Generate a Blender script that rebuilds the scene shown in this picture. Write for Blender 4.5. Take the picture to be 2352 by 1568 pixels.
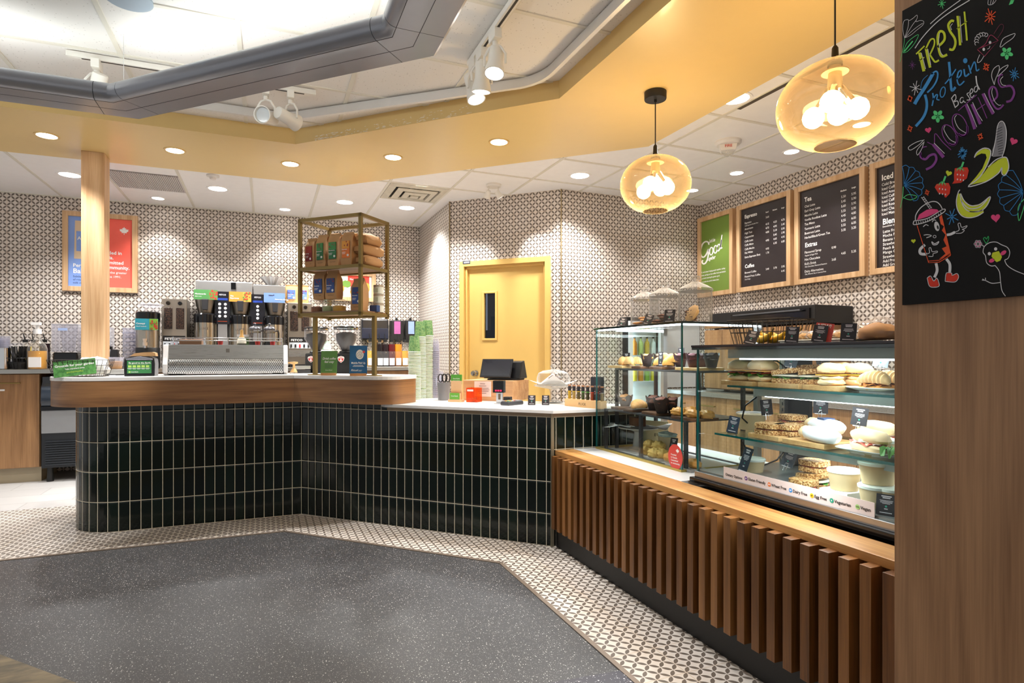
import bpy, bmesh, math, random
from mathutils import Matrix, Vector
PI = math.pi; R = math.radians
scene = bpy.context.scene
for o in list(bpy.data.objects): bpy.data.objects.remove(o)

# ------------------------------------------------------------------ camera
F_PX, Y_H, EYE = 1365.0, 817.0, 1.2            # focal length in pixels, horizon row, eye height
cam = bpy.data.cameras.new('camera'); cam_o = bpy.data.objects.new('camera', cam)
scene.collection.objects.link(cam_o); scene.camera = cam_o
cam_o.location = (0, 0, EYE); cam_o.rotation_euler = (R(90), 0, R(-22.5))
cam.sensor_width = 36; cam.lens = F_PX/2352*36; cam.shift_y = (Y_H-784)/2352; cam.clip_start = .02

# ------------------------------------------------------------------ world, exposure
w = bpy.data.worlds.new('world'); scene.world = w; w.use_nodes = True
w.node_tree.nodes['Background'].inputs[0].default_value = (1, 1, 1, 1)
w.node_tree.nodes['Background'].inputs[1].default_value = .55
scene.view_settings.view_transform = 'Standard'; scene.view_settings.look = 'None'
scene.view_settings.exposure = 0.0; scene.view_settings.gamma = 1; scene.view_settings.use_curve_mapping = False
cy = scene.cycles
cy.max_bounces = 9; cy.diffuse_bounces = 6; cy.glossy_bounces = 3; cy.transmission_bounces = 4; cy.transparent_max_bounces = 24
cy.caustics_reflective = False; cy.caustics_refractive = False; cy.sample_clamp_indirect = 4.0

# ------------------------------------------------------------------ room lamps (each sits in a fixture built below)
def lamp(kind, name, loc, energy, col=(1, .985, .965), aim=None, **kw):
    l = bpy.data.lights.new(name, kind); l.energy = energy; l.color = col
    for k, v in kw.items(): setattr(l, k, v)
    o = bpy.data.objects.new(name, l); scene.collection.objects.link(o); o.location = loc
    if aim is not None:
        o.rotation_euler = (Vector(aim)-Vector(loc)).to_track_quat('-Z', 'Y').to_euler()
    return o
CZ, SZ = 2.86, 2.75                              # ceiling height, underside of the yellow soffit
CEIL_CANS = [(-1.661, 6.584), (-.442, 6.57), (.788, 6.62), (1.459, 6.609), (1.4, 5.75), (2.672, 4.817), (2.801, 2.99)]
SMALL_CANS = [(-1.049, 7.21), (.2, 7.21), (3.949, 4.204), (3.948, 3.594), (3.953, 4.817), (3.95, 2.98)]
SOFFIT_CANS = [(-1.425, 5.12), (-.634, 5.12), (.184, 5.12), (.918, 4.642), (1.562, 4.017)]
for i, (x, y) in enumerate(CEIL_CANS): lamp('SPOT', 'ceiling_lamp', (x, y, CZ-.03), 150, (1, .99, .975), (x, y, 0), spot_size=R(125), spot_blend=.6, shadow_soft_size=.06)
for x, y in SMALL_CANS: lamp('SPOT', 'small_lamp', (x, y, CZ-.03), 42, (1, .975, .945), (x+(.25 if x > 3 else 0), y+(.12 if y > 7 else 0), 0), spot_size=R(100), spot_blend=.6, shadow_soft_size=.04)
for x, y in SOFFIT_CANS: lamp('SPOT', 'soffit_lamp', (x, y, SZ-.02), 100, (1, .98, .95), (x, y, 0), spot_size=R(105), spot_blend=.6, shadow_soft_size=.05)
# unseen lamps added along the hanging channel's upper side to brighten the ceiling
for a, b in (((-2.6, 3.69), (3.0, .09)), ((-.02, 3.06), (1.7, .09)), ((.57, .9), (3.0, .09))):
    u = lamp('AREA', 'added_channel_lamp', (a[0], a[1], 2.60), 9*b[0]/2.5, (.97, 1, .99), (a[0], a[1], 3), shape='RECTANGLE', size=b[0], size_y=b[1])
    u.rotation_euler = (R(155), 0, {-2.6: 0, -.02: R(-44.4), .57: R(90)}[a[0]])
# track spots and the twin spot by the door (position, aim, watts)
TRACK = [((-.86, 3.9), (-1.7, 5.35, 0), 110), ((.0, 3.9), (-.35, 3.2, 2.5), 0), ((.14, 3.9), (.6, 4.3, 2.6), 0),
         ((1.06, 2.78), (1.45, 1.6, 0), 60), ((1.06, 2.98), (1.1, 3.45, 0), 110), ((1.06, 3.1), (1.5, 2.4, 0), 80)]
for (x, y), aim, e in TRACK:
    c_ = Vector((x, y, CZ-.207)); c_ += (Vector(aim)-c_).normalized()*.075
    if e: lamp('SPOT', 'track_lamp', c_, e, (1, .99, .97), aim, spot_size=R(48), spot_blend=.5, shadow_soft_size=.03)
TWIN = [((1.98, 5.42, CZ-.13), (1.86, 6.2, 1.5), 34), ((2.1, 5.36, CZ-.13), (2.85, 5.3, 1.55), 34)]
for loc, aim, e in TWIN: lamp('SPOT', 'twin_lamp', Vector(loc)+(Vector(aim)-Vector(loc)).normalized()*.03, e, (.95, .97, 1), aim, spot_size=R(62), spot_blend=.6, shadow_soft_size=.02)

# ------------------------------------------------------------------ pixel of the photograph -> point on a real surface
_c, _s = math.cos(R(22.5)), math.sin(R(22.5))
def ray(x, y):
    a = (x-1176)/F_PX
    return Vector((a*_c+_s, -a*_s+_c, (Y_H-y)/F_PX))
def onZ(x, y, z): r = ray(x, y); r *= (z-EYE)/r.z; return Vector((r.x, r.y, z))
def onX(x, y, X): r = ray(x, y); r *= X/r.x; return Vector((r.x, r.y, r.z+EYE))
def onY(x, y, Y): r = ray(x, y); r *= Y/r.y; return Vector((r.x, r.y, r.z+EYE))
def onD(x, y, k): r = ray(x, y); r *= k/(r.x+r.y); return Vector((r.x, r.y, r.z+EYE))

# ------------------------------------------------------------------ mesh builder
class MB:
    def __init__(s): s.v = []; s.f = []; s.m = []; s.uv = {}
    def add(s, vs, fs, m=0, M=None):
        b = len(s.v)
        s.v += [tuple(M @ Vector(v)) if M else tuple(v) for v in vs]
        for f in fs: s.f.append(tuple(b+i for i in f)); s.m.append(m)
        return s
    def box(s, a, b, m=0, M=None, top=None):     # top = (sx, sy): taper of the upper face
        x0, y0, z0 = a; x1, y1, z1 = b
        tx, ty = top or (1, 1); cx, cy_ = (x0+x1)/2, (y0+y1)/2
        X0, X1 = cx+(x0-cx)*tx, cx+(x1-cx)*tx; Y0, Y1 = cy_+(y0-cy_)*ty, cy_+(y1-cy_)*ty
        return s.add([(x0,y0,z0),(x1,y0,z0),(x1,y1,z0),(x0,y1,z0),(X0,Y0,z1),(X1,Y0,z1),(X1,Y1,z1),(X0,Y1,z1)],
                     [(0,3,2,1),(4,5,6,7),(0,1,5,4),(1,2,6,5),(2,3,7,6),(3,0,4,7)], m, M)
    def prism(s, poly, z0, z1, m=0, M=None, mt=None):
        n = len(poly)
        s.add([(p[0], p[1], z0) for p in poly]+[(p[0], p[1], z1) for p in poly],
              [tuple(range(n))[::-1]]+[(i, (i+1) % n, n+(i+1) % n, n+i) for i in range(n)], m, M)
        b = len(s.v)-n; s.f.append(tuple(b+i for i in range(n))); s.m.append(m if mt is None else mt)
        return s
    def face(s, vs, m=0, M=None): return s.add(vs, [tuple(range(len(vs)))], m, M)
    def lathe(s, prof, n=24, m=0, M=None, c=(0,0,0), cap=True):
        vs = []; fs = []
        for r, z in prof:
            for i in range(n):
                a = 2*PI*i/n; vs.append((c[0]+r*math.cos(a), c[1]+r*math.sin(a), c[2]+z))
        k = len(prof)
        for j in range(k-1):
            for i in range(n): fs.append((j*n+i, j*n+(i+1) % n, (j+1)*n+(i+1) % n, (j+1)*n+i))
        if cap: 
            if prof[0][0] > 1e-5: fs.append(tuple(range(n))[::-1])
            if prof[-1][0] > 1e-5: fs.append(tuple((k-1)*n+i for i in range(n)))
        return s.add(vs, fs, m, M)
    def cyl(s, p0, p1, r0, r1=None, n=16, m=0):
        p0, p1 = Vector(p0), Vector(p1); d = p1-p0
        M = Matrix.Translation(p0) @ d.to_track_quat('Z', 'Y').to_matrix().to_4x4()
        return s.lathe([(r0, 0), (r0 if r1 is None else r1, d.length)], n, m, M)
    def tube(s, path, r, n=8, m=0, closed=False, rs=None):
        P = [Vector(p) for p in path]; k = len(P); vs = []; fs = []; up = Vector((0,0,1)); prev = None
        for j in range(k):
            if closed: d = P[(j+1) % k]-P[j-1]
            else: d = P[min(j+1, k-1)]-P[max(j-1, 0)]
            d.normalize()
            if prev is None:
                x = d.cross(up)
                if x.length < 1e-3: x = d.cross(Vector((1,0,0)))
            else: x = prev-d*prev.dot(d)
            x.normalize(); prev = x; y = d.cross(x); rr = rs[j] if rs else r
            for i in range(n):
                a = 2*PI*i/n; vs.append(P[j]+x*(rr*math.cos(a))+y*(rr*math.sin(a)))
        for j in range(k if closed else k-1):
            q = (j+1) % k
            for i in range(n): fs.append((j*n+i, j*n+(i+1) % n, q*n+(i+1) % n, q*n+i))
        if not closed: fs += [tuple(range(n))[::-1], tuple((k-1)*n+i for i in range(n))]
        return s.add(vs, fs, m)
    def sweep(s, path, prof, m=0, closed=False, M=None):  # prof: (side, up) points; plan path with mitred corners
        P = [Vector((p[0], p[1], 0)) for p in path]; k = len(P); vs = []; fs = []; n = len(prof)
        for j in range(k):
            a = (P[j]-P[j-1]).normalized() if (closed or j > 0) else None
            b = (P[(j+1) % k]-P[j]).normalized() if (closed or j < k-1) else None
            a = a or b; b = b or a
            na, nb = Vector((a.y, -a.x, 0)), Vector((b.y, -b.x, 0)); q = (na+nb).normalized()
            sc = 1/max(.3, q.dot(na))
            for u, z in prof: vs.append((P[j].x+q.x*u*sc, P[j].y+q.y*u*sc, z))
        for j in range(k if closed else k-1):
            e = (j+1) % k
            for i in range(n): fs.append((j*n+i, j*n+(i+1) % n, e*n+(i+1) % n, e*n+i))
        if not closed: fs += [tuple(range(n))[::-1], tuple((k-1)*n+i for i in range(n))]
        return s.add(vs, fs, m, M)
    def blob(s, c, rx, ry, rz, amp=.08, seed=0, n=20, flat=-.6, m=0, M=None, freq=3.0, e=1.0):
        rnd = random.Random(seed); ph = [rnd.uniform(0, 6.28) for _ in range(9)]; vs = []; fs = []; k = n//2
        for j in range(k+1):
            t = -PI/2+PI*j/k
            for i in range(n):
                a = 2*PI*i/n; x, y, z = math.cos(t)*math.cos(a), math.cos(t)*math.sin(a), math.sin(t)
                d = 1+amp*(math.sin(freq*x*2+ph[0])*math.cos(freq*y*2+ph[1])+.7*math.sin(freq*z*2.3+freq*x*1.7+ph[2])+.5*math.sin(freq*4*y+freq*3*x+ph[3]))
                sx = math.copysign(abs(x)**e, x); sy = math.copysign(abs(y)**e, y)
                vs.append((c[0]+rx*sx*d, c[1]+ry*sy*d, c[2]+rz*max(z*d, flat)))
        for j in range(k):
            for i in range(n): fs.append((j*n+i, j*n+(i+1) % n, (j+1)*n+(i+1) % n, (j+1)*n+i))
        return s.add(vs, fs, m, M)
    def ribbon(s, pts, wd, m=0, P=None):         # flat stroke in a plane: pts (a, b), P maps (a, b) -> 3-D
        k = len(pts); L = []; Rr = []
        for j in range(k):
            a = Vector(pts[max(j-1, 0)]); b = Vector(pts[min(j+1, k-1)]); d = b-a
            if d.length < 1e-9: d = Vector((1, 0))
            d.normalize(); q = Vector((-d.y, d.x)); wj = (wd[j] if isinstance(wd, list) else wd)/2; c = Vector(pts[j])
            L.append(P(*(c+q*wj))); Rr.append(P(*(c-q*wj)))
        return s.add(L+Rr, [(j, j+1, k+j+1, k+j) for j in range(k-1)], m)
    def text(s, t, x, z, h, m=0, y=0, align='l', bold=False, shear=0, sx=1, M=None, P=None):
        W = text_w(t, h, bold)*sx
        if align == 'c': x -= W/2
        if align == 'r': x -= W
        for ch in t:
            g = GL[(ch, bold)]
            if g[0]:
                vs = [(x+(a*sx+shear*b)*h, z+b*h) for a, b in g[0]]
                s.add([P(*q) if P else (q[0], y, q[1]) for q in vs], g[1], m, M)
            x += g[2]*h*sx
        return s
    def build(s, name, mats, parent=None, loc=(0,0,0), rz=0, bevel=0, smooth=False, sub=0, recalc=True):
        me = bpy.data.meshes.new(name); me.from_pydata(s.v, [], s.f)
        mats = mats if isinstance(mats, (list, tuple)) else [mats]
        for m in mats: me.materials.append(m)
        for p, i in zip(me.polygons, s.m): p.material_index = i
        if recalc:
            bm = bmesh.new(); bm.from_mesh(me); bmesh.ops.recalc_face_normals(bm, faces=bm.faces); bm.to_mesh(me); bm.free()
        if smooth:
            me.polygons.foreach_set('use_smooth', [True]*len(me.polygons))
            if smooth is True: me.set_sharp_from_angle(angle=R(38))
        o = bpy.data.objects.new(name, me); scene.collection.objects.link(o)
        o.location = loc; o.rotation_euler = (0, 0, rz)
        if parent: o.parent = parent
        if bevel:
            b = o.modifiers.new('bevel', 'BEVEL'); b.width = bevel; b.segments = 2; b.limit_method = 'ANGLE'; b.angle_limit = R(40)
        if sub:
            b = o.modifiers.new('sub', 'SUBSURF'); b.levels = sub; b.render_levels = sub
        return o

# glyph outlines of the built-in font, once per character
GL = {}
CH = "ABCDEFGHIJKLMNOPQRSTUVWXYZabcdefghijklmnopqrstuvwxyz0123456789.,:?!&'/-%()"
def _glyphs():
    made = []
    for bold in (False, True):
        for ch in [None]+list(CH):
            for body in ((ch, 'l'+ch+'l') if ch else ('ll',)):
                cu = bpy.data.curves.new('g', 'FONT'); cu.body = body; cu.resolution_u = 2; cu.offset = .022 if bold else .002
                o = bpy.data.objects.new('g', cu); scene.collection.objects.link(o); made.append((bold, ch, body, o))
    dg = bpy.context.evaluated_depsgraph_get(); dg.update(); base = {}
    for bold, ch, body, o in made:
        me = bpy.data.meshes.new_from_object(o.evaluated_get(dg))
        vs = [(v.co.x, v.co.y) for v in me.vertices]; wd = max(v[0] for v in vs)-min(v[0] for v in vs)
        if ch is None: base[bold] = wd; wl = wd
        elif body == ch: GL[(ch, bold)] = [[(a, b) for a, b in vs], [tuple(p.vertices) for p in me.polygons], 0]
        else: GL[(ch, bold)][2] = wd-base[bold]
        bpy.data.meshes.remove(me)
    for bold, ch, body, o in made:
        cu = o.data; bpy.data.objects.remove(o); bpy.data.curves.remove(cu)
    for b in (False, True): GL[(' ', b)] = [[], [], .27]
_glyphs()
def text_w(t, h, bold=False): return sum(GL[(c, bold)][2] for c in t)*h
def smooth_pts(pts, k=6):
    out = []; n = len(pts)
    for i in range(n-1):
        p0, p1, p2, p3 = (Vector(pts[max(i-1, 0)]), Vector(pts[i]), Vector(pts[i+1]), Vector(pts[min(i+2, n-1)]))
        for j in range(k):
            t = j/k; out.append(.5*((2*p1)+(p2-p0)*t+(2*p0-5*p1+4*p2-p3)*t*t+(3*p1-p0-3*p2+p3)*t**3))
    out.append(Vector(pts[-1])); return out

# ------------------------------------------------------------------ scene objects
def tag(o, label=None, cat=None, group=None, kind=None):
    if label: o['label'] = label
    if cat: o['category'] = cat
    if group: o['group'] = group
    if kind: o['kind'] = kind
    return o
def thing(name, label, cat, loc=(0,0,0), rz=0, group=None):
    o = bpy.data.objects.new(name, None); scene.collection.objects.link(o)
    o.empty_display_size = .05; o.location = loc; o.rotation_euler = (0, 0, rz)
    return tag(o, label, cat, group)
def dup(root, loc, rz=None, label=None, group=None, scale=None):
    r = root.copy(); scene.collection.objects.link(r); r.location = loc
    if rz is not None: r.rotation_euler = (0, 0, rz)
    if scale: r.scale = (scale,)*3 if not isinstance(scale, tuple) else scale
    tag(r, label, None, group)
    for ch in list(root.children):
        c = ch.copy(); scene.collection.objects.link(c); c.parent = r
        for g in list(ch.children):
            d = g.copy(); scene.collection.objects.link(d); d.parent = c
    return r
def struct(mb, name, mats, label, cat='structure', **kw):
    return tag(mb.build(name, mats, **kw), label, cat, kind='structure')

# ------------------------------------------------------------------ materials
def hx(h):
    h = h.lstrip('#'); c = [int(h[i:i+2], 16)/255 for i in (0, 2, 4)]
    return tuple(x/12.92 if x <= .04045 else ((x+.055)/1.055)**2.4 for x in c)+(1,)
class NT:
    def __init__(s, name):
        s.mat = bpy.data.materials.new(name); s.mat.use_nodes = True; s.t = s.mat.node_tree
        s.b = s.t.nodes['Principled BSDF']; s.out = s.t.nodes['Material Output']
    def n(s, kind, **kw):
        o = s.t.nodes.new(kind)
        for k, v in kw.items(): setattr(o, k, v)
        return o
    def link(s, a, b): s.t.links.new(a, b)
    def sock(s, i, v):
        if hasattr(v, 'is_output'): s.link(v, i)
        else: i.default_value = v
    def m(s, op, a, b=0.0, c=None):
        o = s.n('ShaderNodeMath', operation=op); s.sock(o.inputs[0], a); s.sock(o.inputs[1], b)
        if c is not None: s.sock(o.inputs[2], c)
        return o.outputs[0]
    def mix(s, f, a, b):
        o = s.n('ShaderNodeMix', data_type='RGBA'); s.sock(o.inputs[0], f); s.sock(o.inputs[6], a); s.sock(o.inputs[7], b); return o.outputs[2]
    def ramp(s, f, *st):
        o = s.n('ShaderNodeValToRGB'); s.link(f, o.inputs[0]); e = o.color_ramp.elements
        while len(e) < len(st): e.new(.5)
        for q, (p, c) in zip(e, st): q.position = p; q.color = c
        return o.outputs[0]
    def coord(s, kind='Object', scale=(1,1,1), rot=(0,0,0), loc=(0,0,0)):
        t = s.n('ShaderNodeTexCoord'); p = s.n('ShaderNodeMapping'); s.link(t.outputs[kind], p.inputs[0])
        p.inputs['Scale'].default_value = scale; p.inputs['Rotation'].default_value = rot; p.inputs['Location'].default_value = loc
        return p.outputs[0]
    def noise(s, vec, scale=5, detail=3, rough=.5, out=0):
        o = s.n('ShaderNodeTexNoise'); s.link(vec, o.inputs['Vector']); o.inputs['Scale'].default_value = scale
        o.inputs['Detail'].default_value = detail; o.inputs['Roughness'].default_value = rough; return o.outputs[out]
    def bump(s, h, strength=.3, dist=.01):
        o = s.n('ShaderNodeBump'); o.inputs['Strength'].default_value = strength; o.inputs['Distance'].default_value = dist
        s.link(h, o.inputs['Height']); s.link(o.outputs[0], s.b.inputs['Normal'])
    def set(s, **kw):
        for k, v in kw.items(): s.sock(s.b.inputs[k.replace('_', ' ')], v)
        return s
_mc = {}
def plain(col, rough=.5, metal=0, spec=.5, coat=0, var=.04, name=None):
    """painted, moulded or printed surface with a faint mottling"""
    key = (col, rough, metal, spec, coat, var)
    if key in _mc: return _mc[key]
    t = NT(name or 'surface_'+col.strip('#')); base = hx(col)
    n = t.noise(t.coord(), 14, 3)
    lo = tuple(x*(1-var) for x in base[:3])+(1,); hi = tuple(min(1, x*(1+var)) for x in base[:3])+(1,)
    t.set(Base_Color=t.mix(n, lo, hi), Roughness=rough, Metallic=metal, Specular_IOR_Level=spec)
    if coat: t.set(Coat_Weight=coat)
    _mc[key] = t.mat; return t.mat
def emit(col, strength, name='lamp_glow'):
    key = ('e', col, strength)
    if key in _mc: return _mc[key]
    t = NT(name); e = t.n('ShaderNodeEmission'); e.inputs[0].default_value = hx(col); e.inputs[1].default_value = strength
    t.link(e.outputs[0], t.out.inputs[0]); _mc[key] = t.mat; return t.mat
def clear(name, tint=(1,1,1,1), rough=.02, refl=1.0, body=None, dens=0.0, rim=0.0):
    """thin clear glass or plastic: Fresnel reflection over tinted transparency, with a share of diffuse body"""
    t = NT(name); tr = t.n('ShaderNodeBsdfTransparent'); tr.inputs[0].default_value = tint
    gl = t.n('ShaderNodeBsdfGlossy'); gl.inputs['Roughness'].default_value = rough
    fr = t.n('ShaderNodeLayerWeight'); fr.inputs[0].default_value = .5
    mx = t.n('ShaderNodeMixShader'); t.link(t.m('MULTIPLY', t.m('ADD', .035, t.m('MULTIPLY', t.m('POWER', fr.outputs['Facing'], 5), .9)), refl), mx.inputs[0]); t.link(tr.outputs[0], mx.inputs[1]); t.link(gl.outputs[0], mx.inputs[2])
    o = mx.outputs[0]
    if dens:
        df = t.n('ShaderNodeBsdfDiffuse'); df.inputs[0].default_value = body or (1,1,1,1)
        m2 = t.n('ShaderNodeMixShader'); t.sock(m2.inputs[0], t.m('ADD', dens, t.m('MULTIPLY', t.m('POWER', fr.outputs['Facing'], 3), rim))); t.link(o, m2.inputs[1]); t.link(df.outputs[0], m2.inputs[2]); o = m2.outputs[0]
    t.link(o, t.out.inputs[0]); return t.mat
def wood(name, dark, light, axis='z', rough=.45, scale=1.0, coord='Object'):
    """oak: long fibres along one axis, faint cathedral figure"""
    t = NT(name); sc = lambda a, c: tuple((a if q == axis else c)*scale for q in 'xyz')
    n1 = t.noise(t.coord(coord, sc(.9, 22)), 1.0, 5, .62); n2 = t.noise(t.coord(coord, sc(4, 190)), 1.0, 2, .6)
    big = t.noise(t.coord(coord, sc(.35, 2.6)), 1.0, 2, .5)
    ring = t.m('FRACT', t.m('MULTIPLY', big, 11)); ring = t.m('ABSOLUTE', t.m('SUBTRACT', ring, .5))
    f = t.m('ADD', t.m('MULTIPLY', n1, .5), t.m('MULTIPLY', n2, .3)); f = t.m('ADD', f, t.m('MULTIPLY', ring, .2))
    col = t.ramp(f, (.3, hx(dark)), (.46, t_mid(dark, light)), (.64, hx(light)))
    t.set(Base_Color=col, Roughness=rough); t.bump(n2, .1, .002); return t.mat
def t_mid(a, b): return tuple((x+y)/2 for x, y in zip(hx(a), hx(b)))
def brushed(name, col='#c9c9c6', rough=.28, axis='x'):
    t = NT(name); sc = {'x': (2, 90, 90), 'y': (90, 2, 90), 'z': (90, 90, 2)}[axis]; n = t.noise(t.coord('Object', sc), 3, 3)
    b = hx(col); t.set(Base_Color=t.mix(n, tuple(q*.94 for q in b[:3])+(1,), b), Metallic=1.0, Roughness=t.m('ADD', rough-.06, t.m('MULTIPLY', n, .14))); return t.mat
# ================================================================== surfaces of the shell
def set_uv(o, fn):
    me = o.data; l = me.uv_layers.new(name='uv')
    for p in me.polygons:
        for li in p.loop_indices:
            l.data[li].uv = fn(me.vertices[me.loops[li].vertex_index].co, p.normal)
def petal_tile(name, light, dark, grout, rough=.4, glow=0):
    """printed cement tile: lens petals between nodes, three per tile, with thin joints (uv in tiles)"""
    t = NT(name); u = t.n('ShaderNodeUVMap'); sp = t.n('ShaderNodeSeparateXYZ'); t.link(u.outputs[0], sp.inputs[0]); x, y = sp.outputs[0], sp.outputs[1]
    p = t.m('MULTIPLY', t.m('ADD', x, y), 3); q = t.m('MULTIPLY', t.m('SUBTRACT', x, y), 3)
    fx = t.m('ABSOLUTE', t.m('SUBTRACT', t.m('FRACT', p), .5)); fy = t.m('ABSOLUTE', t.m('SUBTRACT', t.m('FRACT', q), .5))
    sq = lambda a: t.m('MULTIPLY', a, a)
    d = t.m('MINIMUM', t.m('ADD', sq(t.m('SUBTRACT', 1, fx)), sq(fy)), t.m('ADD', sq(fx), sq(t.m('SUBTRACT', 1, fy))))
    isd = t.m('MULTIPLY', t.m('SUBTRACT', .463, d), 45); isd.node.use_clamp = True
    gx = t.m('ABSOLUTE', t.m('SUBTRACT', t.m('FRACT', x), .5)); gy = t.m('ABSOLUTE', t.m('SUBTRACT', t.m('FRACT', y), .5))
    g = t.m('GREATER_THAN', t.m('MAXIMUM', gx, gy), .491)
    n = t.noise(t.coord(), 9, 4); da = hx(dark); li = hx(light)
    dk = t.mix(n, tuple(v*.8 for v in da[:3])+(1,), tuple(v*1.25 for v in da[:3])+(1,)); lt = t.mix(n, tuple(v*.94 for v in li[:3])+(1,), li)
    t.set(Base_Color=t.mix(g, t.mix(isd, lt, dk), hx(grout)), Roughness=rough); return t.mat
M_petal = petal_tile('petal_wall_tile', '#dcd3ca', '#6a5f57', '#cbb9a3')
M_petal_floor = petal_tile('petal_floor_tile', '#d9d1c8', '#685e55', '#c8b9a6', .45)
def green_tile(name):
    t = NT(name); u = t.n('ShaderNodeUVMap'); sp = t.n('ShaderNodeSeparateXYZ'); t.link(u.outputs[0], sp.inputs[0])
    x = t.m('DIVIDE', sp.outputs[0], .0655); y = t.m('DIVIDE', sp.outputs[1], .2032)
    ax = t.m('SUBTRACT', .5, t.m('ABSOLUTE', t.m('SUBTRACT', t.m('FRACT', x), .5))); ay = t.m('SUBTRACT', .5, t.m('ABSOLUTE', t.m('SUBTRACT', t.m('FRACT', y), .5)))
    ex = t.m('MULTIPLY', ax, .0655); ey = t.m('MULTIPLY', ay, .2032); e = t.m('MINIMUM', ex, ey)
    g = t.m('LESS_THAN', e, .0021)
    cb = t.n('ShaderNodeCombineXYZ'); t.link(t.m('FLOOR', x), cb.inputs[0]); t.link(t.m('FLOOR', y), cb.inputs[1])
    wn = t.n('ShaderNodeTexWhiteNoise'); t.link(cb.outputs[0], wn.inputs[0])
    col = t.ramp(wn.outputs[0], (0, hx('#050d0a')), (.6, hx('#08140f')), (1, hx('#0c1c15')))
    t.set(Base_Color=t.mix(g, col, hx('#d6ccb6')), Roughness=t.m('ADD', .1, t.m('MULTIPLY', g, .6)), Specular_IOR_Level=.32)
    h = t.m('DIVIDE', e, .011); h.node.use_clamp = True
    t.bump(t.m('ADD', h, t.m('MULTIPLY', t.noise(t.coord(), 25, 2), .12)), .55, .004); return t.mat
M_green = green_tile('green_glazed_tile')
def _sep(t, c):
    o = t.n('ShaderNodeSeparateColor'); t.link(c, o.inputs[0]); return o.outputs[0]
def terrazzo(name, base, spk, scale=1.0):
    t = NT(name); v = t.coord('Object', (1, 1, 1))
    vo = t.n('ShaderNodeTexVoronoi'); t.link(v, vo.inputs[0]); vo.inputs['Scale'].default_value = 95*scale
    v2 = t.n('ShaderNodeTexVoronoi'); t.link(v, v2.inputs[0]); v2.inputs['Scale'].default_value = 210*scale
    k = t.m('MULTIPLY', t.m('LESS_THAN', vo.outputs['Distance'], .2), t.m('GREATER_THAN', _sep(t, vo.outputs['Color']), .6))
    k2 = t.m('MULTIPLY', t.m('LESS_THAN', v2.outputs['Distance'], .26), t.m('GREATER_THAN', _sep(t, v2.outputs['Color']), .55))
    n = t.noise(v, 1.3, 4, .6); b = hx(base)
    col = t.mix(n, tuple(q*.62 for q in b[:3])+(1,), tuple(q*1.3 for q in b[:3])+(1,))
    col = t.mix(t.m('MULTIPLY', k2, .55), col, hx(spk)); col = t.mix(t.m('MULTIPLY', k, 1.0), col, hx(spk))
    t.set(Base_Color=col, Roughness=t.m('ADD', .3, t.m('MULTIPLY', n, .22)), Specular_IOR_Level=.5); t.bump(t.noise(v, 130, 2), .08, .001); return t.mat
M_terr = terrazzo('dark_terrazzo', '#414143', '#d9d8d4')
M_terr2 = terrazzo('violet_terrazzo', '#3a3944', '#c9c8cc', .6)
M_yel = plain('#d2ad62', .42, var=.03, name='yellow_paint'); M_yel_s = plain('#e0c384', .35, var=.02, coat=.1, name='yellow_satin_paint')
M_white = plain('#f8f7f6', .35, name='white_vinyl'); M_cream = plain('#dcd8cc', .5, name='cream_bar')
M_black = plain('#0d0c0d', .45, name='black_plastic'); M_black_g = plain('#0b0b0d', .12, name='black_gloss'); M_dkgrey = plain('#2b2b2e', .4)
M_steel = brushed('brushed_steel'); M_steel_z = brushed('brushed_steel_upright', '#bdbab4', .25, 'z'); M_chrome = plain('#d8d8d8', .1, 1.0, var=.01, name='chrome')
M_alu = brushed('aluminium', '#d2d3d4', .34); M_quartz = plain('#eceae8', .22, var=.02, name='white_quartz'); M_gold = plain('#857040', .4, .5, var=.06, name='antique_gold')
M_oak = wood('oak_pale', '#b08659', '#dfbd95', 'z'); M_oak_x = wood('oak_pale_lengthwise', '#a8784c', '#d6ab7c', 'x')
M_apron = wood('oak_apron', '#6a4526', '#a9794a', 'x', .4, coord='UV'); M_panel = wood('oak_panel', '#8a6343', '#bd9068', 'z', .45)
M_cab = wood('oak_cabinet', '#7d5836', '#b78b5e', 'z', .45); M_slat = wood('walnut_slat', '#4a2a0e', '#875626', 'z', .42, 1.3)
M_slat2 = wood('walnut_slat_pale', '#6b4420', '#a06c38', 'z', .42, 1.3); M_back = wood('walnut_backing', '#3b2410', '#6b4522', 'z', .45)
M_nose = wood('oiled_oak_top', '#9a6430', '#dba765', 'y', .33); M_board = wood('bamboo_board', '#b98a4f', '#e0b97f', 'y', .4); M_walnutboard = wood('walnut_board', '#4a3021', '#7c553b', 'y', .45)
M_kraft = plain('#b98f62', .75, var=.12, name='kraft_paper'); M_paper = plain('#ededed', .6, name='white_paper')

# ================================================================== floor, walls, ceiling
def strip(path, z0, z1, name, mats, label, unit=1.0, off=(0, 0), cat='wall', kind='structure', parent=None):
    mb = MB(); s = 0; L = [0]
    for a, b in zip(path, path[1:]):
        mb.face([(a[0], a[1], z0), (b[0], b[1], z0), (b[0], b[1], z1), (a[0], a[1], z1)]); s += math.hypot(b[0]-a[0], b[1]-a[1]); L.append(s)
    o = mb.build(name, mats, parent=parent, recalc=False); l = o.data.uv_layers.new(name='uv')
    for p in o.data.polygons:
        for li, (k, z) in zip(p.loop_indices, ((0, z0), (1, z0), (1, z1), (0, z1))): l.data[li].uv = ((L[p.index+k]-off[0])/unit, (z-off[1])/unit)
    if kind: tag(o, label, cat, kind=kind)
    return o
YB, XS, XR, YC = 7.53, 1.83, 4.43, 5.28
P1, P2 = (XS, 6.17), (2.72, YC); KD = 8.0
TL = .2032
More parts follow.
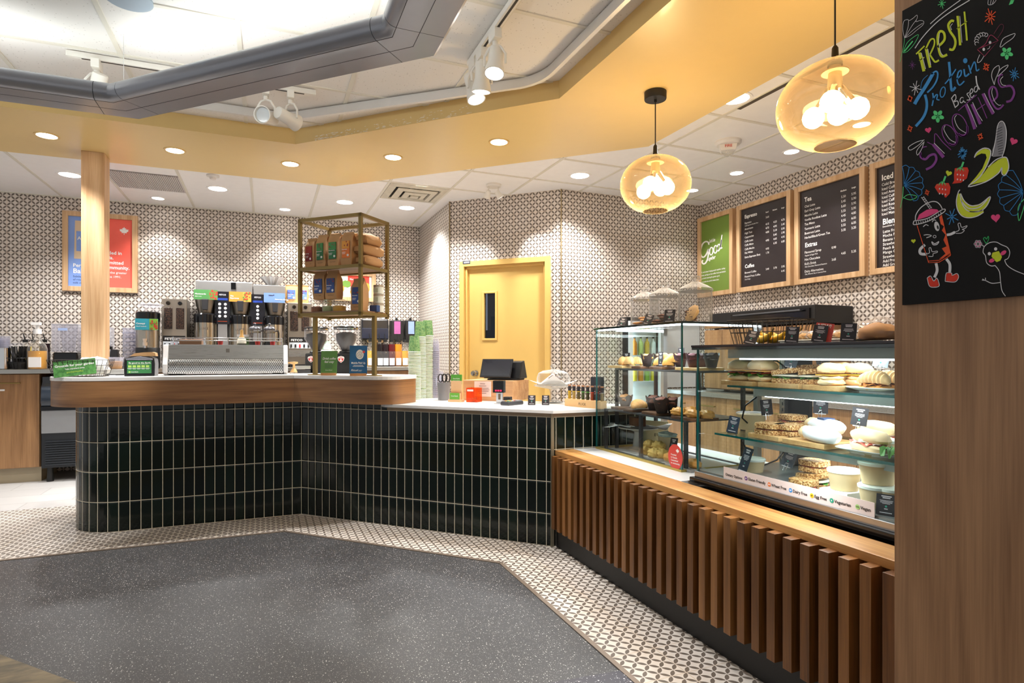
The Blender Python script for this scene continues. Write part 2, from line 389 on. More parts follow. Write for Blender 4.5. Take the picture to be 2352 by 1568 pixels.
strip([(-4.2, YB), (XS, YB)], 0, CZ, 'wall_back', M_petal, 'long back wall of petal patterned tile behind the brewers', TL, (onY(15.5, 500, YB).x+4.2, CZ))
strip([(XS, YB), P1], 0, CZ, 'wall_alcove', M_petal, 'short petal tile wall beside the yellow door, lit by a spot', TL, (0, CZ))
dwl = 1.2587; du0, du1, dzt = [(onD(px, 700, KD).x-XS)*1.41421 for px in (1057.5, 1265)]+[onD(1160, 595, KD).z]
wd_ = MB(); wo = (onD(1058.8, 600, KD).x-XS)*1.4142
for a, b, c, d in ((0, du0+.03, 0, CZ), (du1-.03, dwl, 0, CZ), (du0+.03, du1-.03, dzt-.03, CZ)): wd_.face([(a, 0, c), (b, 0, c), (b, 0, d), (a, 0, d)])
wd_ = struct(wd_, 'wall_door', M_petal, 'slanted petal tile wall around the yellow door', 'wall', loc=(P1[0], P1[1], 0), rz=R(-45), recalc=False)
set_uv(wd_, lambda co, n: ((co.x-wo)/TL, (co.z-CZ)/TL))
strip([P2, (XR, YC)], 0, CZ, 'wall_centre', M_petal, 'petal tile wall right of the yellow door', TL, (onY(1315.7, 500, YC).x-2.72, CZ))
strip([(XR, YC), (XR, -1.2)], 0, CZ, 'wall_right', M_petal, 'petal tile wall carrying the menu boards', TL, (.02, CZ))
for q, nm in ((P1, 'trim_1'), (P2, 'trim_2')):
    struct(MB().cyl((q[0]-.004, q[1]-.004, 0), (q[0]-.004, q[1]-.004, CZ), .006, n=8), nm, plain('#8d7a55', .4, .6), 'thin bronze edge strip on the tiled wall corner', 'trim')
# floor: dark terrazzo inside, petal tile border along the counters, pale tile behind
FA, FB, FC = (-4.2, 4.39), (.12, 4.355), (1.262, 3.205)
fl = MB().face([(-4.2, -1.5, 0), (1.262, -1.5, 0), (1.262, 3.205, 0), (.12, 4.355, 0), (-4.2, 4.39, 0)])
struct(fl, 'floor', M_terr, 'dark grey speckled terrazzo floor', 'floor')
fb = MB().face([(-4.2, 4.39, 0), (.12, 4.355, 0), (.24, 4.77, 0), (.9, 5.75, 0), (-4.2, 5.75, 0)]).face([(.12, 4.355, 0), (1.262, 3.205, 0), (1.72, 3.37, 0), (.24, 4.77, 0)]) \
    .face([(1.262, -1.5, 0), (3.3, -1.5, 0), (3.3, 3.37, 0), (1.72, 3.37, 0), (1.262, 3.205, 0)])
o = struct(fb, 'floor_border', M_petal_floor, 'petal patterned tile border along the counters', 'floor', recalc=False)
l = o.data.uv_layers.new(name='uv'); d45 = math.sqrt(.5)
for p in o.data.polygons:
    for li in p.loop_indices:
        v = o.data.vertices[o.data.loops[li].vertex_index].co
        a, b = (v.x-.1, v.y-4.37) if p.index == 0 else ((v.x-v.y)*d45, (v.x+v.y-4.47)*d45) if p.index == 1 else (v.x-1.27, v.y)
        l.data[li].uv = (a/TL, b/TL)
t = NT('pale_floor_tile'); br = t.n('ShaderNodeTexBrick'); t.link(t.coord(), br.inputs[0]); br.offset = .5
br.inputs['Color1'].default_value = hx('#c2c0be'); br.inputs['Color2'].default_value = hx('#b8b6b4'); br.inputs['Mortar'].default_value = hx('#a5a2a0')
for k, v in (('Scale', 1), ('Mortar Size', .004), ('Brick Width', .6), ('Row Height', .3)): br.inputs[k].default_value = v
t.set(Base_Color=br.outputs[0], Roughness=.45)
struct(MB().face([(-4.2, 5.75, 0), (.9, 5.75, 0), (.24, 4.77, 0), (1.72, 3.37, 0), (3.3, 3.37, 0), (3.3, -1.5, 0), (4.43, -1.5, 0), (4.43, 5.28, 0), (2.72, 5.28, 0), (1.83, 6.17, 0), (1.83, 7.53, 0), (-4.2, 7.53, 0)]), 'floor_service', t.mat, 'pale grey tiled floor behind the counter', 'floor')
M_strip = plain('#8b7d70', .35, .3)
mbs = MB()
for a, b in ((FA, FB), (FB, FC), (FC, (1.262, -1.5))):
    mbs.sweep([a, b], [(-.006, 0), (.016, 0), (.016, .005), (-.006, .005)])
struct(mbs, 'trim_3', M_strip, 'thin metal strip between the terrazzo and the petal tile', 'trim')
bt = NT('brown_slate'); bt.set(Base_Color=bt.ramp(bt.noise(bt.coord('Object', (1, 3, 1)), 6, 5, .65), (.3, hx('#4a4231')), (.7, hx('#8d7d5c'))), Roughness=.5); M_slate = bt.mat
A1, A2 = onZ(0, 1504, 0), onZ(172, 1568, 0); dv = (A2-A1).normalized()
struct(MB().prism([tuple(A1-dv*1.5)[:2], tuple(A2+dv*1.2)[:2], tuple(A2+dv*1.2+Vector((-1.2, -1.2, 0)))[:2], tuple(A1-dv*1.5+Vector((-1.2, -1.2, 0)))[:2]], -.01, .003), 'floor_slate', M_slate, 'brown slate tile at the near left corner of the floor', 'floor')
B1, B2 = onZ(1264, 1568, 0), onZ(1441, 1537, 0); dv = (B2-B1).normalized()
struct(MB().prism([tuple(B1-dv*.5)[:2], (1.245, B2.y), (1.245, .9), tuple(B1-dv*.5+Vector((0, -.7, 0)))[:2]], -.01, .003), 'floor_patch', M_terr2, 'darker violet terrazzo patch at the bottom edge', 'floor')
# ceiling: fissured board inside the yellow ring, smooth vinyl board outside
t = NT('fissured_board'); v = t.coord(); vo = t.n('ShaderNodeTexVoronoi'); t.link(v, vo.inputs[0]); vo.inputs['Scale'].default_value = 58
wp = t.noise(v, 40, 3, .7); k = t.m('MULTIPLY', t.m('LESS_THAN', vo.outputs['Distance'], t.m('MULTIPLY', wp, .36)), t.m('GREATER_THAN', _sep(t, vo.outputs['Color']), .5))
t.set(Base_Color=t.mix(t.m('MULTIPLY', k, .4), hx('#e9e6e2'), hx('#9d9890')), Roughness=.9); t.bump(t.m('SUBTRACT', 1, k), .4, .004); M_fiss = t.mat
struct(MB().face([(-4.2, -1.5, CZ), (1.7, -1.5, CZ), (1.7, 3.25, CZ), (.25, 4.72, CZ), (-4.2, 4.72, CZ)]), 'ceiling', M_fiss, 'pitted white ceiling board inside the yellow ring', 'ceiling', recalc=False)
struct(MB().face([(-4.2, 4.72, CZ), (.25, 4.72, CZ), (1.7, 3.25, CZ), (1.7, -1.5, CZ), (4.43, -1.5, CZ), (4.43, 5.28, CZ), (2.72, 5.28, CZ), (1.83, 6.17, CZ), (1.83, 7.53, CZ), (-4.2, 7.53, CZ)]), 'ceiling_service', M_white, 'smooth white ceiling boards above the service area', 'ceiling', recalc=False)
gb = MB()
for i in range(10):
    y = 3.24-.6096*5+.6096*i
    x1 = XR if y < YC else (KD-y if y < 6.17 else XS)
    gb.box((-4.2, y-.012, CZ-.006), (x1, y+.012, CZ+.002))
for y in (7.5,): gb.box((-4.2, y, CZ-.006), (XS, YB, CZ+.001))
for i in range(14):
    x = 1.09-.6096*8+.6096*i
    y1 = YB if x < XS else (KD-x if x < 2.72 else YC)
    gb.box((x-.012, -1.5, CZ-.0055), (x+.012, y1, CZ+.002))
struct(gb, 'ceiling_grid', M_cream, 'cream metal bars of the suspended ceiling grid', 'ceiling')
struct(MB().box((2.0, 2.4, CZ-.008), (2.03, 2.98, CZ-.004)).box((2.915, 1.8, CZ-.008), (2.945, 3.1, CZ-.0065)), 'trim_4', plain('#4b4235', .7), 'dark open gap along a ceiling bar above the menu boards', 'trim')
# yellow soffit ring
SO = [(-4.2, 5.64), (.585, 5.64), (2.618, 3.68), (2.618, -1.5)]; SI = [(-4.2, 4.63), (.2, 4.63), (1.634, 3.2), (1.634, -1.5)]
struct(MB().prism(SO+SI[::-1], SZ, CZ), 'ceiling_soffit', M_yel_s, 'dropped yellow painted soffit ring', 'soffit')
# chipped paint along the inner face of the slanted run
rnd = random.Random(4); ch = MB()
for i in range(150):
    u = .09+.62*rnd.random()**.9 if i > 40 else .09+.1*rnd.random(); x, y = .2+1.434*u, 4.63-1.43*u; hz = SZ+.002+abs(rnd.gauss(0, .012)) if i % 3 else SZ+.03+.05*rnd.random()*u
    L_, hh = rnd.uniform(.002, .022), rnd.uniform(.0008, .003); q = .7071; e = .0012
    pts = [(a*L_*math.cos(b), hh*math.sin(b)) for b in [k*PI/3+rnd.uniform(-.3, .3) for k in range(6)] for a in (rnd.uniform(.5, 1),)]
    ch.face([(x-e*q+a*q, y-e*q-a*q, hz+b) for a, b in pts])
struct(ch, 'trim_5', plain('#efe6d8', .7), 'chips of missing paint on the slanted soffit edge', 'trim')
# oak clad pillar and the panel at the right
struct(MB().box((-1.288, 5.384, 0), (-1.139, 5.55, SZ)), 'pillar', M_oak, 'square oak clad pillar behind the counter end', 'pillar', bevel=.003)
XP = 1.48
struct(MB().box((XP, -.9, 0), (XP+.07, 1.027, CZ)), 'wall_panel', M_panel, 'tall oak panel at the right edge carrying the chalkboard', 'wall', bevel=.002)
# door
D0 = Vector((P1[0], P1[1], 0)); dr = bpy.data.objects.new('door_1', None); scene.collection.objects.link(dr); dr.location = D0; dr.rotation_euler = (0, 0, R(-45)); tag(dr, 'yellow painted metal door with a narrow window', 'door', kind='structure')
U = lambda px: (onD(px, 700, KD).x-XS)*1.41421; ZD = lambda px, py: onD(px, py, KD).z
u0, u1, zt = U(1057.5), U(1265), ZD(1160, 595)
fr = MB().box((u0, -.03, 0), (u0+.055, .02, zt)).box((u1-.055, -.03, 0), (u1, .02, zt)).box((u0+.055, -.03, zt-.055), (u1-.055, .02, zt))
fr.box((u0+.055, .0, 0), (u0+.08, .08, zt-.055)).box((u1-.08, .0, 0), (u1-.055, .08, zt-.055)).box((u0+.055, .0, zt-.08), (u1-.055, .08, zt-.055))
fr.build('door_frame', M_yel, dr, bevel=.003)
lx0, lx1 = u0+.062, u1-.062; wx0, wx1 = U(1109), U(1134.5); wz0, wz1 = ZD(1122, 776.5), ZD(1122, 672.5)
lf = MB(); yl = .035
for a, b, c, d in ((lx0, wx0, 0, zt-.07), (wx1, lx1, 0, zt-.07), (wx0, wx1, 0, wz0), (wx0, wx1, wz1, zt-.07)): lf.box((a, yl, c), (b, yl+.04, d))
lf.build('door_leaf', M_yel, dr)
wf = MB(); e = .022
for a, b, c, d in ((wx0-e, wx0, wz0-e, wz1+e), (wx1, wx1+e, wz0-e, wz1+e), (wx0, wx1, wz0-e, wz0), (wx0, wx1, wz1, wz1+e)): wf.box((a, yl-.01, c), (b, yl, d))
wfo = wf.build('window_frame', M_yel, dr, bevel=.003)
MB().box((wx0, yl+.015, wz0), (wx1, yl+.02, wz1)).build('window_pane', clear('door_glass', (.5, .53, .6, 1)), dr)
MB().box((wx0-.1, yl+.3, wz0-.2), (wx1+.25, yl+.32, wz1+.2)).box((wx0-.1, yl+.1, wz0-.2), (wx1+.25, yl+.3, wz0+.09), 1).box((wx0+.01, yl+.15, wz0+.09), (wx0+.06, yl+.2, wz0+.24), 2).box((wx0+.085, yl+.15, wz0+.13), (wx1+.02, yl+.2, wz0+.26), 3).build('room_beyond', [plain('#8d93a6', .8), plain('#3d4656', .6), plain('#24507a', .4), plain('#14161b', .4)], dr)
kx, kz = U(1090), ZD(1090, 857)
MB().lathe([(.03, 0), (.03, .006), (.012, .01), (.012, .035), (.026, .045), (.032, .06), (.026, .075), (0, .08)], 20, 0, Matrix.Translation((kx, yl, kz)) @ Matrix.Rotation(R(90), 4, 'X')).build('door_knob', plain('#a9a49b', .25, 1.0), dr, smooth=True)
np_ = MB().box((U(1066), -.033, ZD(1074, 607)), (U(1083), -.03, ZD(1074, 600)), 0)
for i in range(5): np_.box((U(1069+2.6*i), -.0335, ZD(1074, 605.3)), (U(1070.6+2.6*i), -.033, ZD(1074, 601.8)), 1)
np_.build('name_plate', [plain('#3a3c44', .4), plain('#b9bcc6', .4)], dr)
# ================================================================== counters
def arc(cx, cy, r, a0, a1, n): return [(cx+r*math.cos(R(a0+(a1-a0)*i/n)), cy+r*math.sin(R(a0+(a1-a0)*i/n))) for i in range(n+1)]
Q = math.sqrt(.5); ZT = 1.058; ZL = .859; ZB = .605; ZS = 1.074; ZW = .86
def bar_outline(g=0.0):                          # g = inset
    C = (.189, 4.68); te = .84-g; D = .45-g
    pt = lambda t, d: (C[0]+(t+d)*Q, C[1]+(-t+d)*Q)
    r = .17; k = []; r2 = .14
    for i in range(9):
        a = R(90*i/8); k.append(pt(te-r+r*math.sin(a), g+r-r*math.cos(a)))
    for i in range(9):
        a = R(90*i/8); k.append(pt(te-r2+r2*math.cos(a), D-r2+r2*math.sin(a)))
    left = arc(-1.02, 5.03, .35-g, 90, 270, 20)
    return left+[(C[0]+.41*g, C[1]+g)]+k+[(.125-.41*g, 5.38-g)]
bc = thing('bar_counter', 'bar counter with a rounded end, oak apron and dark green tiled base', 'counter', (-.4, 4.9, 0))
def loc(poly, o): return [(a-o[0], b-o[1]) for a, b in poly]
OB = (-.4, 4.9)
ap = MB().prism(loc(bar_outline(.004), OB), .8605, 1.032).build('apron', M_apron, bc, smooth=True)
set_uv(ap, lambda co, n: (co.x if co.x < .589 else .589+(co.x-.589-co.y-.0)*.7071, co.z))
ap['label'] = 'curved oak apron under the white top'
KF = 5.03
path = [(-.93, 5.40)]+arc(-.93, 5.09, .31, 90, 270, 22)[1:]+[(.25, 4.78), (1.67, 3.36), (2.37, 3.36)]
sc_ = sum(math.hypot(b[0]-a[0], b[1]-a[1]) for a, b in zip(path[:24], path[1:24]))
tb = strip(loc(path, OB), 0, .8575, 'tiled_base', M_green, None, 1, (sc_, 0), kind=None, parent=bc); tb['label'] = 'glossy dark green tiles laid upright with pale joints'
MB().box((1.655+.4, 3.352-4.9, 0), (1.676+.4, 3.361-4.9, .84)).build('corner_trim', plain('#8f8672', .35, .5), bc)
MB().prism(loc([(-.93, 5.39), (-.9, 4.85), (.3, 4.85), (1.7, 3.45), (2.3, 3.45), (2.3, 3.5), (1.75, 3.52), (.83, 5.05), (.35, 4.97), (.2, 5.37)], OB), .0, .818).build('core', plain('#6d6458', .8), bc)
tag(MB().prism(bar_outline(), 1.032, ZT).build('worktop', M_quartz, bevel=.003), 'white quartz top of the raised bar counter', 'worktop')
lo = [(.775, 4.213), (1.658, 3.33), (2.37, 3.33), (2.37, 3.559), (.825, 5.104), (.62, 4.80)]
lw = tag(MB().prism(lo, .838, ZL).build('worktop', M_quartz, bevel=.002), 'white quartz top of the lower till counter', 'worktop')
MB().prism([(.80, 4.215), (1.664, 3.352), (2.36, 3.352), (2.36, 3.55), (.83, 5.08), (.65, 4.78)], .816, .838).build('underlay', plain('#8a7863', .8, var=.2), lw)

# slatted bench under the glass cases
bn = thing('display_bench', 'low bench clad in upright walnut slats with an oiled oak edge', 'bench', (1.7, 2.1, 0)); OX, OY = 1.7, 2.1
MB().box((1.705-OX, .9-OY, .10), (1.73-OX, 3.358-OY, .575)).build('backing_panel', M_back, bn)
MB().box((1.69-OX, .9-OY, 0), (1.72-OX, 3.355-OY, .135)).build('plinth', plain('#0c0a0a', .5), bn)
MB().box((1.685-OX, .9-OY, .575), (1.82-OX, 3.358-OY, ZB)).build('top_edge', M_nose, bn, bevel=.002)
rnd = random.Random(2)
for i in range(33):
    y = 3.318-.0715*i
    MB().box((1.64-OX, y-.037-OY, .128), (1.706-OX, y-OY, .578)).build('slat', M_slat2 if rnd.random() < .3 else M_slat, bn, bevel=.0012)
MB().box((1.72-OX, .9-OY, .0), (2.6-OX, 3.35-OY, .58)).build('carcass', plain('#3a332c', .7), bn)
tag(MB().box((1.82, 2.3, .58), (2.6, 3.358, ZB)).build('worktop', M_quartz), 'white quartz top of the slatted bench under the pastry case', 'worktop')

# back counter along the long wall
tag(MB().box((-3.0, 6.88, 1.034), (1.82, 7.525, ZS)).build('worktop', brushed('steel_top', '#b5b3ad', .3), bevel=.003), 'brushed steel worktop along the back wall', 'worktop')
def cabinet(name, label, x0, x1, y0, y1, z1, doors, rz, org, toe='#9d9077', group=None, drawer=False):
    t = thing(name, label, 'cabinet', org, rz, group)
    MB().box((x0, y0+.022, .14), (x1, y1, z1)).build('carcass', M_cab, t)
    MB().box((x0, y0+.05, 0), (x1, y1-.05, .14)).build('toe_kick', plain(toe, .5), t)
    w_ = (x1-x0)/doors
    for i in range(doors):
        d = MB().box((x0+i*w_+.002, y0, .145), (x0+(i+1)*w_-.002, y0+.02, z1-.004)).build('door', M_cab, t, bevel=.0015)
        hx0 = x0+(i+.5)*w_; hz = z1-.085
        MB().tube([(hx0-.09, y0-.028, hz), (hx0+.09, y0-.028, hz)], .007, 10).cyl((hx0-.075, y0, hz), (hx0-.075, y0-.028, hz), .005).cyl((hx0+.075, y0, hz), (hx0+.075, y0-.028, hz), .005).build('handle', M_gold, d)
    return t
cb = cabinet('base_cabinet', 'oak base cabinet with a brass handle at the left edge', -.46, .46, 0, .55, 1.03, 2, 0, (-2.45, 6.95, 0))
cabinet('base_cabinet', 'long oak base cabinet under the brewers, right of the ice machine', -1.5, 1.5, 0, .55, 1.03, 5, 0, (.3, 6.95, 0))
tag(MB().box((-2.36, 6.941, .872), (-2.255, 6.949, .888)).build('door_label', plain('#e8e8e8', .4)), 'short white strip stuck on the left oak cabinet door', 'label')
im = thing('ice_machine', 'under-counter ice machine with dark curved lid and black louvred grille', 'ice machine', (-1.66, 6.9, 0))
MB().box((-.3, .02, .136), (.3, .58, 1.0)).build('body', plain('#30343a', .4), im)
prof = [(.58, .72), (.0, .72), (-.02, .76), (-.005, .9), (.05, .98), (.12, 1.0), (.58, 1.0)]
MB().add([(x, a, b) for x in (-.305, .305) for a, b in prof], [tuple(range(7)), tuple(range(13, 6, -1))]+[(i, (i+1) % 7, 7+(i+1) % 7, 7+i) for i in range(7)]).build('lid', plain('#2b3542', .22, coat=.5), im, smooth=True, bevel=.004)
MB().box((-.305, -.012, .68), (.305, .03, .72)).text('Scotsman', -.005, .688, .03, 1, -.014, bold=True, shear=.2).build('lid_rail', [M_black_g, plain('#c9ccd0', .4)], im)
MB().box((-.302, -.004, .465), (.302, .03, .68)).build('front_panel', plain('#9b9da0', .38, .5), im)
g = MB().box((-.302, 0, .136), (.302, .03, .465))
for i in range(11): g.box((-.27, -.012, .16+i*.022), (.27, .0, .172+i*.022), 1)
g.build('grille', [plain('#15191f', .5), plain('#22272e', .35)], im)
for x in (-.25, .25): MB().cyl((x, .06, 0), (x, .06, .136), .03, .022).build('foot', M_black, im)

# service counter along the right wall, seen through the glass cases
for i in range(5):
    cabinet('base_cabinet', ['oak base cabinet behind the pastry case, at the far corner', 'oak base cabinet behind the pastry case, second from the corner', 'oak base cabinet behind the sandwich case, third from the corner', 'oak base cabinet behind the sandwich case, fourth from the corner', 'oak base cabinet behind the sandwich case, farthest from the corner'][i],
            -.425, .425, 0, .6, .82, 2, R(-90), (3.82, 4.62-.85*i, 0), '#5d554a')
tag(MB().box((3.79, .75, .82), (4.43, 5.05, ZW)).build('worktop', M_steel, bevel=.003), 'steel worktop along the right wall behind the glass cases', 'worktop')
tag(MB().box((3.9, 5.262, ZW), (4.42, 5.278, 1.5)).build('splash_panel', plain('#cfcfd0', .3)), 'pale grey splash panel on the wall beside the fridge', 'panel')
fc = thing('tap', 'chrome column tap on the steel worktop behind the pastry case', 'tap', (4.1, 4.85, ZW))
MB().lathe([(.045, 0), (.045, .015), (.02, .03)], 16).build('base', M_black, fc, smooth=True)
MB().tube([(0, 0, .02), (0, 0, .2), (-.03, 0, .25), (-.09, 0, .27), (-.14, 0, .25)], .018, 12).build('spout', M_chrome, fc, smooth=True)
wc = thing('oak_cupboard', 'oak cupboard on the right wall under the black oven', 'cupboard', (4.0, 4.05, ZW))
MB().box((0, -.62, .02), (.42, .62, .59)).build('carcass', M_cab, wc)
for y in (-.62, 0): 
    d = MB().box((-.02, y+.002, .03), (0, y+.618, .585)).build('door', M_cab, wc, bevel=.0015)
for y in (-.55, .55): MB().cyl((.2, y, 0), (.2, y, .02), .03).build('foot', M_black, wc)
ov = thing('oven', 'low black oven on the oak cupboard at the right wall', 'oven', (3.98, 4.0, 1.45))
MB().box((0, -.6, .012), (.43, .6, .155)).build('body', M_black, ov, bevel=.006)
MB().box((-.012, -.56, .03), (0, .3, .13)).build('door', M_black_g, ov); MB().tube([(-.04, -.5, .115), (-.04, .24, .115)], .008).cyl((-.012, -.48, .115), (-.04, -.48, .115), .006).cyl((-.012, .22, .115), (-.04, .22, .115), .006).build('handle', M_dkgrey, ov)
for x in (.05, .38):
    for y in (-.55, .55): MB().cyl((x, y, 0), (x, y, .014), .018).build('foot', M_dkgrey, ov)
# drinks fridge
FX, FY = 3.653, 5.20
df = thing('drinks_fridge', 'glass door drinks fridge with white lit interior built into the far wall', 'fridge', (FX, FY, 0))
MB().box((-.223, 0, .08), (-.19, .075, 1.6)).box((.19, 0, .08), (.223, .075, 1.6)).box((-.19, .066, .08), (.19, .075, 1.6)).box((-.19, 0, 1.5), (.19, .066, 1.6)).box((-.19, 0, .08), (.19, .066, .3)).build('cabinet', plain('#17181a', .4), df)
MB().box((-.189, .06, .3), (.189, .0655, 1.5)).build('liner', plain('#f0f4f6', .4), df)
MB().box((-.18, .004, .3), (-.16, .02, 1.48)).build('light_tube', emit('#e8f4ff', 12), df)
for z in (.62, .93, 1.2): MB().box((-.189, 0, z), (.189, .06, z+.008)).build('shelf', plain('#dfe5e8', .3), df)
f_ = MB()
for a, b, c, d in ((-.205, -.165, .08, 1.56), (.165, .205, .08, 1.56), (-.165, .165, .08, .14), (-.165, .165, 1.5, 1.56)): f_.box((a, -.03, c), (b, -.002, d))
dd = f_.build('door', plain('#dfe6ea', .35), df)
M_glass = clear('case_glass', (.945, .988, .985, 1), .01, .8)
MB().box((-.165, -.02, .14), (.165, -.015, 1.5)).build('door_glass', M_glass, dd)
cols = ['#d9c33a', '#d99a2f', '#7fae4a', '#e3d23f', '#cfd7d8', '#e4e6e2']
def bottle(name, label, cat, loc_, r, h, col, cap='#222222', group=None, glass=None):
    t = thing(name, label, cat, loc_, 0, group)
    MB().lathe([(r*.92, 0), (r, .01), (r, h*.6), (r*.8, h*.72), (r*.36, h*.82), (r*.36, h*.93)], 14).build('body', glass or plain(col, .2, var=.08), t, smooth=True)
    MB().lathe([(r*.42, h*.92), (r*.42, h)], 12).build('cap', plain(cap, .4), t, smooth=True)
    return t
for k, (z, nm) in enumerate(((.938, 'middle'), (1.208, 'top'))):
    for i in range(4):
        bottle('juice_bottle', '%s juice bottle on the %s fridge shelf' % ([['yellow', 'amber', 'green', 'lemon yellow'], ['orange', 'pale green', 'golden', 'clear']][k][i], nm), 'bottle', (FX-.105+.078*i, FY+.031, z), .027, .19, [['#d9c33a', '#c98a2a', '#7fae4a', '#e3d23f'], ['#e08a2a', '#b9cf7a', '#d6b13f', '#dfe6e6']][k][i], group='juice bottles in the drinks fridge')
# ================================================================== things on the back counter and on the raised bar
YP = 7.15                                        # plan depth of the row of machines on the back counter
bx = lambda px, Y=YP: onY(px, 800, Y).x
bz = lambda px, py, Y=YP: onY(px, py, Y).z
def pT(ox, oy, oz, y):                            # lettering plane facing the customer
    return lambda a, b: (a, y, b)
def card(mb, x0, x1, z0, z1, y, m=0, th=.004): return mb.box((x0, y, z0), (x1, y+th, z1), m)
M_txt = plain('#f2f2f0', .5); M_dtxt = plain('#2a2320', .6); M_win = clear('clear_plastic', (.93, .93, .95, 1), .05, .8, (.9, .9, .95, 1), .06, .4)
M_bean = NT('coffee_beans'); vo = M_bean.n('ShaderNodeTexVoronoi'); M_bean.link(M_bean.coord(), vo.inputs[0]); vo.inputs['Scale'].default_value = 110
M_bean.set(Base_Color=M_bean.ramp(vo.outputs['Distance'], (0, hx('#6b4a38')), (.5, hx('#140b08'))), Roughness=.35); M_bean.bump(vo.outputs['Distance'], .6, .004); M_bean = M_bean.mat
# coffee grinders with two bean windows
def twin_grinder(label, x0, x1, zt):
    W = x1-x0; H = zt-ZS; t = thing('coffee_grinder', label, 'grinder', ((x0+x1)/2, YP, ZS)); h = W/2
    MB().box((-h, 0, .02), (h, .32, H)).build('housing', brushed('grinder_steel', '#b3aca2', .3, 'z'), t, bevel=.004)
    for sx in (-1, 1):
        w_ = MB().box((sx*h*.47-h*.33, -.012, H*.56), (sx*h*.47+h*.33, .0, H*.87)); w_.build('bean_window', M_bean, t, bevel=.012)
        MB().lathe([(.02, 0), (.022, .02), (.016, .035)], 12, 0, Matrix.Translation((sx*h*.47, 0, H*.935)) @ Matrix.Rotation(R(90), 4, 'X')).build('knob', M_black_g, t, smooth=True)
    p = MB().box((-h*.88, -.008, H*.29), (h*.88, 0, H*.46), 0).box((-h*.88, -.009, H*.385), (h*.88, -.001, H*.465), 1).text('FETCO', -h*.75, H*.405, .032, 2, -.0105, bold=True, sx=1.25)
    for i in range(5): p.box((-h*.72+i*h*.36-.008, -.012, H*.305), (-h*.72+i*h*.36+.008, -.008, H*.355), 3 if i == 2 else 1)
    p.build('control_panel', [plain('#cfd6dc', .4), M_black, M_txt, plain('#d8323a', .4)], t)
    MB().box((-h*.92, -.02, H*.16), (h*.92, 0, H*.265)).build('drip_shelf', M_steel, t)
    MB().box((-h*.85, -.06, .0), (h*.85, .0, .03)).build('base', M_black, t)
    return t
twin_grinder('steel twin grinder with full bean windows, left of the brewers', bx(371), bx(429), bz(400, 686))
twin_grinder('steel twin grinder behind the gold rack, left bean window full', bx(661), bx(716), bz(690, 696))
# brewers
brew = thing('coffee_brewer', 'twin steel coffee brewer with green and orange cards', 'brewer', (bx(515), YP, ZS))
def brewer(t, x0, x1, zt, cols):
    c = (x0+x1)/2; X0, X1 = x0-t.location.x, x1-t.location.x; H = zt-ZS
    MB().box((X0, 0, H-.17), (X1, .34, H)).build('hood', M_alu, t, bevel=.006)
    MB().box((X0, .2, .03), (X1, .34, H-.17)).build('back', M_steel_z, t)
    MB().box((X0, -.05, 0), (X1, .34, .03)).build('base_tray', M_steel, t)
    for cx, n in cols:
        cx -= t.location.x
        MB().box((cx-.045, -.03, .03), (cx+.045, .2, H*.52)).build('column', M_alu, t)
        p = MB().box((cx-.075, -.06, H*.5), (cx+.075, -.03, H*.875), 0).text('FETCO', cx, H*.83, .022, 1, -.0615, 'c', True)
        p.box((cx-.05, -.061, H*.775), (cx+.05, -.06, H*.8), 2)
        for r_ in range(4):
            for k in range(n): p.lathe([(.015, 0), (.015, .002)], 12, 1, Matrix.Translation((cx+(k-.5*(n-1))*.055, -.0602, H*.73-r_*.043)) @ Matrix.Rotation(R(90), 4, 'X'))
        p.box((cx-.045, -.061, H*.53), (cx+.045, -.06, H*.535), 3); p.build('control_panel', [plain('#15151c', .3), plain('#d5d7de', .4), plain('#2747a8', .4), plain('#d0502a', .4)], t)
def basket(t, px0, px1, py0, py1):
    x0, x1 = bx(px0)-t.location.x, bx(px1)-t.location.x; z0, z1 = bz(px0, py1)-ZS, bz(px0, py0)-ZS; c = (x0+x1)/2; r = (x1-x0)/2
    b = MB().lathe([(r*.72, z0), (r, z1), (r*1.02, z1+.012), (r*.9, z1+.012)], 24, c=(c, .0, 0)).build('brew_basket', brushed('basket_steel', '#8f867a', .3), t, smooth=True)
    MB().box((c-.025, -r-.03, z0+.03), (c+.025, -r+.02, z1+.01), top=(1.25, 1)).build('handle', M_dkgrey, b, bevel=.006)
brewer(brew, bx(449), bx(580), bz(515, 646), [(bx(512), 2)]); basket(brew, 448, 498, 690, 719); basket(brew, 529, 577, 694, 722)
brew2 = thing('coffee_brewer', 'single steel coffee brewer with a blue card and paper filters on top', 'brewer', (bx(618), YP, ZS))
brewer(brew2, bx(582), bx(655), bz(610, 654), [(bx(592), 1)]); basket(brew2, 608, 655, 698, 724)
MB().box((bx(539)-.035, YP-.03, bz(539, 665)), (bx(539)+.012, YP+.0, bz(539, 649))).build('top_display', M_black_g).parent = brew
bpy.data.objects['top_display'].location = -Vector(brew.location)
fl_ = MB(); cxx, z0_, z1_ = 0, 0, .12
n = 48
prof = [(.05, 0), (.13, .1)]
fl_.add([((r_*(1+.06*math.cos(12*2*PI*i/n)*(k)))*math.cos(2*PI*i/n), (r_*(1+.06*math.cos(12*2*PI*i/n)*k))*math.sin(2*PI*i/n), z) for k, (r_, z) in enumerate(prof) for i in range(n)], [(i, (i+1) % n, n+(i+1) % n, n+i) for i in range(n)]+[tuple(range(n))])
tag(fl_.build('coffee_filters', M_paper, loc=(bx(626), YP+.14, bz(610, 654))), 'white fluted paper filters standing on the single brewer', 'filters')
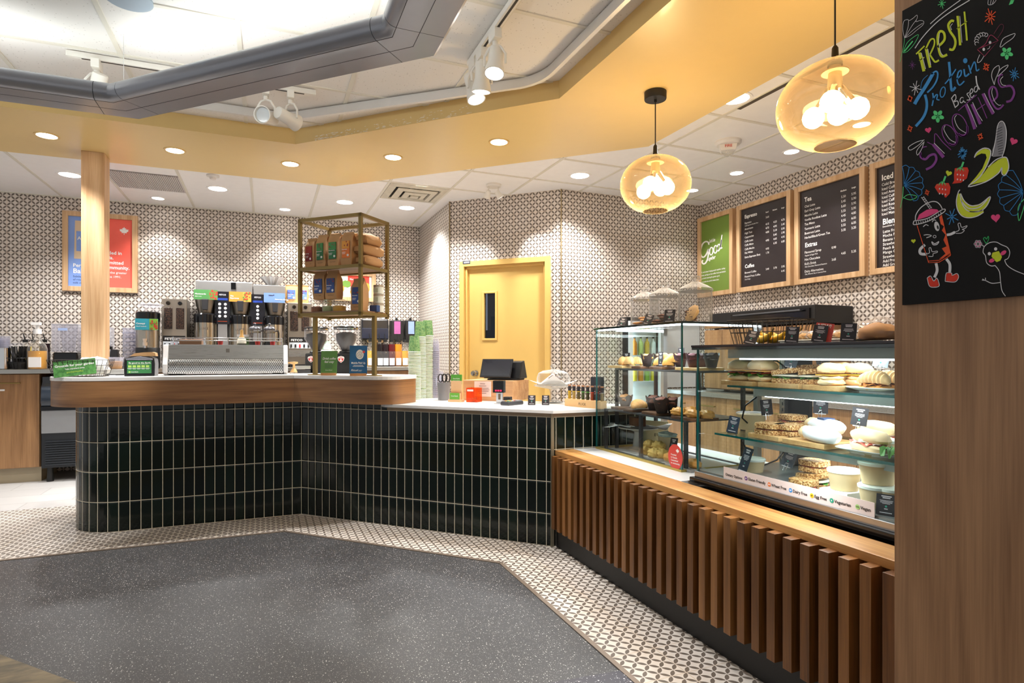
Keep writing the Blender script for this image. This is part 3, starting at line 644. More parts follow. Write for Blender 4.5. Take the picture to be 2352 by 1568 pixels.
# cards on the brewers
def blend_card(label, px, py, Y, bg, art, lines, cat='sign', sz=None, name='blend_sign', mono=False):
    x0, x1, z0, z1 = bx(px[0], Y), bx(px[1], Y), bz(px[0], py[1], Y), bz(px[0], py[0], Y); w_, h_ = x1-x0, z1-z0
    t = thing(name, label, cat, ((x0+x1)/2, Y, z0)); mb = card(MB(), -w_/2, w_/2, 0, h_, 0, 0, .006)
    if art:
        card(mb, .12*w_, w_/2-.001, .001, h_-.001, -.001, 1, .001); rnd = random.Random(label)
        for i in range(26):
            x, z, r_ = rnd.uniform(.15, .47)*w_, rnd.uniform(.1, .92)*h_, rnd.uniform(.03, .075)*w_
            mb.face([(x+r_*math.cos(k*PI/3+i)*rnd.uniform(.6, 1), -.0015-.00002*i, z+r_*math.sin(k*PI/3+i)*rnd.uniform(.6, 1)) for k in range(6)], 2 if i % 3 else 3)
    y = h_*.5
    for s_, (tx, bold) in enumerate(lines): mb.text(tx, -.45*w_ if not mono else .02*w_, y-.22*h_*s_, h_*(.2 if bold else .14), 4, -.002, bold=bold)
    if mono:
        def pp(a, b): return (-.46*w_+a*.44*w_, -.002, .5*h_+b*.35*h_)
        monkey(mb, pp, 5, w_*.02)
    mb.build('board', [plain(bg, .5), plain(art or bg, .5), plain('#b23a2c', .5), plain('#5c8a3a', .5), M_txt, plain('#3a3d55', .6)], t); return t
def monkey(mb, P, m, wd):
    for pts in ([(0, .5), (.05, .7), (.15, .62), (.12, .5), (.02, .62), (.06, .85), (.3, .9), (.42, .75)], [(.42, .75), (.6, .78), (.8, .72), (.95, .8)], [(.45, .72), (.44, .4), (.4, .05), (.48, .03)], [(.52, .7), (.55, .35), (.52, .05), (.6, .03)], [(.8, .7), (.82, .4), (.76, .06), (.85, .04)], [(.86, .7), (.92, .4), (.9, .08), (1, .06)]):
        mb.ribbon(smooth_pts(pts, 4), wd, m, P)
    mb.face([P(a, b) for a, b in ((.4, .8), (.5, .86), (.75, .84), (.9, .8), (.92, .66), (.75, .6), (.55, .58), (.42, .66))], m); mb.face([P(a, b) for a, b in ((.88, .8), (.94, .95), (1.04, .95), (1.08, .82), (1.0, .72), (.9, .72))], m)
blend_card('green coffee card with red berries, leftmost on the brewers', (445, 500), (664, 687), YP-.1, '#4c8a4c', '#5d8a48', [('Montaverde', True), ('dark roast', False)])
blend_card('orange coffee card on the middle of the brewers', (526, 577), (669, 692), YP-.1, '#d8923a', '#e2a347', [('Vita', True), ('Esperanza', True)])
blend_card('blue coffee card with a monkey, on the right hand brewer', (606, 654), (672, 694), YP-.1, '#6f8fd0', None, [('', False), ('Amaretta Co-op', True)], mono=True)
# thermal servers
def server(label, px0, px1, pyt, Y=YP-.02, first=[None]):
    x0, x1 = bx(px0, Y), bx(px1, Y); r = (x1-x0)/2; H = bz(px0, pyt, Y)-ZS
    t = thing('coffee_server', label, 'coffee server', ((x0+x1)/2, Y-.02, ZS))
    MB().lathe([(r*.95, 0), (r, .02), (r, H*.36), (r*.97, H*.37)], 28).build('base', M_black, t, smooth=True)
    MB().lathe([(r*.97, H*.37), (r*.97, H*.83)], 28).build('body', brushed('server_steel', '#b9b0a2', .22, 'z'), t, smooth=True)
    MB().lathe([(r, H*.83), (r, H*.98), (r*.9, H), (0, H)], 28).build('lid', M_black_g, t, smooth=True)
    tp = MB().box((-.02, -r-.05, H*.4), (.02, -r+.01, H*.46)).cyl((0, -r-.035, H*.36), (0, -r-.035, H*.41), .012).box((-.012, -r-.06, H*.45), (.012, -r-.03, H*.52), top=(1.6, 1)).build('tap', M_chrome, t)
    lb = MB()
    for i, ch in enumerate('LUXUS'):
        a = -PI/2+(i-2)*.17
        lb.text(ch, -.012, H*.7, .033, 0, 0, M=None, P=lambda u, v, a=a: ((r*.972)*math.cos(a+u/r), (r*.972)*math.sin(a+u/r), v))
    lb.build('lettering', plain('#4a3f35', .5), t)
    return t
server('steel coffee server under the green card', 445, 499, 720); server('steel coffee server under the orange card', 527, 578, 724); server('steel coffee server under the blue card', 604, 653, 726)
sv = server('steel coffee server with a teal card, left of the twin grinder', 312, 369, 716, YP-.25)
MB().lathe([(.07, 0), (.06, .05), (.1, .07), (.11, .075), (.1, .08), (.085, .078)], 24, c=(.02, .08, bz(330, 716, YP-.25)-ZS)).build('filler_neck', M_win, sv, smooth=True)
blend_card('teal decaf coffee card on the leftmost coffee server', (310, 363), (731, 757), YP-.42, '#2f9db4', '#7fb23f', [('Coosqui', True), ('decaf medium', False)])
# left end of the back counter
YL = 7.05
def onbc(px, Y=YL): return (bx(px, Y), Y, ZS)
t = thing('steel_shaker', 'tall steel cup holder at the left edge of the back counter', 'cup holder', onbc(9, 6.98)); MB().lathe([(.035, 0), (.05, .005), (.053, .2), (.05, .2), (.048, .02), (0, .018)], 20).build('cup', M_chrome, t, smooth=True)
M_clr = clear('plastic_cup', (.9, .9, .93, 1), .08, .9, (.85, .86, .95, 1), .14, .4)
def cup_mesh(r0, r1, h, mat, name='cup', n=18):
    mb = MB().lathe([(r0, 0), (r1, h), (r1*1.06, h), (r1*1.06, h+.004), (r1*.98, h+.004), (r0*.96, .003), (0, .003)], n)
    return mb
b0 = None
for i in range(12):
    p = (bx(9, 6.98), 6.98, ZS+.019+.017*i)
    if b0 is None: b0 = tag(cup_mesh(.036, .047, .1, M_clr).build('clear_cup', M_clr, loc=p, smooth=True), 'clear plastic cup in the stack standing in the steel holder', 'cup', 'clear cups at the left edge')
    else: dup(b0, p)
bxm = tag(MB().box((-.035, -.04, 0), (.035, .04, .24)).build('blue_carton', plain('#2f7fd0', .5), loc=(bx(1, 7.25), 7.25, ZS), bevel=.002), 'bright blue carton behind the steel cup holder at the left edge', 'carton')
# black basket of straws
t = thing('straw_basket', 'black wire basket full of straws on the back counter', 'basket', onbc(48, 7.0))
sb = MB()
for z, r_ in ((.005, .075), (.055, .09), (.105, .105)): sb.tube([(r_*math.cos(a*PI/12), r_*math.sin(a*PI/12), z) for a in range(24)], .003, 6, closed=True)
for a in range(16): sb.tube([(.075*math.cos(a*PI/8), .075*math.sin(a*PI/8), .005), (.105*math.cos(a*PI/8), .105*math.sin(a*PI/8), .105)], .002, 5)
sb.build('wire_frame', M_black, t); MB().lathe([(0, .002), (.074, .004), (.09, .07), (.088, .07), (.072, .008)], 20).build('liner', plain('#1b1a1a', .6), t)
rnd = random.Random(8); st0 = None
for i in range(60):
    a, r_ = rnd.uniform(0, 6.28), .055*math.sqrt(rnd.random()); p = (t.location.x+r_*math.cos(a), 7.0+r_*math.sin(a), ZS+.02)
    if st0 is None: st0 = tag(MB().tube([(0, 0, 0), (0, 0, .2)], .0035, 6, 0).tube([(0, 0, .2), (0, 0, .204)], .0042, 6, 1).build('straw', [plain('#1b1a1b', .5), plain('#efeeea', .6)], loc=p), 'thin dark straw with a pale end in the black wire basket', 'straw', 'straws in the black basket'); o = st0
    else: o = dup(st0, p)
    o.rotation_euler = (rnd.uniform(-.18, .18), rnd.uniform(-.18, .18), 0)
# syrups at the left
M_liqg = clear('clear_bottle', (.95, .95, .93, 1), .04, 1.0, (.9, .9, .88, 1), .05, .4)
def syrup(label, loc_, r, h, col, lab=True, fill=.55, pump=False, group=None, capc='#161616'):
    t = thing('syrup_bottle', label, 'bottle', loc_, 0, group)
    P_ = [(r*.95, .002), (r, .01), (r, h*.5), (r*.85, h*.6), (r*.4, h*.72), (r*.34, h*.9)]
    MB().lathe(P_, 16, cap=False).build('bottle', M_liqg, t, smooth=True)
    MB().lathe([(0, .003), (r*.93, .004), (r*.96, h*.5*fill/.55)]+([(r*.8, h*.6), (r*.37, h*.72)] if fill > .7 else [])+[(0, h*.5*fill/.55 if fill <= .7 else h*.72)], 16).build('syrup', plain(col, .15, var=.1, coat=.3), t, smooth=True)
    if lab: MB().box((-r*.6, -r*1.03, h*.05), (r*.6, -r*.8, h*.3)).build('paper_label', M_paper, t)
    if pump: MB().cyl((0, 0, h*.88), (0, 0, h*1.0), r*.42).cyl((0, 0, h), (0, 0, h*1.12), r*.16).box((-r*.5, -r*.5, h*1.1), (r*.35, r*.25, h*1.17)).build('pump', M_paper, t)
    else: MB().cyl((0, 0, h*.86), (0, 0, h*.93), r*.42).box((-r*.62, -.006, h*.93), (r*.62, .006, h*.955)).cyl((0, 0, h*.93), (-r*.25, -.01, h*1.15), r*.13, r*.07).build('pourer', [plain(capc, .4)], t)
    return t
s_ = syrup('large clear jug of amber syrup with a white pump, left of the clear blender', onbc(86, 6.95), .078, .38, '#e0a02c', pump=True, fill=.5); 
syrup('yellow bottle with a black pourer behind the basket of straws', onbc(58, 7.2), .052, .3, '#e8cf3a', fill=.8); syrup('dark red bottle with a pourer behind the amber syrup jug', onbc(77, 7.28), .045, .3, '#6e2a20'); syrup('black bottle with a pourer just right of the amber syrup jug', onbc(103, 7.1), .045, .3, '#241417', fill=.9)
t = thing('cup_lids', 'short pile of white paper cup lids behind the straws', 'lids', onbc(41, 7.3)); 
MB().lathe([(.055, 0), (.055, .25), (0, .25)], 20).build('sleeve', M_win, t, smooth=True)
l0 = None
for i in range(16):
    p = (t.location.x, 7.3, ZS+.006+.014*i); 
    if l0 is None: l0 = tag(MB().lathe([(.045, 0), (.045, .006), (.04, .011), (0, .011)], 18).build('lid', plain('#d9cfc4', .6), loc=p), 'pale lid in the short pile behind the straws', 'lid', 'pale lids behind the straws')
    else: dup(l0, p)
# blender with a clear sound cover
Yb_ = 7.1
def blender(label, x0, x1, zt):
    W = x1-x0; t = thing('blender', label, 'blender', ((x0+x1)/2, Yb_, ZS)); h = W/2; H = zt-ZS
    MB().box((-h, -.13, .0), (h, .13, .16), top=(.9, .9)).build('base', M_black_g, t, bevel=.01)
    c_ = MB()
    for a, b in (((-h, -.13, .165), (h, -.126, H)), ((-h, .126, .165), (h, .13, H)), ((-h, -.126, .165), (-h+.004, .126, H)), ((h-.004, -.126, .165), (h, .126, H)), ((-h, -.13, H), (h, .13, H+.005))): c_.box(a, b)
    co_ = c_.build('sound_cover', M_win, t); MB().box((-h*.5, -.134, H-.06), (h*.2, -.13, H-.035)).build('cover_label', plain('#9fb4e0', .5), co_)
    MB().lathe([(h*.45, .18), (h*.7, .42), (h*.72, .42), (h*.47, .175)], 4, cap=False).build('jug', M_win, t); return t
blender('blender under a clear cover, left of the oak pillar', bx(128, Yb_), bx(188, Yb_), bz(140, 746, Yb_)); blender('blender under a clear cover, half hidden behind the oak pillar', bx(196, Yb_), bx(256, Yb_), bz(230, 752, Yb_))
t = thing('deli_cups', 'tower of clear ribbed containers beside the teal card server', 'containers', (bx(297, 7.0), 7.0, ZS)); l0 = None
MB().box((-.07, -.07, 0), (.07, .07, .006)).build('tray', M_dkgrey, t)
for i in range(9):
    p = (bx(297, 7.0), 7.0, ZS+.007+.043*i)
    if l0 is None: l0 = tag(MB().lathe([(.052, 0), (.06, .05), (.064, .05), (.064, .056), (.058, .056), (.05, .004), (0, .004)], 18).build('clear_container', M_clr, loc=p, smooth=True), 'clear ribbed container in the tower left of the teal card server', 'container', 'clear containers in a tower')
    else: dup(l0, p)
t = thing('scoop_holder', 'small black slanted holder on the back counter right of the pillar', 'holder', onbc(262, 6.97)); MB().box((-.04, -.05, 0), (.05, .05, .19), top=(.6, .8)).build('body', M_dkgrey, t, bevel=.004); MB().box((-.03, -.04, .19), (-.01, .0, .22)).build('handle', M_black, t)
# coffee bags on top of the second grinder
def bag(label, loc_, w_, d_, h_, rz=0, lab=None, art='#b0352c', name=None, band='', tint=None, tilt=0, group=None, fold=True, top=.25):
    t = thing('coffee_bag', label, 'coffee bag', loc_, rz, group); mat = M_kraft if tint is None else plain(tint, .75, var=.12)
    a, b = w_/2, d_/2; rnd = random.Random(label); j = lambda s=.004: rnd.uniform(-s, s)
    V = []
    for z, fx, fy in ((0, .94, .92), (.03, 1, 1), (h_*.35, 1.02, 1.04), (h_*.7, 1, .95), (h_*.84, .98, .55), (h_*.93, .97, .14), (h_, .96, .12)):
        yo = -d_*top*max(0, (z/h_-.6))/.4*.5
        for q in ((-1, -1), (0, -1.06), (1, -1), (.9, 0), (1, 1), (0, 1.06), (-1, 1), (-.9, 0)): V.append((a*q[0]*fx+j(), b*q[1]*fy+j()+yo, z+(j(.003) if z else 0)))
    F_ = [tuple(range(8))[::-1]]+[(k*8+i, k*8+(i+1) % 8, k*8+8+(i+1) % 8, k*8+8+i) for k in range(6) for i in range(8)]+[tuple(48+i for i in range(8))]
    MB().add(V, F_).build('bag_body', mat, t, smooth=True)
    if lab:
        yb = -b*1.075-.004; lw, z0, z1 = w_*.68, h_*.22, h_*.72
        m_ = MB().box((-lw/2, yb-.001, z0), (lw/2, yb+.003, z1), 0)
        m_.box((-lw/2+.001, yb-.002, z0+(z1-z0)*.55), (lw/2-.001, yb-.001, z1-.001), 1)
        for i in range(10):
            x, z, r_ = rnd.uniform(-.4, .4)*lw, z0+(z1-z0)*rnd.uniform(.6, .95), rnd.uniform(.06, .14)*lw
            m_.face([(x+r_*math.cos(k*PI/3)*rnd.uniform(.6, 1), yb-.0025-.0001*i, z+r_*math.sin(k*PI/3)*rnd.uniform(.6, 1)) for k in range(6)], 2 if i % 2 else 1)
        m_.text(band, -lw*.46, z0+(z1-z0)*.47, lw*.17, 3, yb-.004, bold=True); m_.box((-lw*.45, yb-.002, z0+(z1-z0)*.32), (0, yb-.001, z0+(z1-z0)*.35), 3).box((-lw*.45, yb-.002, z0+(z1-z0)*.24), (-.06*lw, yb-.001, z0+(z1-z0)*.265), 3)
        m_.lathe([(lw*.13, 0), (lw*.13, .002)], 12, 3, Matrix.Translation((lw*.3, yb-.001, z0+(z1-z0)*.15)) @ Matrix.Rotation(R(90), 4, 'X'))
        m_.text('Good Earth', 0, h_*.12, w_*.11, 4, yb+.003, 'c')
        m_.build('printed_label', [plain(lab, .5), plain(art, .5), plain('#8e2a30', .5), M_txt, M_dtxt], t)
    return t
def box_at(mb): return mb
zg = bz(690, 696); 
for px, nm in ((670, 'left'), (697, 'right')):
    bag('kraft bag with a blue monkey label, %s of the pair on the second grinder' % nm, (bx(px), YP+.14, zg+.006), .125, .08, .21, 0, '#6f8fd6', '#5a78c4', band='Amaretta', tint='#c99a62')
tag(MB().box((bx(661)+.002, YP+.04, zg+.0005), (bx(716)-.002, YP+.26, zg+.005)).build('bag_tray', M_paper), 'thin white tray under the two bags on the second grinder', 'tray')
# pale green cups and lids behind the bar grinders
def stack(name, label, cat, group, mesh_fn, mat, xy, z, n, step, flip=False, lab0=None, start=0):
    base = None
    for i in range(n):
        p = (xy[0], xy[1], z+step*i)
        if base is None: base = tag(mesh_fn().build(name, mat, loc=p, smooth=True), label, cat, group)
        else: dup(base, p, label=label)
    return base
lid = lambda: MB().lathe([(.046, 0), (.046, .005), (.041, .012), (.03, .012), (0, .009)], 18)
for k, (px, n_, nm) in enumerate(((735, 12, 'left of'), (752, 16, 'between'), (830, 14, 'right of'))):
    stack('lid', ['white lid in the pile on the back counter, left of the black bar grinders', 'white lid in the pile on the back counter, seen between the bar grinders', 'white lid in the pile behind the blue pick up sign'][k], 'lid', ['white lids left of the bar grinders', 'white lids between the bar grinders', 'white lids behind the pick up sign'][k], lid, M_paper, (bx(px, 7.05), 7.05), ZS, n_, .0165)
grc = lambda: MB().lathe([(.046, 0), (.044, .003), (.034, .1), (.0, .1)], 18)
for k, px in enumerate((717, 749, 800)):
    tag(grc().build('paper_cup', plain('#a9cfae', .6, var=.15), loc=(bx(px, 7.3), 7.3, ZS+.20), smooth=True), ['pale green upturned cup on the back counter, behind the left bar grinder hopper', 'pale green upturned cup on the back counter, between the two grinder hoppers', 'pale green upturned cup seen through the right grinder hopper'][k], 'cup')
    stack('paper_cup', ['pale green cup under the upturned one behind the left grinder hopper', 'pale green cup under the upturned one between the hoppers', 'pale green cup under the upturned one behind the right hopper'][k], 'cup', ['pale green cups behind the left hopper', 'pale green cups between the hoppers', 'pale green cups behind the right hopper'][k], grc, plain('#a9cfae', .6, var=.15), (bx(px, 7.3), 7.3), ZS, 10, .0195)
# wall dispensers
Yw = 7.40
def disp(name, label, px0, px1, py0, py1, cat):
    x0, x1, z0, z1 = bx(px0, Yw), bx(px1, Yw), bz(px0, py1, Yw), bz(px0, py0, Yw)
    t = thing(name, label, cat, ((x0+x1)/2, Yw, z0)); return t, (x1-x0)/2, z1-z0
t, h, H = disp('towel_dispenser', 'wide black paper towel dispenser on the back wall', 830, 893, 731, 780, 'dispenser')
MB().box((-h, 0, 0), (h, .128, H)).build('housing', plain('#17181d', .25), t, bevel=.02); MB().box((-h*.97, -.012, H*.05), (h*.97, 0, H*.55)).build('cover', plain('#1d2233', .15), t, bevel=.01)
MB().box((-h*.55, .02, -.03), (h*.6, .024, .01)).build('paper_end', plain('#c9a679', .8), t)
for i, (a, b, col, nm) in enumerate(((898, 927, '#a85a92', 'pink'), (931, 958, '#8fa6d8', 'blue'))):
    t, h, H = disp('soap_dispenser', 'black soap dispenser with a %s window on the back wall' % nm, a, b, 735, 780, 'dispenser')
    MB().box((-h, 0, 0), (h, .128, H)).box((-h*.15, .03, H), (h*.15, .09, H+.035)).build('housing', plain('#141416', .4), t, bevel=.008); MB().box((-h*.5, -.004, H*.3), (h*.5, 0, H*.94)).build('window', plain(col, .3, var=.25), t)
# right end of the back counter: syrups with pourers, in front of the wall
for i, (px, col, nm) in enumerate(((850, '#e8b53a', 'amber syrup bottle, leftmost of the row right of the blue pick up sign'), (872, '#150a0c', 'black syrup bottle right of the gold post'), (885, '#1d0d10', 'black syrup bottle with white label, second right of the gold post'), (899, '#5b1418', 'dark red syrup bottle in the row beside the cup stacks'), (914, '#d8851f', 'orange syrup bottle in the row beside the cup stacks'), (929, '#e5a91f', 'pale golden syrup bottle next to the green cup stacks'), (863, '#caa04a', 'golden syrup bottle behind the right gold post'), (941, '#d9c28f', 'nearly clear syrup bottle half hidden by the cup stacks'))):
    syrup(nm, (bx(px, 6.98), 6.98+(.12 if i > 5 else 0), ZS), .048, .335, col, fill=.86 if i in (1, 2, 3, 4) else .6)
# ================================================================== things on the raised bar
RZ = R(-45); LX = Vector((Q, -Q, 0)); LY = Vector((Q, Q, 0))
def bar(px, Y): return (bx(px, Y), Y, ZT)
# wire basket with the coffee grounds sign
p = onY(188, 800, 4.86); bk = thing('wire_basket', 'dark wire basket with a paper bag of coffee grounds on the bar end', 'basket', (p.x, 4.86, ZT))
wb = MB(); hw, hd, hh = .17, .1, .115
for z, f in ((.004, .82), (.04, .88), (.078, .94), (hh, 1)): wb.tube([(-hw*f, -hd*f, z), (hw*f, -hd*f, z), (hw*f, hd*f, z), (-hw*f, hd*f, z)], .0022, 5, closed=True)
for i in range(13):
    u = -1+2*i/12
    for sy in (-1, 1): wb.tube([(u*hw*.82, sy*hd*.82, .004), (u*hw, sy*hd, hh)], .0017, 5)
    wb.tube([(u*hw*.82, -hd*.82, .004), (u*hw*.82, hd*.82, .004)], .0015, 4)
for i in range(7):
    u = -1+2*i/6
    for sx in (-1, 1): wb.tube([(sx*hw*.82, u*hd*.82, .004), (sx*hw, u*hd, hh)], .0017, 5)
wb.build('wire_frame', plain('#3b3632', .4, .4), bk)
tag(MB().blob((0, 0, .05), .1, .055, .075, .12, 5, 22, -.6).build('paper_bag', plain('#e3e0da', .6, var=.1), loc=(p.x+.06, 4.86, ZT+.009), smooth=True), 'crumpled pale bag of coffee grounds inside the wire basket', 'bag')
gs = thing('grounds_sign', 'green leafy sign about grounds for your garden leaning on the wire basket', 'sign', (onY(173, 800, 4.74).x, 4.745, ZT))
M_leaf = NT('leaf_print'); M_leaf.set(Base_Color=M_leaf.ramp(M_leaf.noise(M_leaf.coord(), 45, 4, .7), (.35, hx('#2f6a2c')), (.62, hx('#5a9a4c'))), Roughness=.55); M_leaf = M_leaf.mat
mb = MB(); tl = Matrix.Rotation(R(-7), 4, 'Y') @ Matrix.Rotation(R(-12), 4, 'X')
mb.box((-.118, 0, .012), (.118, .004, .118), 0, tl)
PP = lambda a, b: tl @ Vector((a, -.001, b))
mb.text('Grounds for your garden', 0, .078, .0215, 1, align='c', bold=True, P=PP); mb.text('Take anywhere away', 0, .057, .013, 1, align='c', bold=True, P=PP); mb.text('goodearthcoffee', 0, .035, .014, 2, align='c', P=PP)
mb.build('board', [M_leaf, M_txt, plain('#b9d94a', .5)], gs)
tag(MB().box((-.15, -.11, 0), (.15, .11, .0015)).build('paper_sheet', M_paper, loc=(onY(200, 800, 4.98).x, 5.02, ZT), rz=.1), 'white sheet of paper lying under the wire basket on the bar end', 'paper')
t = thing('sample_cup', 'small clear cup of brown coffee beans beside the pillar', 'cup', (onY(267, 800, 5.2).x, 5.2, ZT+.0425))
MB().lathe([(.035, .002), (.047, .085), (.05, .085), (.05, .09), (.045, .09), (.034, 0)], 20, cap=False).build('cup', M_clr, t, smooth=True); MB().lathe([(0, .003), (.036, .004), (.042, .058), (0, .062)], 18).build('filling', plain('#b88a5a', .7, var=.3), t, smooth=True)
t = thing('scale', 'flat steel scale under the cup of beans beside the pillar', 'scale', (onY(269, 800, 5.2).x, 5.2, ZT)); MB().box((-.065, -.08, .008), (.065, .08, .042)).build('body', M_steel, t, bevel=.003); MB().box((-.06, -.075, 0), (.06, .075, .008)).build('foot', M_black, t)
# napkin dispenser
Yn = 4.84; x0, x1 = bx(285, Yn), bx(355, Yn); nd = thing('napkin_dispenser', 'black and silver napkin dispenser with a green panel on the bar', 'dispenser', ((x0+x1)/2, Yn, ZT)); h = (x1-x0)/2; H = .142
pr = [(-h, .0), (-h*1.02, H*.6), (-h*.98, H*.86), (-h*.6, H*.97), (0, H), (h*.6, H*.97), (h*.98, H*.86), (h*1.02, H*.6), (h, 0)]
def slab_xz(mb, pr, y0, y1, m=0):
    n = len(pr); return mb.add([(a, y0, b) for a, b in pr]+[(a, y1, b) for a, b in pr], [tuple(range(n)), tuple(range(2*n-1, n-1, -1))]+[(i, (i+1) % n, n+(i+1) % n, n+i) for i in range(n)], m)
slab_xz(MB(), pr, .0, .02).build('front_frame', M_black_g, nd, bevel=.004); slab_xz(MB(), [(a*.985, b*.985) for a, b in pr], .02, .17).build('housing', plain('#8d8e93', .25, .8), nd, smooth=True, bevel=.003)
slab_xz(MB(), [(-h*.9, H*.8), (-h*.88, H*.88), (0, H*.985), (h*.88, H*.88), (h*.9, H*.8)], -.006, .0).build('top_band', plain('#9a9aa2', .2, .8), nd, bevel=.002)
mb = MB().box((-h*.8, -.003, H*.14), (h*.8, 0, H*.76), 0)
mb.text('Be good to the Earth.', -h*.7, H*.62, .0155, 1, -.004, bold=True)
for i in range(5):
    cx = -h*.62+i*h*.29
    mb.box((cx-.01, -.004, H*.43), (cx+.01, -.003, H*.54), 2).box((cx-.015, -.004, H*.385), (cx+.015, -.003, H*.4), 1).box((cx-.009, -.004, H*.345), (cx+.009, -.003, H*.36), 1)
mb.box((-h*.7, -.004, H*.17), (-h*.58, -.003, H*.25), 2).text('Good Earth', -h*.54, H*.19, .009, 1, -.004, bold=True).box((-h*.7, -.004, H*.585), (h*.55, -.003, H*.59), 1)
mb.build('message_panel', [plain('#2a6f3c', .35), M_txt, plain('#a3c860', .5)], nd)
np = [(-.085, 0), (-.055, .02), (.0, .027), (.05, .029), (.07, .024), (.075, .0)]
tag(slab_xz(MB(), np, -.05, .05).build('napkin', plain('#c49a6a', .8), loc=(nd.location.x+.02, Yn+.08, ZT+H-.002), smooth=True), 'brown paper napkin sticking out of the dispenser top', 'napkin')
# espresso machine, seen from the customer side
Ye = 4.93; x0, x1 = bx(374, Ye), bx(661, Ye); em = thing('espresso_machine', 'long steel espresso machine with perforated back and white end panels', 'espresso machine', ((x0+x1)/2, Ye, ZT)); h = (x1-x0)/2; H = .222
t = NT('perforated_steel'); v = t.coord('Object'); sp = t.n('ShaderNodeSeparateXYZ'); t.link(v, sp.inputs[0])
rw = t.m('FLOOR', t.m('DIVIDE', sp.outputs[2], .0125)); xo = t.m('ADD', t.m('DIVIDE', sp.outputs[0], .0145), t.m('MULTIPLY', rw, .5))
fx = t.m('MULTIPLY', t.m('SUBTRACT', t.m('FRACT', xo), .5), .0145); fz = t.m('MULTIPLY', t.m('SUBTRACT', t.m('FRACT', t.m('DIVIDE', sp.outputs[2], .0125)), .5), .0125)
hole = t.m('LESS_THAN', t.m('ADD', t.m('MULTIPLY', fx, fx), t.m('MULTIPLY', fz, fz)), .0037**2)
t.set(Base_Color=t.mix(hole, hx('#d6d6d4'), hx('#2a2622')), Metallic=t.m('SUBTRACT', 1, hole), Roughness=.24); M_perf = t.mat
slab = lambda pr, a, b: MB().add([(x, y, z) for x in (a, b) for y, z in pr], [tuple(range(len(pr)))[::-1], tuple(range(len(pr), 2*len(pr)))]+[(i, (i+1) % len(pr), len(pr)+(i+1) % len(pr), len(pr)+i) for i in range(len(pr))])
slab([(.0, .012), (-.004, .05), (.004, .09), (.02, .118), (.40, .118), (.40, .012)], -h+.035, h-.035).build('perforated_panel', M_perf, em, smooth=True)
slab([(.012, .12), (.035, H), (.40, H), (.40, .12)], -h+.03, h-.03).box((-.012, .018, .168), (.012, .024, .196), 1).build('upper_panel', [M_steel, plain('#77716a', .5, .5)], em)
for sx, nm in ((-1, 'left'), (1, 'right')):
    slab([(.03, 0), (-.03, .02), (-.034, .08), (-.012, .13), (.02, H+.004), (.41, H+.004), (.41, 0)], sx*h-(.0 if sx < 0 else .032), sx*h+(.032 if sx < 0 else 0)).build('end_panel', plain('#eef0f3', .3), em, bevel=.008)
rl = MB()
for z in (.035, .055): rl.tube([(-h+.06, .38, H+z), (-h+.06, .05, H+z), (h-.04, .05, H+z), (h-.04, .38, H+z)], .003, 8)
for x in (-h+.06, 0, h-.04): rl.cyl((x, .05, H-.001), (x, .05, H+.06), .005)
rl.build('cup_rail', M_chrome, em); MB().box((-h+.05, .04, H), (h-.035, .4, H+.004)).build('cup_tray', M_steel, em)
for x in (-h+.08, h-.08): MB().box((x-.03, .05, 0), (x+.03, .35, .013)).build('foot', M_black, em)
ZE = ZT+H+.0042; eY = Ye+.2
ex = lambda px: bx(px, eY)
t = thing('storage_box', 'brown lidded box on top of the espresso machine', 'box', (ex(440), eY, ZE)); MB().box((-.075, -.07, 0), (.075, .07, .04)).build('box', plain('#9a7458', .6), t, bevel=.004); MB().box((-.09, -.08, .041), (.09, .08, .052)).build('lid', M_win, t, bevel=.003)
for i, px in enumerate((400, 411)):
    t = thing('glass_jar', ['small clear jar at the left end of the espresso machine top', 'small clear jar beside the brown box on the espresso machine'][i], 'jar', (ex(px), eY-.03*i, ZE)); MB().lathe([(.022, 0), (.024, .04), (.02, .045)], 14).build('body', M_win, t, smooth=True); MB().lathe([(.022, .045), (.022, .056)], 14).build('lid', M_chrome, t, smooth=True)
t = thing('green_box', 'small green and white box behind the tea whisk', 'box', (ex(559), eY+.08, ZE)); MB().box((-.045, -.03, 0), (.045, .03, .065)).build('box', plain('#5a7a45', .5), t); MB().box((-.048, -.033, .065), (.048, .033, .085)).build('lid', M_paper, t)
wk = thing('tea_whisk', 'bamboo tea whisk standing on a pale holder on the espresso machine', 'whisk', (ex(556), eY-.08, ZE)); MB().lathe([(.02, 0), (.034, .012), (.03, .045), (.012, .068), (0, .068)], 18).build('holder', plain('#dcd6c4', .4), wk, smooth=True); MB().lathe([(.03, .03), (.024, .05), (.011, .075), (.0105, .115), (0, .117)], 18).build('whisk', plain('#c79a54', .6, var=.2), wk, smooth=True)
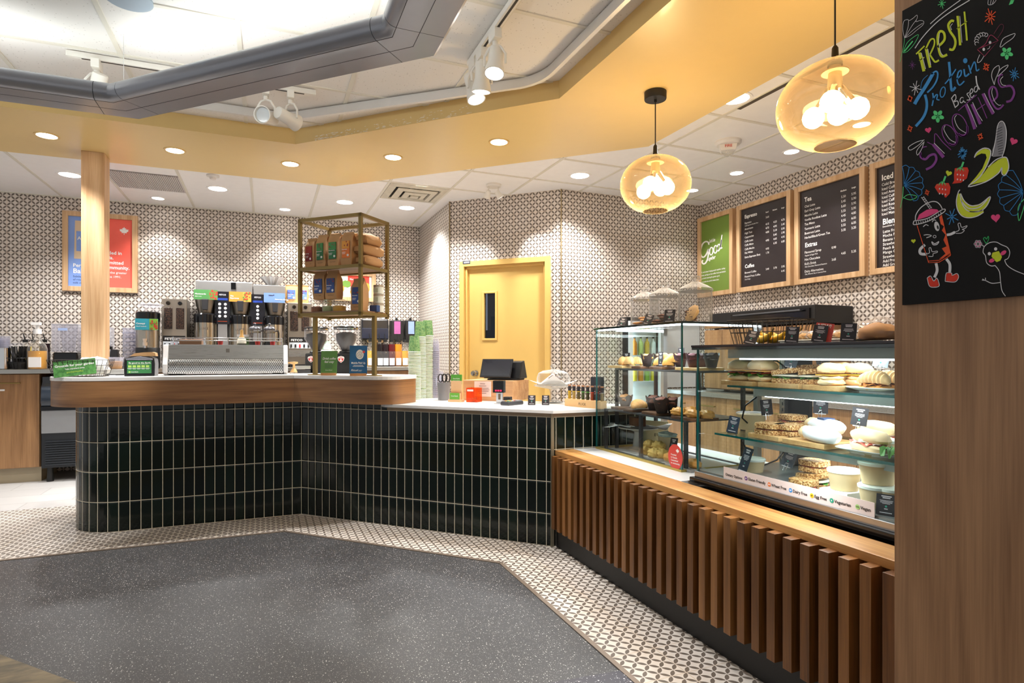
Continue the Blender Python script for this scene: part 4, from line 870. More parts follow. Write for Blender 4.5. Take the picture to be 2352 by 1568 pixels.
def press(label, px):
    t = thing('coffee_press', label, 'coffee press', (ex(px), eY+.06, ZE)); r = .043
    MB().lathe([(r, .004), (r, .125), (r*1.03, .128)], 22, cap=False).build('glass', M_win, t, smooth=True)
    MB().lathe([(r*1.03, 0), (r*1.04, .03), (r*1.02, .031)], 22).build('base_ring', M_black, t, smooth=True)
    c = MB()
    for a in range(4): x, y = r*1.04*math.cos(a*PI/2+.5), r*1.04*math.sin(a*PI/2+.5); c.tube([(x, y, .02), (x, y, .125)], .0035, 6)
    c.lathe([(r*1.05, .1), (r*1.05, .112), (r*1.0, .112), (r, .1)], 22, cap=False); c.build('metal_cage', plain('#a39a8c', .25, 1.0), t)
    MB().lathe([(r*1.06, .126), (r*1.06, .136), (r*.8, .148), (.005, .156), (.005, .165), (.012, .172), (0, .182)], 20).build('lid', plain('#6a6a70', .25, .6), t, smooth=True)
    MB().tube([(r*1.02, 0, .115), (r*1.5, 0, .12), (r*1.62, 0, .1), (r*1.6, 0, .04), (r*1.05, 0, .03)], .006, 8).build('handle', M_black, t, smooth=True); return t
press('glass coffee press, the left of two on the espresso machine', 585); press('glass coffee press, the right of two on the espresso machine', 619)
for i, px in enumerate((592, 626, 508)): tag(MB().lathe([(.016, 0), (.02, .03), (.021, .032)], 14).build('measuring_scoop', plain('#d23a34', .35), loc=(ex(px), eY-.09, ZE), smooth=True), ['red scoop in front of the left coffee press', 'red scoop in front of the right coffee press', 'red scoop on the left half of the espresso machine'][i], 'scoop')
tp = thing('tamper', 'pale wooden tamper standing beside the espresso machine', 'tamper', (bx(675, 4.98), 4.98, ZT)); MB().lathe([(.03, 0), (.032, .006), (.03, .012)], 20).build('base', M_chrome, tp, smooth=True); MB().lathe([(.028, .012), (.018, .035), (.009, .045), (.009, .075), (.03, .082), (.03, .094), (0, .096)], 18).build('handle', plain('#d3ad72', .45, var=.15), tp, smooth=True)
MB().box((-.045, -.006, .083), (-.01, .006, .092)).build('peg', plain('#d3ad72', .45, var=.15), tp)
tag(MB().box((-.06, -.05, 0), (.07, .05, .028)).box((-.06, -.05, .034), (.07, .05, .06), 1).build('knock_tray', [M_dkgrey, M_steel], loc=(bx(692, 5.2), 5.2, ZT), bevel=.002), 'low dark and steel tray behind the wooden tamper', 'tray')
# black bar grinders
def bar_grinder(label, px):
    p = onD(px, 800, 5.70); t = thing('bean_grinder', label, 'grinder', (p.x, p.y, ZL), R(-20)); r = .097; dz = ZT-ZL
    MB().box((-.075, -.09, .012-dz), (.08, .1, .165), top=(.95, .95)).lathe([(.06, .165), (.05, .185)], 20).build('body', plain('#0e0e10', .35), t, bevel=.01)
    MB().box((-.07, -.085, -dz), (.075, .095, .012-dz)).build('foot', M_dkgrey, t)
    MB().lathe([(.034, .18), (.04, .19), (r, .285), (r*1.02, .37), (r*1.02, .374)], 28, cap=False).build('hopper', M_win, t, smooth=True)
    MB().lathe([(0, .181), (.032, .183), (.038, .195), (.08, .272), (.082, .325), (.04, .338), (0, .335)], 24).build('beans', plain('#17100d', .35, var=.4), t, smooth=True)
    MB().lathe([(r*1.05, .37), (r*1.07, .377), (r*.9, .388), (0, .39)], 28).build('lid', M_black_g, t, smooth=True)
    MB().lathe([(r*1.03, .36), (r*1.04, .37), (r*1.0, .37)], 28, cap=False).build('lid_ring', M_chrome, t, smooth=True)
    sh = [(0, 0), (.021, .018), (.027, .04), (.022, .05), (0, .056), (-.022, .05), (-.027, .04), (-.021, .018)]
    b = MB().add([(x-.02, -.0935, .085+z) for x, z in sh]+[(x-.02, -.09, .085+z) for x, z in sh], [tuple(range(8))]+[(i, (i+1) % 8, 8+(i+1) % 8, 8+i) for i in range(8)], 0)
    b.add([(x*.8-.02, -.0945, .09+z*.8) for x, z in sh], [tuple(range(8))], 2).box((-.04, -.096, .122), (0, -.095, .129), 1).lathe([(.009, 0), (.009, .001)], 12, 1, Matrix.Translation((-.02, -.095, .106)) @ Matrix.Rotation(R(90), 4, 'X')).box((-.022, -.096, .105), (-.018, -.095, .121), 1)
    b.build('shield_badge', [M_txt, M_txt, plain('#c4262e', .4)], t)
    for c_ in t.children: c_.location.z += dz
    return t
bar_grinder('black coffee grinder full of beans, left of the two under the gold rack', 727); bar_grinder('black coffee grinder full of beans, right of the two under the gold rack', 795)
# gold display rack
rk = thing('display_rack', 'gold metal display rack on two posts with kraft coffee bags', 'rack', (.5243, 4.4478, ZT), RZ)
W_, D_ = .547, .336; g = .011; zr0, zr1, zr2 = 1.482-ZT, 1.818-ZT, 2.178-ZT
def bar3(mb, a, b): 
    lo_ = [min(p, q)-g for p, q in zip(a, b)]; hi_ = [max(p, q)+g for p, q in zip(a, b)]; return mb.box(lo_, hi_)
xs, ys = (-W_/2+g, W_/2-g), (-D_/2+g, D_/2-g)
for x in xs:
    for y in ys: bar3(MB(), (x, y, zr0), (x, y, zr2-g)).build('upright', M_gold, rk)
for z, nm in ((zr0+g, 'lower_rail'), (zr1, 'middle_rail'), (zr2-g, 'upper_rail')):
    for y in ys: bar3(MB(), (xs[0], y, z), (xs[1], y, z)).build(nm, M_gold, rk)
    for x in xs: bar3(MB(), (x, ys[0], z), (x, ys[1], z)).build(nm, M_gold, rk)
for z in (zr0+.018, zr1+.0): MB().box((-W_/2+.012, -D_/2+.012, z), (W_/2-.012, D_/2-.012, z+.014)).build('shelf_board', wood('rack_shelf', '#6b5140', '#a9815f', 'x'), rk)
for x in xs: MB().box((x-.013, -.013, .006), (x+.013, .013, zr0)).lathe([(.055, 0), (.055, .006), (.02, .008)], 24, c=(x, 0, 0)).build('post', M_gold, rk)
def on_rack(lx, ly, z): v = Vector(rk.location)+LX*lx+LY*ly; return (v.x, v.y, z)
z_hi = ZT+zr1+.0145; z_lo = ZT+zr0+.0325
for lx, lab, nm, art, band in ((-.205, '#7e1f2a', 'dark red', '#a33a32', 'Morning'), (-.105, '#1f6b40', 'green', '#3d8a4a', 'Montaverde'), (-.0, '#1f6b40', 'green', '#3d8a4a', 'Montaverde'), (.115, '#e0742a', 'orange', '#e09a3a', 'Esperanza')):
    bag('kraft coffee bag with a %s label%s on the top rack shelf' % (nm, ', left of two,' if lx == -.105 else ', right of two,' if lx == 0 else ''), on_rack(lx, -.085, z_hi), .093, .075, .235 if nm != 'dark red' else .215, RZ+R(20)*(lx < -.05)*-.4, lab, art, band=band)
for lx in (-.075, .03): bag('plain kraft bag behind the %s, top rack shelf' % ('left green label' if lx < 0 else 'right green label'), on_rack(lx, .06, z_hi), .1, .07, .26, RZ)
for k, (lx, ly, dz, r_) in enumerate(((.215, .015, 0, .1), (.21, .02, .078, -.05), (.2, .03, .156, .15))):
    t = thing('coffee_bag', 'plain kraft bag lying %s of the pile on the top rack shelf' % ['at the bottom', 'in the middle', 'on top'][k], 'coffee bag', on_rack(lx, ly, z_hi+dz), RZ+r_, 'kraft bags lying in a pile')
    MB().blob((0, 0, .036), .056, .125, .041, .05, k+3, 18, -.92, e=.55).build('bag_body', M_kraft, t, smooth=True); MB().box((-.035, -.128, .02), (.035, -.11, .05)).build('folded_end', plain('#a87a4a', .75, var=.1), t)
for lx, nm in ((-.15, 'left'), (-.04, 'middle'), (.16, 'right')):
    bag('kraft bag with a blue monkey label, %s on the lower rack shelf' % nm, on_rack(lx, -.06 if lx < .1 else -.03, z_lo+(.0905 if lx < .1 else 0)), .1, .07, .205 if lx < .1 else .235, RZ, '#2f4f92', '#27437c', band='Amaretta')
M_jar = clear('jar_glass', (.95, .95, .94, 1), .03, 1.0, (.86, .88, .89, 1), .05, .55)
for k, (lx, col, nm) in enumerate(((-.19, '#7a4a2c', 'brown cinnamon'), (-.085, '#9aa87a', 'green tea'), (.005, '#c99a2e', 'yellow turmeric'))):
    t = thing('spice_jar', 'clear jar of %s on the lower rack shelf' % nm, 'jar', on_rack(lx, -.06, z_lo), RZ)
    MB().lathe([(.042, .002), (.048, .01), (.048, .062), (.04, .07)], 20, cap=False).build('glass', M_jar, t, smooth=True); MB().lathe([(0, .003), (.044, .004), (.045, .04), (0, .048)], 18).build('filling', plain(col, .8, var=.25), t, smooth=True); MB().lathe([(.043, .068), (.044, .084), (.04, .088), (0, .088)], 20).build('lid', M_jar, t, smooth=True)
for k in range(3):
    t = thing('tea_tin', 'white round tin, %s of the pile of three on the rack' % ['bottom', 'middle', 'top'][k], 'tin', on_rack(.235, .09, z_lo+.066*k), RZ); MB().lathe([(.036, 0), (.036, .05)], 22).box((-.02, -.0365, .01), (.02, -.034, .04), 1).build('can', [plain('#dfe2d6', .45), plain('#c7d3c0', .5)], t, smooth=True); MB().lathe([(.037, .05), (.037, .064), (0, .065)], 22).build('lid', plain('#b9ad9c', .35, .4), t, smooth=True)
tag(MB().box((-.03, -.02, 0), (.03, .02, .045)).build('small_box', plain('#27406f', .5), loc=on_rack(.245, .03, z_lo), rz=RZ), 'small dark blue box at the right end of the lower rack shelf', 'box')
# counter signs in wooden blocks
def block_sign(label, px, k, wd, ht, bg, fn, lean=12, wx=1.0):
    p = onD(px, 860, k); t = thing('counter_sign', label, 'sign', (p.x, p.y, ZT), R(-14))
    MB().box((-wd*.46, -.02, 0), (wd*.46, .02, .018)).build('block', plain('#c99058', .5, var=.12), t, bevel=.001)
    tl = Matrix.Translation((0, -.004, .011)) @ Matrix.Rotation(R(-lean), 4, 'X')
    mb = MB().box((-wd/2, -.0015, 0), (wd/2, .0015, ht), 0, tl); fn(mb, lambda a, b: tl @ Vector((a, -.0022, b)), wd, ht)
    mb.build('card', [plain(bg, .5), M_txt, plain('#ece7dd', .6), plain('#d8433a', .5), plain('#46505c', .6)], t); return t
def f1(mb, P, w_, h_):
    mb.text('Drink coffee', 0, h_*.62, h_*.135, 1, align='c', bold=True, shear=.25, sx=.8, P=P); mb.text('feel cozy', 0, h_*.48, h_*.135, 1, align='c', bold=True, shear=.25, sx=.8, P=P)
    for i in range(5): mb.ribbon([(-w_*.25, h_*(.4-.035*i)), (w_*(.2+.03*(i % 3)), h_*(.4-.035*i))], h_*.009, 4, P)
    mb.text('Good Earth', 0, h_*.14, h_*.06, 1, align='c', shear=.2, P=P)
def f2(mb, P, w_, h_):
    n = 26; mb.face([P(.01+w_*.22*math.cos(2*PI*i/n), h_*.69+h_*.17*math.sin(2*PI*i/n)) for i in range(n)], 2); PQ = lambda a, b: P(a, b)+Vector((0, -.0006, 0))
    mb.ribbon(smooth_pts([(-.005, h_*.6), (-.012, h_*.68), (0, h_*.75), (.015, h_*.78), (.024, h_*.7), (.02, h_*.6), (.0, h_*.58)], 4), .002, 4, PQ); mb.ribbon(smooth_pts([(.003, h_*.62), (.005, h_*.7), (.014, h_*.7), (.014, h_*.62)], 4), .002, 4, PQ)
    mb.face([PQ(w_*.3+w_*.075*math.cos(2*PI*i/14), h_*.78+w_*.075*math.sin(2*PI*i/14)) for i in range(14)], 3)
    mb.text('Mobile Pick Up', 0, h_*.365, h_*.095, 1, align='c', bold=True, sx=.82, P=P)
    for i, q in enumerate((.27, .32)): mb.ribbon([(-w_*q, h_*(.31-.035*i)), (w_*q, h_*(.31-.035*i))], h_*.012, 1, P)
    mb.text('Ritual', -w_*.42, h_*.11, h_*.1, 1, shear=.3, P=P); mb.ribbon([(.0, h_*.14), (w_*.22, h_*.14)], h_*.008, 1, P); mb.ribbon([(.0, h_*.11), (w_*.18, h_*.11)], h_*.008, 1, P)
block_sign('green drink coffee card leaning in a wooden block under the rack', 755, 4.935, .115, .172, '#5d8f45', f1, 14)
block_sign('blue mobile pick up card in a wooden block under the rack', 823, 4.93, .122, .205, '#1c5d8c', f2, 6)
# ================================================================== things on the lower till counter
def low(px, py): p = onZ(px, py, ZL); return (p.x, p.y, ZL)
def cup_g():
    return MB().lathe([(.0485, 0), (.0485, .004), (.046, .006), (.0365, .125), (.0355, .128), (0, .124)], 22)
t = NT('green_cup_print'); n = t.noise(t.coord('Object', (1, 1, 1)), 38, 2, .6); sp = t.n('ShaderNodeSeparateXYZ'); t.link(t.coord(), sp.inputs[0])
t.set(Base_Color=t.mix(t.m('LESS_THAN', sp.outputs[2], .0062), t.ramp(n, (.42, hx('#4a7a48')), (.55, hx('#83a468')), (.62, hx('#5b8a55'))), hx('#ece9df')), Roughness=.55); M_cupg = t.mat
M_cupi = M_cupg
for k, (px, py, n_, nm) in enumerate(((951.5, 918.5, 35, 'left'), (965, 915.5, 46, 'middle'), (981.5, 914.5, 47, 'right'))):
    p = low(px, py); p = (p[0]+.01, p[1]+.035, ZL); step = .01085; base = None; rnd = random.Random(k)
    for i in range(n_):
        q = (p[0]+rnd.uniform(-.0015, .0015), p[1]+rnd.uniform(-.0015, .0015), ZL+step*i)
        if i < n_-1: lab, gr = 'white rim of a nested green paper cup in the %s of three tall stacks' % nm, 'cups in the %s tall stack' % nm
        else: lab, gr = 'topmost green paper cup of the %s tall stack, its printed side showing' % nm, None
        if base is None:
            o = base = tag(cup_g().build('paper_cup', M_cupg, loc=q, smooth=True), lab, 'cup', gr)
        else:
            o = dup(base, q, label=lab); 
            if gr is None and 'group' in o: del o['group']
        o.rotation_euler.z = rnd.uniform(0, 6)
base = None
for k, (px, py, n_, nm) in enumerate(((1001, 914, 24, 'taller'), (1012, 913, 8, 'shorter'))):
    p = low(px, py); base = None
    for i in range(n_):
        q = (p[0], p[1]+.04, ZL+.0165*i+.0005)
        if base is None: base = tag(MB().lathe([(.046, 0), (.046, .003), (.043, .004), (.032, .1), (0, .1)], 18).build('clear_cup', M_clr, loc=q, smooth=True), 'clear plastic cup upside down in the %s clear stack behind the scissors tumbler' % nm, 'cup', 'clear cups in the %s stack' % nm)
        else: dup(base, q)
p = low(1021, 919); tu = thing('tumbler', 'smoky clear tumbler holding two pairs of scissors beside the cup stacks', 'tumbler', (p[0], p[1]+.02, ZL))
MB().lathe([(.044, 0), (.05, .135), (.047, .135), (.042, .005), (0, .004)], 20).build('glass', clear('smoke_plastic', (.62, .64, .66, 1), .05, .9, (.5, .52, .54, 1), .3), tu, smooth=True)
for k in range(2):
    t = thing('scissors', ['black handled scissors at the left in the smoky tumbler', 'black handled scissors at the right in the smoky tumbler'][k], 'scissors', (tu.location.x-.015+.03*k, tu.location.y-.005+.01*k, ZL+.006), R(-20+25*k))
    MB().tube([(0, 0, 0), (-.004, 0, .14)], .003, 6).tube([(.002, 0, 0), (.012, 0, .14)], .003, 6).build('blade', M_chrome, t)
    for s in (-1, 1): MB().tube([(.004+s*.016+.017*math.cos(a), 0, .165+.03*math.sin(a)) for a in [2*PI*i/16 for i in range(16)]], .0045, 6, closed=True).build('handle', M_black, t, smooth=True)
p = low(1048, 923); ch_ = thing('card_holder', 'pale wooden card holder with two green cards beside the till box', 'card holder', (p[0], p[1]+.02, ZL), RZ)
MB().box((-.052, -.02, 0), (.052, .045, .018)).box((-.045, .012, .016), (.045, .03, .155)).box((-.045, -.012, .018), (.045, .0, .065)).build('stand', plain('#d9b184', .55, var=.12), ch_, bevel=.001)
tag(MB().box((-.046, -.006, .0), (.046, -.003, .072)).text('Good Earth', 0, .038, .012, 1, -.007, 'c', True).text('Good rewards', 0, .024, .01, 1, -.007, 'c').build('gift_card', [plain('#4f9a35', .4), M_txt], loc=(ch_.location.x+LY.x*.02, ch_.location.y+LY.y*.02, ZL+.13), rz=RZ), 'green card standing at the top of the wooden card holder', 'card')
tag(MB().box((-.04, -.003, .0), (.04, 0, .048)).text('Good Earth', 0, .022, .012, 1, -.004, 'c', True).build('gift_card', [plain('#5da132', .4), M_txt], loc=(ch_.location.x-LY.x*.013, ch_.location.y-LY.y*.013, ZL+.0185), rz=RZ), 'small green card in the front slot of the wooden card holder', 'card')
# till box: oak riser with terminal
pf = onZ(1118, 920.5, ZL); kx = pf.x+pf.y+.0; A = onD(1064, 900, kx); Bx = onD(1178, 900, kx); c = (A+Bx)/2; hw = (Bx-A).length/2
tb_ = thing('till_riser', 'oak box standing on the till counter under the black terminal', 'riser', (c.x, c.y, ZL), RZ)
MB().box((-hw, 0, 0), (hw, .33, .155)).build('box', M_oak_x, tb_, bevel=.002)
no = MB().box((-.07, -.003, 0), (.07, -.0008, .115))
tag(no.box((-.02, -.0035, .095), (.02, -.003, .098), 1).box((-.03, -.0035, .078), (.03, -.003, .081), 1).box((-.05, -.0035, .062), (.05, -.003, .065), 1).box((-.05, -.0035, .05), (.055, -.003, .053), 1).box((-.045, -.0035, .038), (.05, -.003, .041), 1).box((-.03, -.0035, .024), (.03, -.003, .027), 1).build('paper_notice', [plain('#ece4df', .6), M_dtxt], loc=(c.x-LX.x*.04, c.y-LX.y*.04, ZL+.033), rz=RZ), 'typed paper notice taped to the front of the oak till box', 'notice')
po = thing('till_terminal', 'black touch screen till terminal on the oak box', 'till', (c.x+LY.x*.12+LX.x*.07, c.y+LY.y*.12+LX.y*.07, ZL+.155), R(-42))
MB().box((-.11, -.04, 0), (.13, .15, .012)).build('base', M_black, po, bevel=.004)
pr = [(-.02, .012), (.03, .142), (.09, .15), (.16, .012)]
MB().add([(x, y, z) for x in (-.15, .15) for y, z in pr], [(0, 1, 2, 3), (7, 6, 5, 4)]+[(i, (i+1) % 4, 4+(i+1) % 4, 4+i) for i in range(4)]).build('housing', plain('#101013', .3), po, bevel=.006)
tl = Matrix.Translation((-.035, -.06, .02)) @ Matrix.Rotation(R(-24), 4, 'X')
MB().box((-.125, -.012, 0), (.125, 0, .15), 0, tl).box((-.115, -.0125, .01), (.115, -.012, .14), 1, tl).build('screen', [plain('#17181c', .35), plain('#1c1e28', .12, coat=.5)], po, bevel=.0)
tag(MB().box((-.043, -.045, 0), (.043, -.041, .105)).box((-.043, .041, 0), (.043, .045, .105)).box((-.043, -.041, 0), (-.039, .041, .105)).box((.039, -.041, 0), (.043, .041, .105)).box((-.039, -.041, 0), (.039, .041, .004)).box((-.035, -.046, .08), (.015, -.0451, .094), 1).build('tip_box', [clear('orange_acrylic', (1, .6, .25, 1), .05, .8, hx('#f0692a'), .1), M_paper], loc=low(1089, 922.5), rz=RZ), 'see-through orange acrylic tip box in front of the oak till box', 'tip box')
rnd = random.Random(3); q = low(1089, 922.5); cn = None
for i in range(14):
    pp = (q[0]+rnd.uniform(-.02, .02), q[1]+rnd.uniform(-.02, .02), ZL+.0045+.002*i)
    if cn is None: cn = tag(MB().lathe([(.012, 0), (.012, .0019), (0, .0019)], 14).build('coin', plain('#c9a24a', .3, .8), loc=pp), 'small coin lying in the orange tip box', 'coin', 'coins in the orange tip box')
    else: dup(cn, pp)
p = low(1147, 927); sc = thing('barcode_scanner', 'black barcode scanner on a steel stand before the till box', 'scanner', (p[0], p[1], ZL), R(-40))
MB().box((-.03, -.03, 0), (.03, .05, .006)).box((-.024, .0, .004), (.024, .012, .1)).box((-.008, -.003, .03), (.008, .0, .07), 1).build('stand', [M_alu, plain('#6d5a44', .6)], sc)
MB().box((-.04, -.028, .08), (.04, .02, .165)).box((-.028, -.03, .105), (.028, -.028, .152), 1).build('head', [M_black_g, plain('#060608', .05)], sc, bevel=.008)
for x in (-.022, -.004, .014): MB().box((x, -.0305, .09), (x+.012, -.0285, .1)).build('red_light', emit('#ff2a50', 2.5), sc)
tag(MB().box((-.025, -.02, 0), (.025, .03, .05)).build('scanner_dock', M_black, loc=(p[0]+LX.x*.075, p[1]+LX.y*.075+.03, ZL), rz=RZ, bevel=.004), 'small black dock between the scanner and the card reader', 'dock')
p = low(1180, 930); cr_ = thing('card_reader', 'grey card payment reader with coloured keys on the till counter', 'card reader', (p[0], p[1]+.03, ZL), R(-62))
MB().box((-.04, -.085, .0), (.04, .085, .028), top=(.92, .96)).build('body', plain('#33353a', .35), cr_, bevel=.008); MB().box((-.03, .01, .0285), (.03, .07, .031)).build('display', plain('#8c96a0', .2), cr_)
for i in range(12): MB().box((-.03+.021*(i % 3), -.07+.019*(i//3), .0285), (-.014+.021*(i % 3), -.056+.019*(i//3), .032)).build('key', plain(['#c9ccd0', '#d8b13a', '#4f9a5a', '#c05040'][(i*5) % 4], .4), cr_)
# price cards
M_cardk = plain('#29252a', .5); M_cardt = plain('#d6d2d6', .5)
def tag_card(label, loc_, rz, wd=.052, ht=.068, lean=14, dot='#3aa68c', clip=False, roll=0, bg=None):
    t = thing('price_card', label, 'price card', loc_, rz)
    tl = Matrix.Translation((0, 0, .001)) @ Matrix.Rotation(R(roll), 4, 'Y') @ Matrix.Rotation(R(-lean), 4, 'X')
    m_ = MB().box((-wd/2, 0, 0 if not clip else .012), (wd/2, .0016, ht), 0, tl); P = lambda a, b: tl @ Vector((a, -.0006, b)); rnd = random.Random(label)
    for f, (w_, hh) in {.9: (.5, .05), .82: (.38, .05), .7: (.62, .022), .65: (.56, .022), .6: (.6, .022), .55: (.4, .022), .3: (.2, .045), .12: (.7, .04)}.items():
        w_ *= rnd.uniform(.85, 1.1); m_.face([P(-wd*w_/2, ht*(f-hh/2)), P(wd*w_/2, ht*(f-hh/2)), P(wd*w_/2, ht*(f+hh/2)), P(-wd*w_/2, ht*(f+hh/2))], 1)
    m_.face([P(wd*.06*math.cos(k*PI/4), ht*.42+wd*.06*math.sin(k*PI/4)) for k in range(8)], 2)
    m_.build('card', [bg or M_cardk, M_cardt, plain(dot, .5)], t)
    if clip: MB().tube([tl @ Vector(v) for v in ((-.006, -.002, -.01), (-.006, -.002, .018), (0, -.002, .024), (.006, -.002, .018), (.006, -.002, -.01))], .0009, 5).build('wire_clip', M_chrome, t)
    else: MB().box((-wd*.4, .0, 0), (wd*.4, .022, .003)).build('foot', M_cardk, t)
    return t
for px, nm in ((1221, 'left'), (1253, 'right')): tag_card('small dark price card, %s of the pair on the till counter' % nm, low(px, 930), R(-30))
# cake stand
p = low(1272, 926); ck = thing('cake_stand', 'clear glass cake stand with a domed lid beside the door', 'cake stand', (p[0]+.02, p[1]+.05, ZL))
MB().lathe([(.07, 0), (.072, .006), (.03, .02), (.02, .06), (.03, .1), (.125, .118), (.14, .124), (.14, .13), (.12, .126), (0, .122)], 32).build('pedestal', M_jar, ck, smooth=True)
MB().lathe([(.118, .13), (.12, .18), (.108, .215), (.075, .232), (.02, .24), (.012, .246), (.012, .252), (.022, .262), (.018, .276), (0, .28)], 32).build('dome', M_jar, ck, smooth=True)
tag(MB().add([(x*.42, y*.42, .0+abs(x*y)*.35+.004+.12*max(0, abs(x+y)-.25)) for x, y in [(-.3+.06*i, -.3+.06*j) for j in range(11) for i in range(11)]], [(j*11+i, j*11+i+1, j*11+12+i, j*11+11+i) for j in range(10) for i in range(10)]).build('napkin', M_paper, loc=(ck.location.x, ck.location.y, ZL+.131), rz=R(20), smooth='all'), 'white napkin folded on the glass cake stand', 'napkin')
tag(MB().blob((0, 0, .025), .045, .04, .03, .1, 3, 16).build('cake', plain('#5a3a26', .8, var=.3), loc=(ck.location.x+.02, ck.location.y+.02, ZL+.145), smooth=True), 'small dark cake under the glass dome', 'cake')
# spice tube rack
A = onZ(1297, 931.5, ZL); Bq = onZ(1380, 939.5, ZL); dv = (Bq-A); L_ = dv.length; c = (A+Bq)/2; ang = math.atan2(dv.y, dv.x)
sr = thing('spice_block', 'pale wooden block holding a row of spice tubes, lettered pluck', 'spice block', (c.x, c.y, ZL), ang)
MB().box((-L_/2, 0, 0), (L_/2, .055, .05)).text('PLUCK', -.035, .014, .024, 1, -.0008, sx=.95).build('block', [plain('#dcb27a', .5, var=.08), M_dtxt], sr, bevel=.001)
for i, (col, b) in enumerate((('#b9982a', '#e8c12a'), ('#a58a48', '#e8c12a'), ('#5b5230', '#e8c12a'), ('#3f4a26', '#5fc24a'), ('#3d3a20', '#5fc24a'), ('#8f3a1c', '#e8543a'), ('#5d2418', '#e8543a'), ('#8d7a58', '#9aa0a0'))):
    u = -L_/2+.02+(L_-.035)*i/7; v = Vector(sr.location)+Vector((math.cos(ang), math.sin(ang), 0))*u+Vector((-math.sin(ang), math.cos(ang), 0))*.0275
    t = thing('spice_tube', 'glass spice tube with a cork, %s' % ['leftmost in the pluck block, yellow grains', 'second in the pluck block, tan grains', 'third in the pluck block, olive, yellow band', 'fourth in the pluck block, first of the green bands', 'fifth in the pluck block, second green band', 'sixth in the pluck block, rust red grains', 'seventh in the pluck block, dark red grains', 'last in the pluck block, behind the case glass'][i], 'spice tube', (v.x, v.y, ZL+.0505))
    MB().lathe([(.0095, .0), (.0105, .002), (.0105, .062), (0, .062)], 12).build('grains', plain(col, .8, var=.4), t, smooth=True); MB().lathe([(.0112, .052), (.0112, .085)], 12, cap=False).build('band', M_cardk, t, smooth=True); MB().lathe([(.0114, .049), (.0114, .053)], 12, cap=False).build('colour_ring', plain(b, .5), t, smooth=True); MB().lathe([(.0105, .085), (.0105, .094), (0, .094)], 12).build('cork', plain('#b07a55', .8), t, smooth=True)
p = onD(1372, 900, c.x+c.y+.12); tag(MB().box((-.045, 0, 0), (.045, .003, .2)).text('pluck', -.02, .135, .02, 1, -.001).box((-.03, -.001, .1), (.03, 0, .104), 1).box((-.03, -.001, .085), (.025, 0, .088), 1).build('tall_card', [M_cardk, plain('#9c989e', .5)], loc=(p.x, p.y+.0, ZL), rz=R(-20)), 'tall dark card standing behind the spice tubes', 'card')

# ================================================================== glass cases
M_edge = NT('glass_edge'); M_edge.set(Base_Color=hx('#0f5a58'), Roughness=.08, Specular_IOR_Level=.8); M_edge = M_edge.mat
M_dkglass = plain('#0a2324', .06, spec=.8, coat=.6)
M_led = emit('#f1f8ff', 9, 'led_strip')
def pane(mb, a, b, e, axis):                     # sheet with dark green cut edges
    mb.box(a, b, 0)
def case_glass(t, x0, x1, y0, y1, z0, z1, ends, name):
    g = .006
    MB().box((x0, y0, z0), (x0+g, y1, z1)).build('front_glass', M_glass, t)
    for y, nm in ends: MB().box((x0+g, y, z0), (x1, y+g, z1)).build('side_glass', M_glass, t)
    for y in (y0, y1-g): MB().box((x0-.0008, y-.0008, z0), (x0+g+.0008, y+g+.0008, z1)).build('glass_corner', M_edge, t)
# pastry case on the quartz bench top
C1 = (1.965, 2.475, ZB); pc = thing('pastry_case', 'tall clear glass pastry case on the white quartz, glass jars on its top', 'display case', C1); ox, oy, oz = C1
z1 = 1.378-oz; Y1 = 3.33-oy; X1 = .535
case_glass(pc, 0, X1, 0, Y1, .012, z1-.012, ((0, ''), (Y1-.006, '')), '')
MB().box((-.012, -.012, z1-.012), (X1, Y1+.012, z1)).build('top_glass', M_dkglass, pc, bevel=.001)
MB().box((.008, .01, z1-.02), (.018, Y1-.01, z1-.0125)).build('light_strip', M_led, pc); MB().box((.02, .01, z1-.02), (X1, .02, z1-.0125)).build('light_strip', M_led, pc); MB().box((.15, Y1-.02, z1-.02), (X1, Y1-.01, z1-.0125)).build('light_strip', M_led, pc)
MB().box((-.004, 0, 0), (.012, Y1, .012)).box((.012, 0, 0), (X1, .012, .012)).box((.012, Y1-.012, 0), (X1, Y1, .012)).build('base_trim', plain('#b9a256', .4, .5), pc)
for y in (.0, Y1-.03): MB().box((X1-.03, y, .012), (X1, y+.03, z1-.012)).build('rear_post', M_alu, pc)
lamp('AREA', 'pastry_case_lamp', (ox+.27, oy+.42, oz+z1-.03), 14, (.93, .97, 1), (ox+.25, oy+.42, 0), shape='RECTANGLE', size=.45, size_y=.75)
# dark metal stand inside it
ms = thing('tier_stand', 'dark metal two tier stand inside the pastry case', 'stand', (ox+.04, oy+.02, ZB)); sm = plain('#4a4a4e', .35, .7)
zA, zB_ = .250, .505; sx1, sy1 = .40, Y1-.055
for x, y, z in ((0, 0, zA), (0, sy1-.018, zA), (sx1-.018, 0, zB_), (sx1-.018, sy1-.018, zB_), (.08, 0, zB_), (.08, sy1-.018, zB_), (.0, sy1*.5, zA)): MB().box((x, y, 0), (x+.018, y+.018, z)).build('leg', sm, ms)
MB().box((0, 0, zA), (sx1, sy1, zA+.008)).build('lower_tier', plain('#55565a', .3, .6), ms); MB().box((.08, 0, zB_), (sx1, sy1, zB_+.01)).build('upper_tier', plain('#55565a', .3, .6), ms)
MB().box((0, 0, 0), (.018, sy1, .006)).box((sx1-.018, 0, 0), (sx1, sy1, .006)).build('base_bar', sm, ms)
TA, TB = ZB+zA+.0085, ZB+zB_+.0105
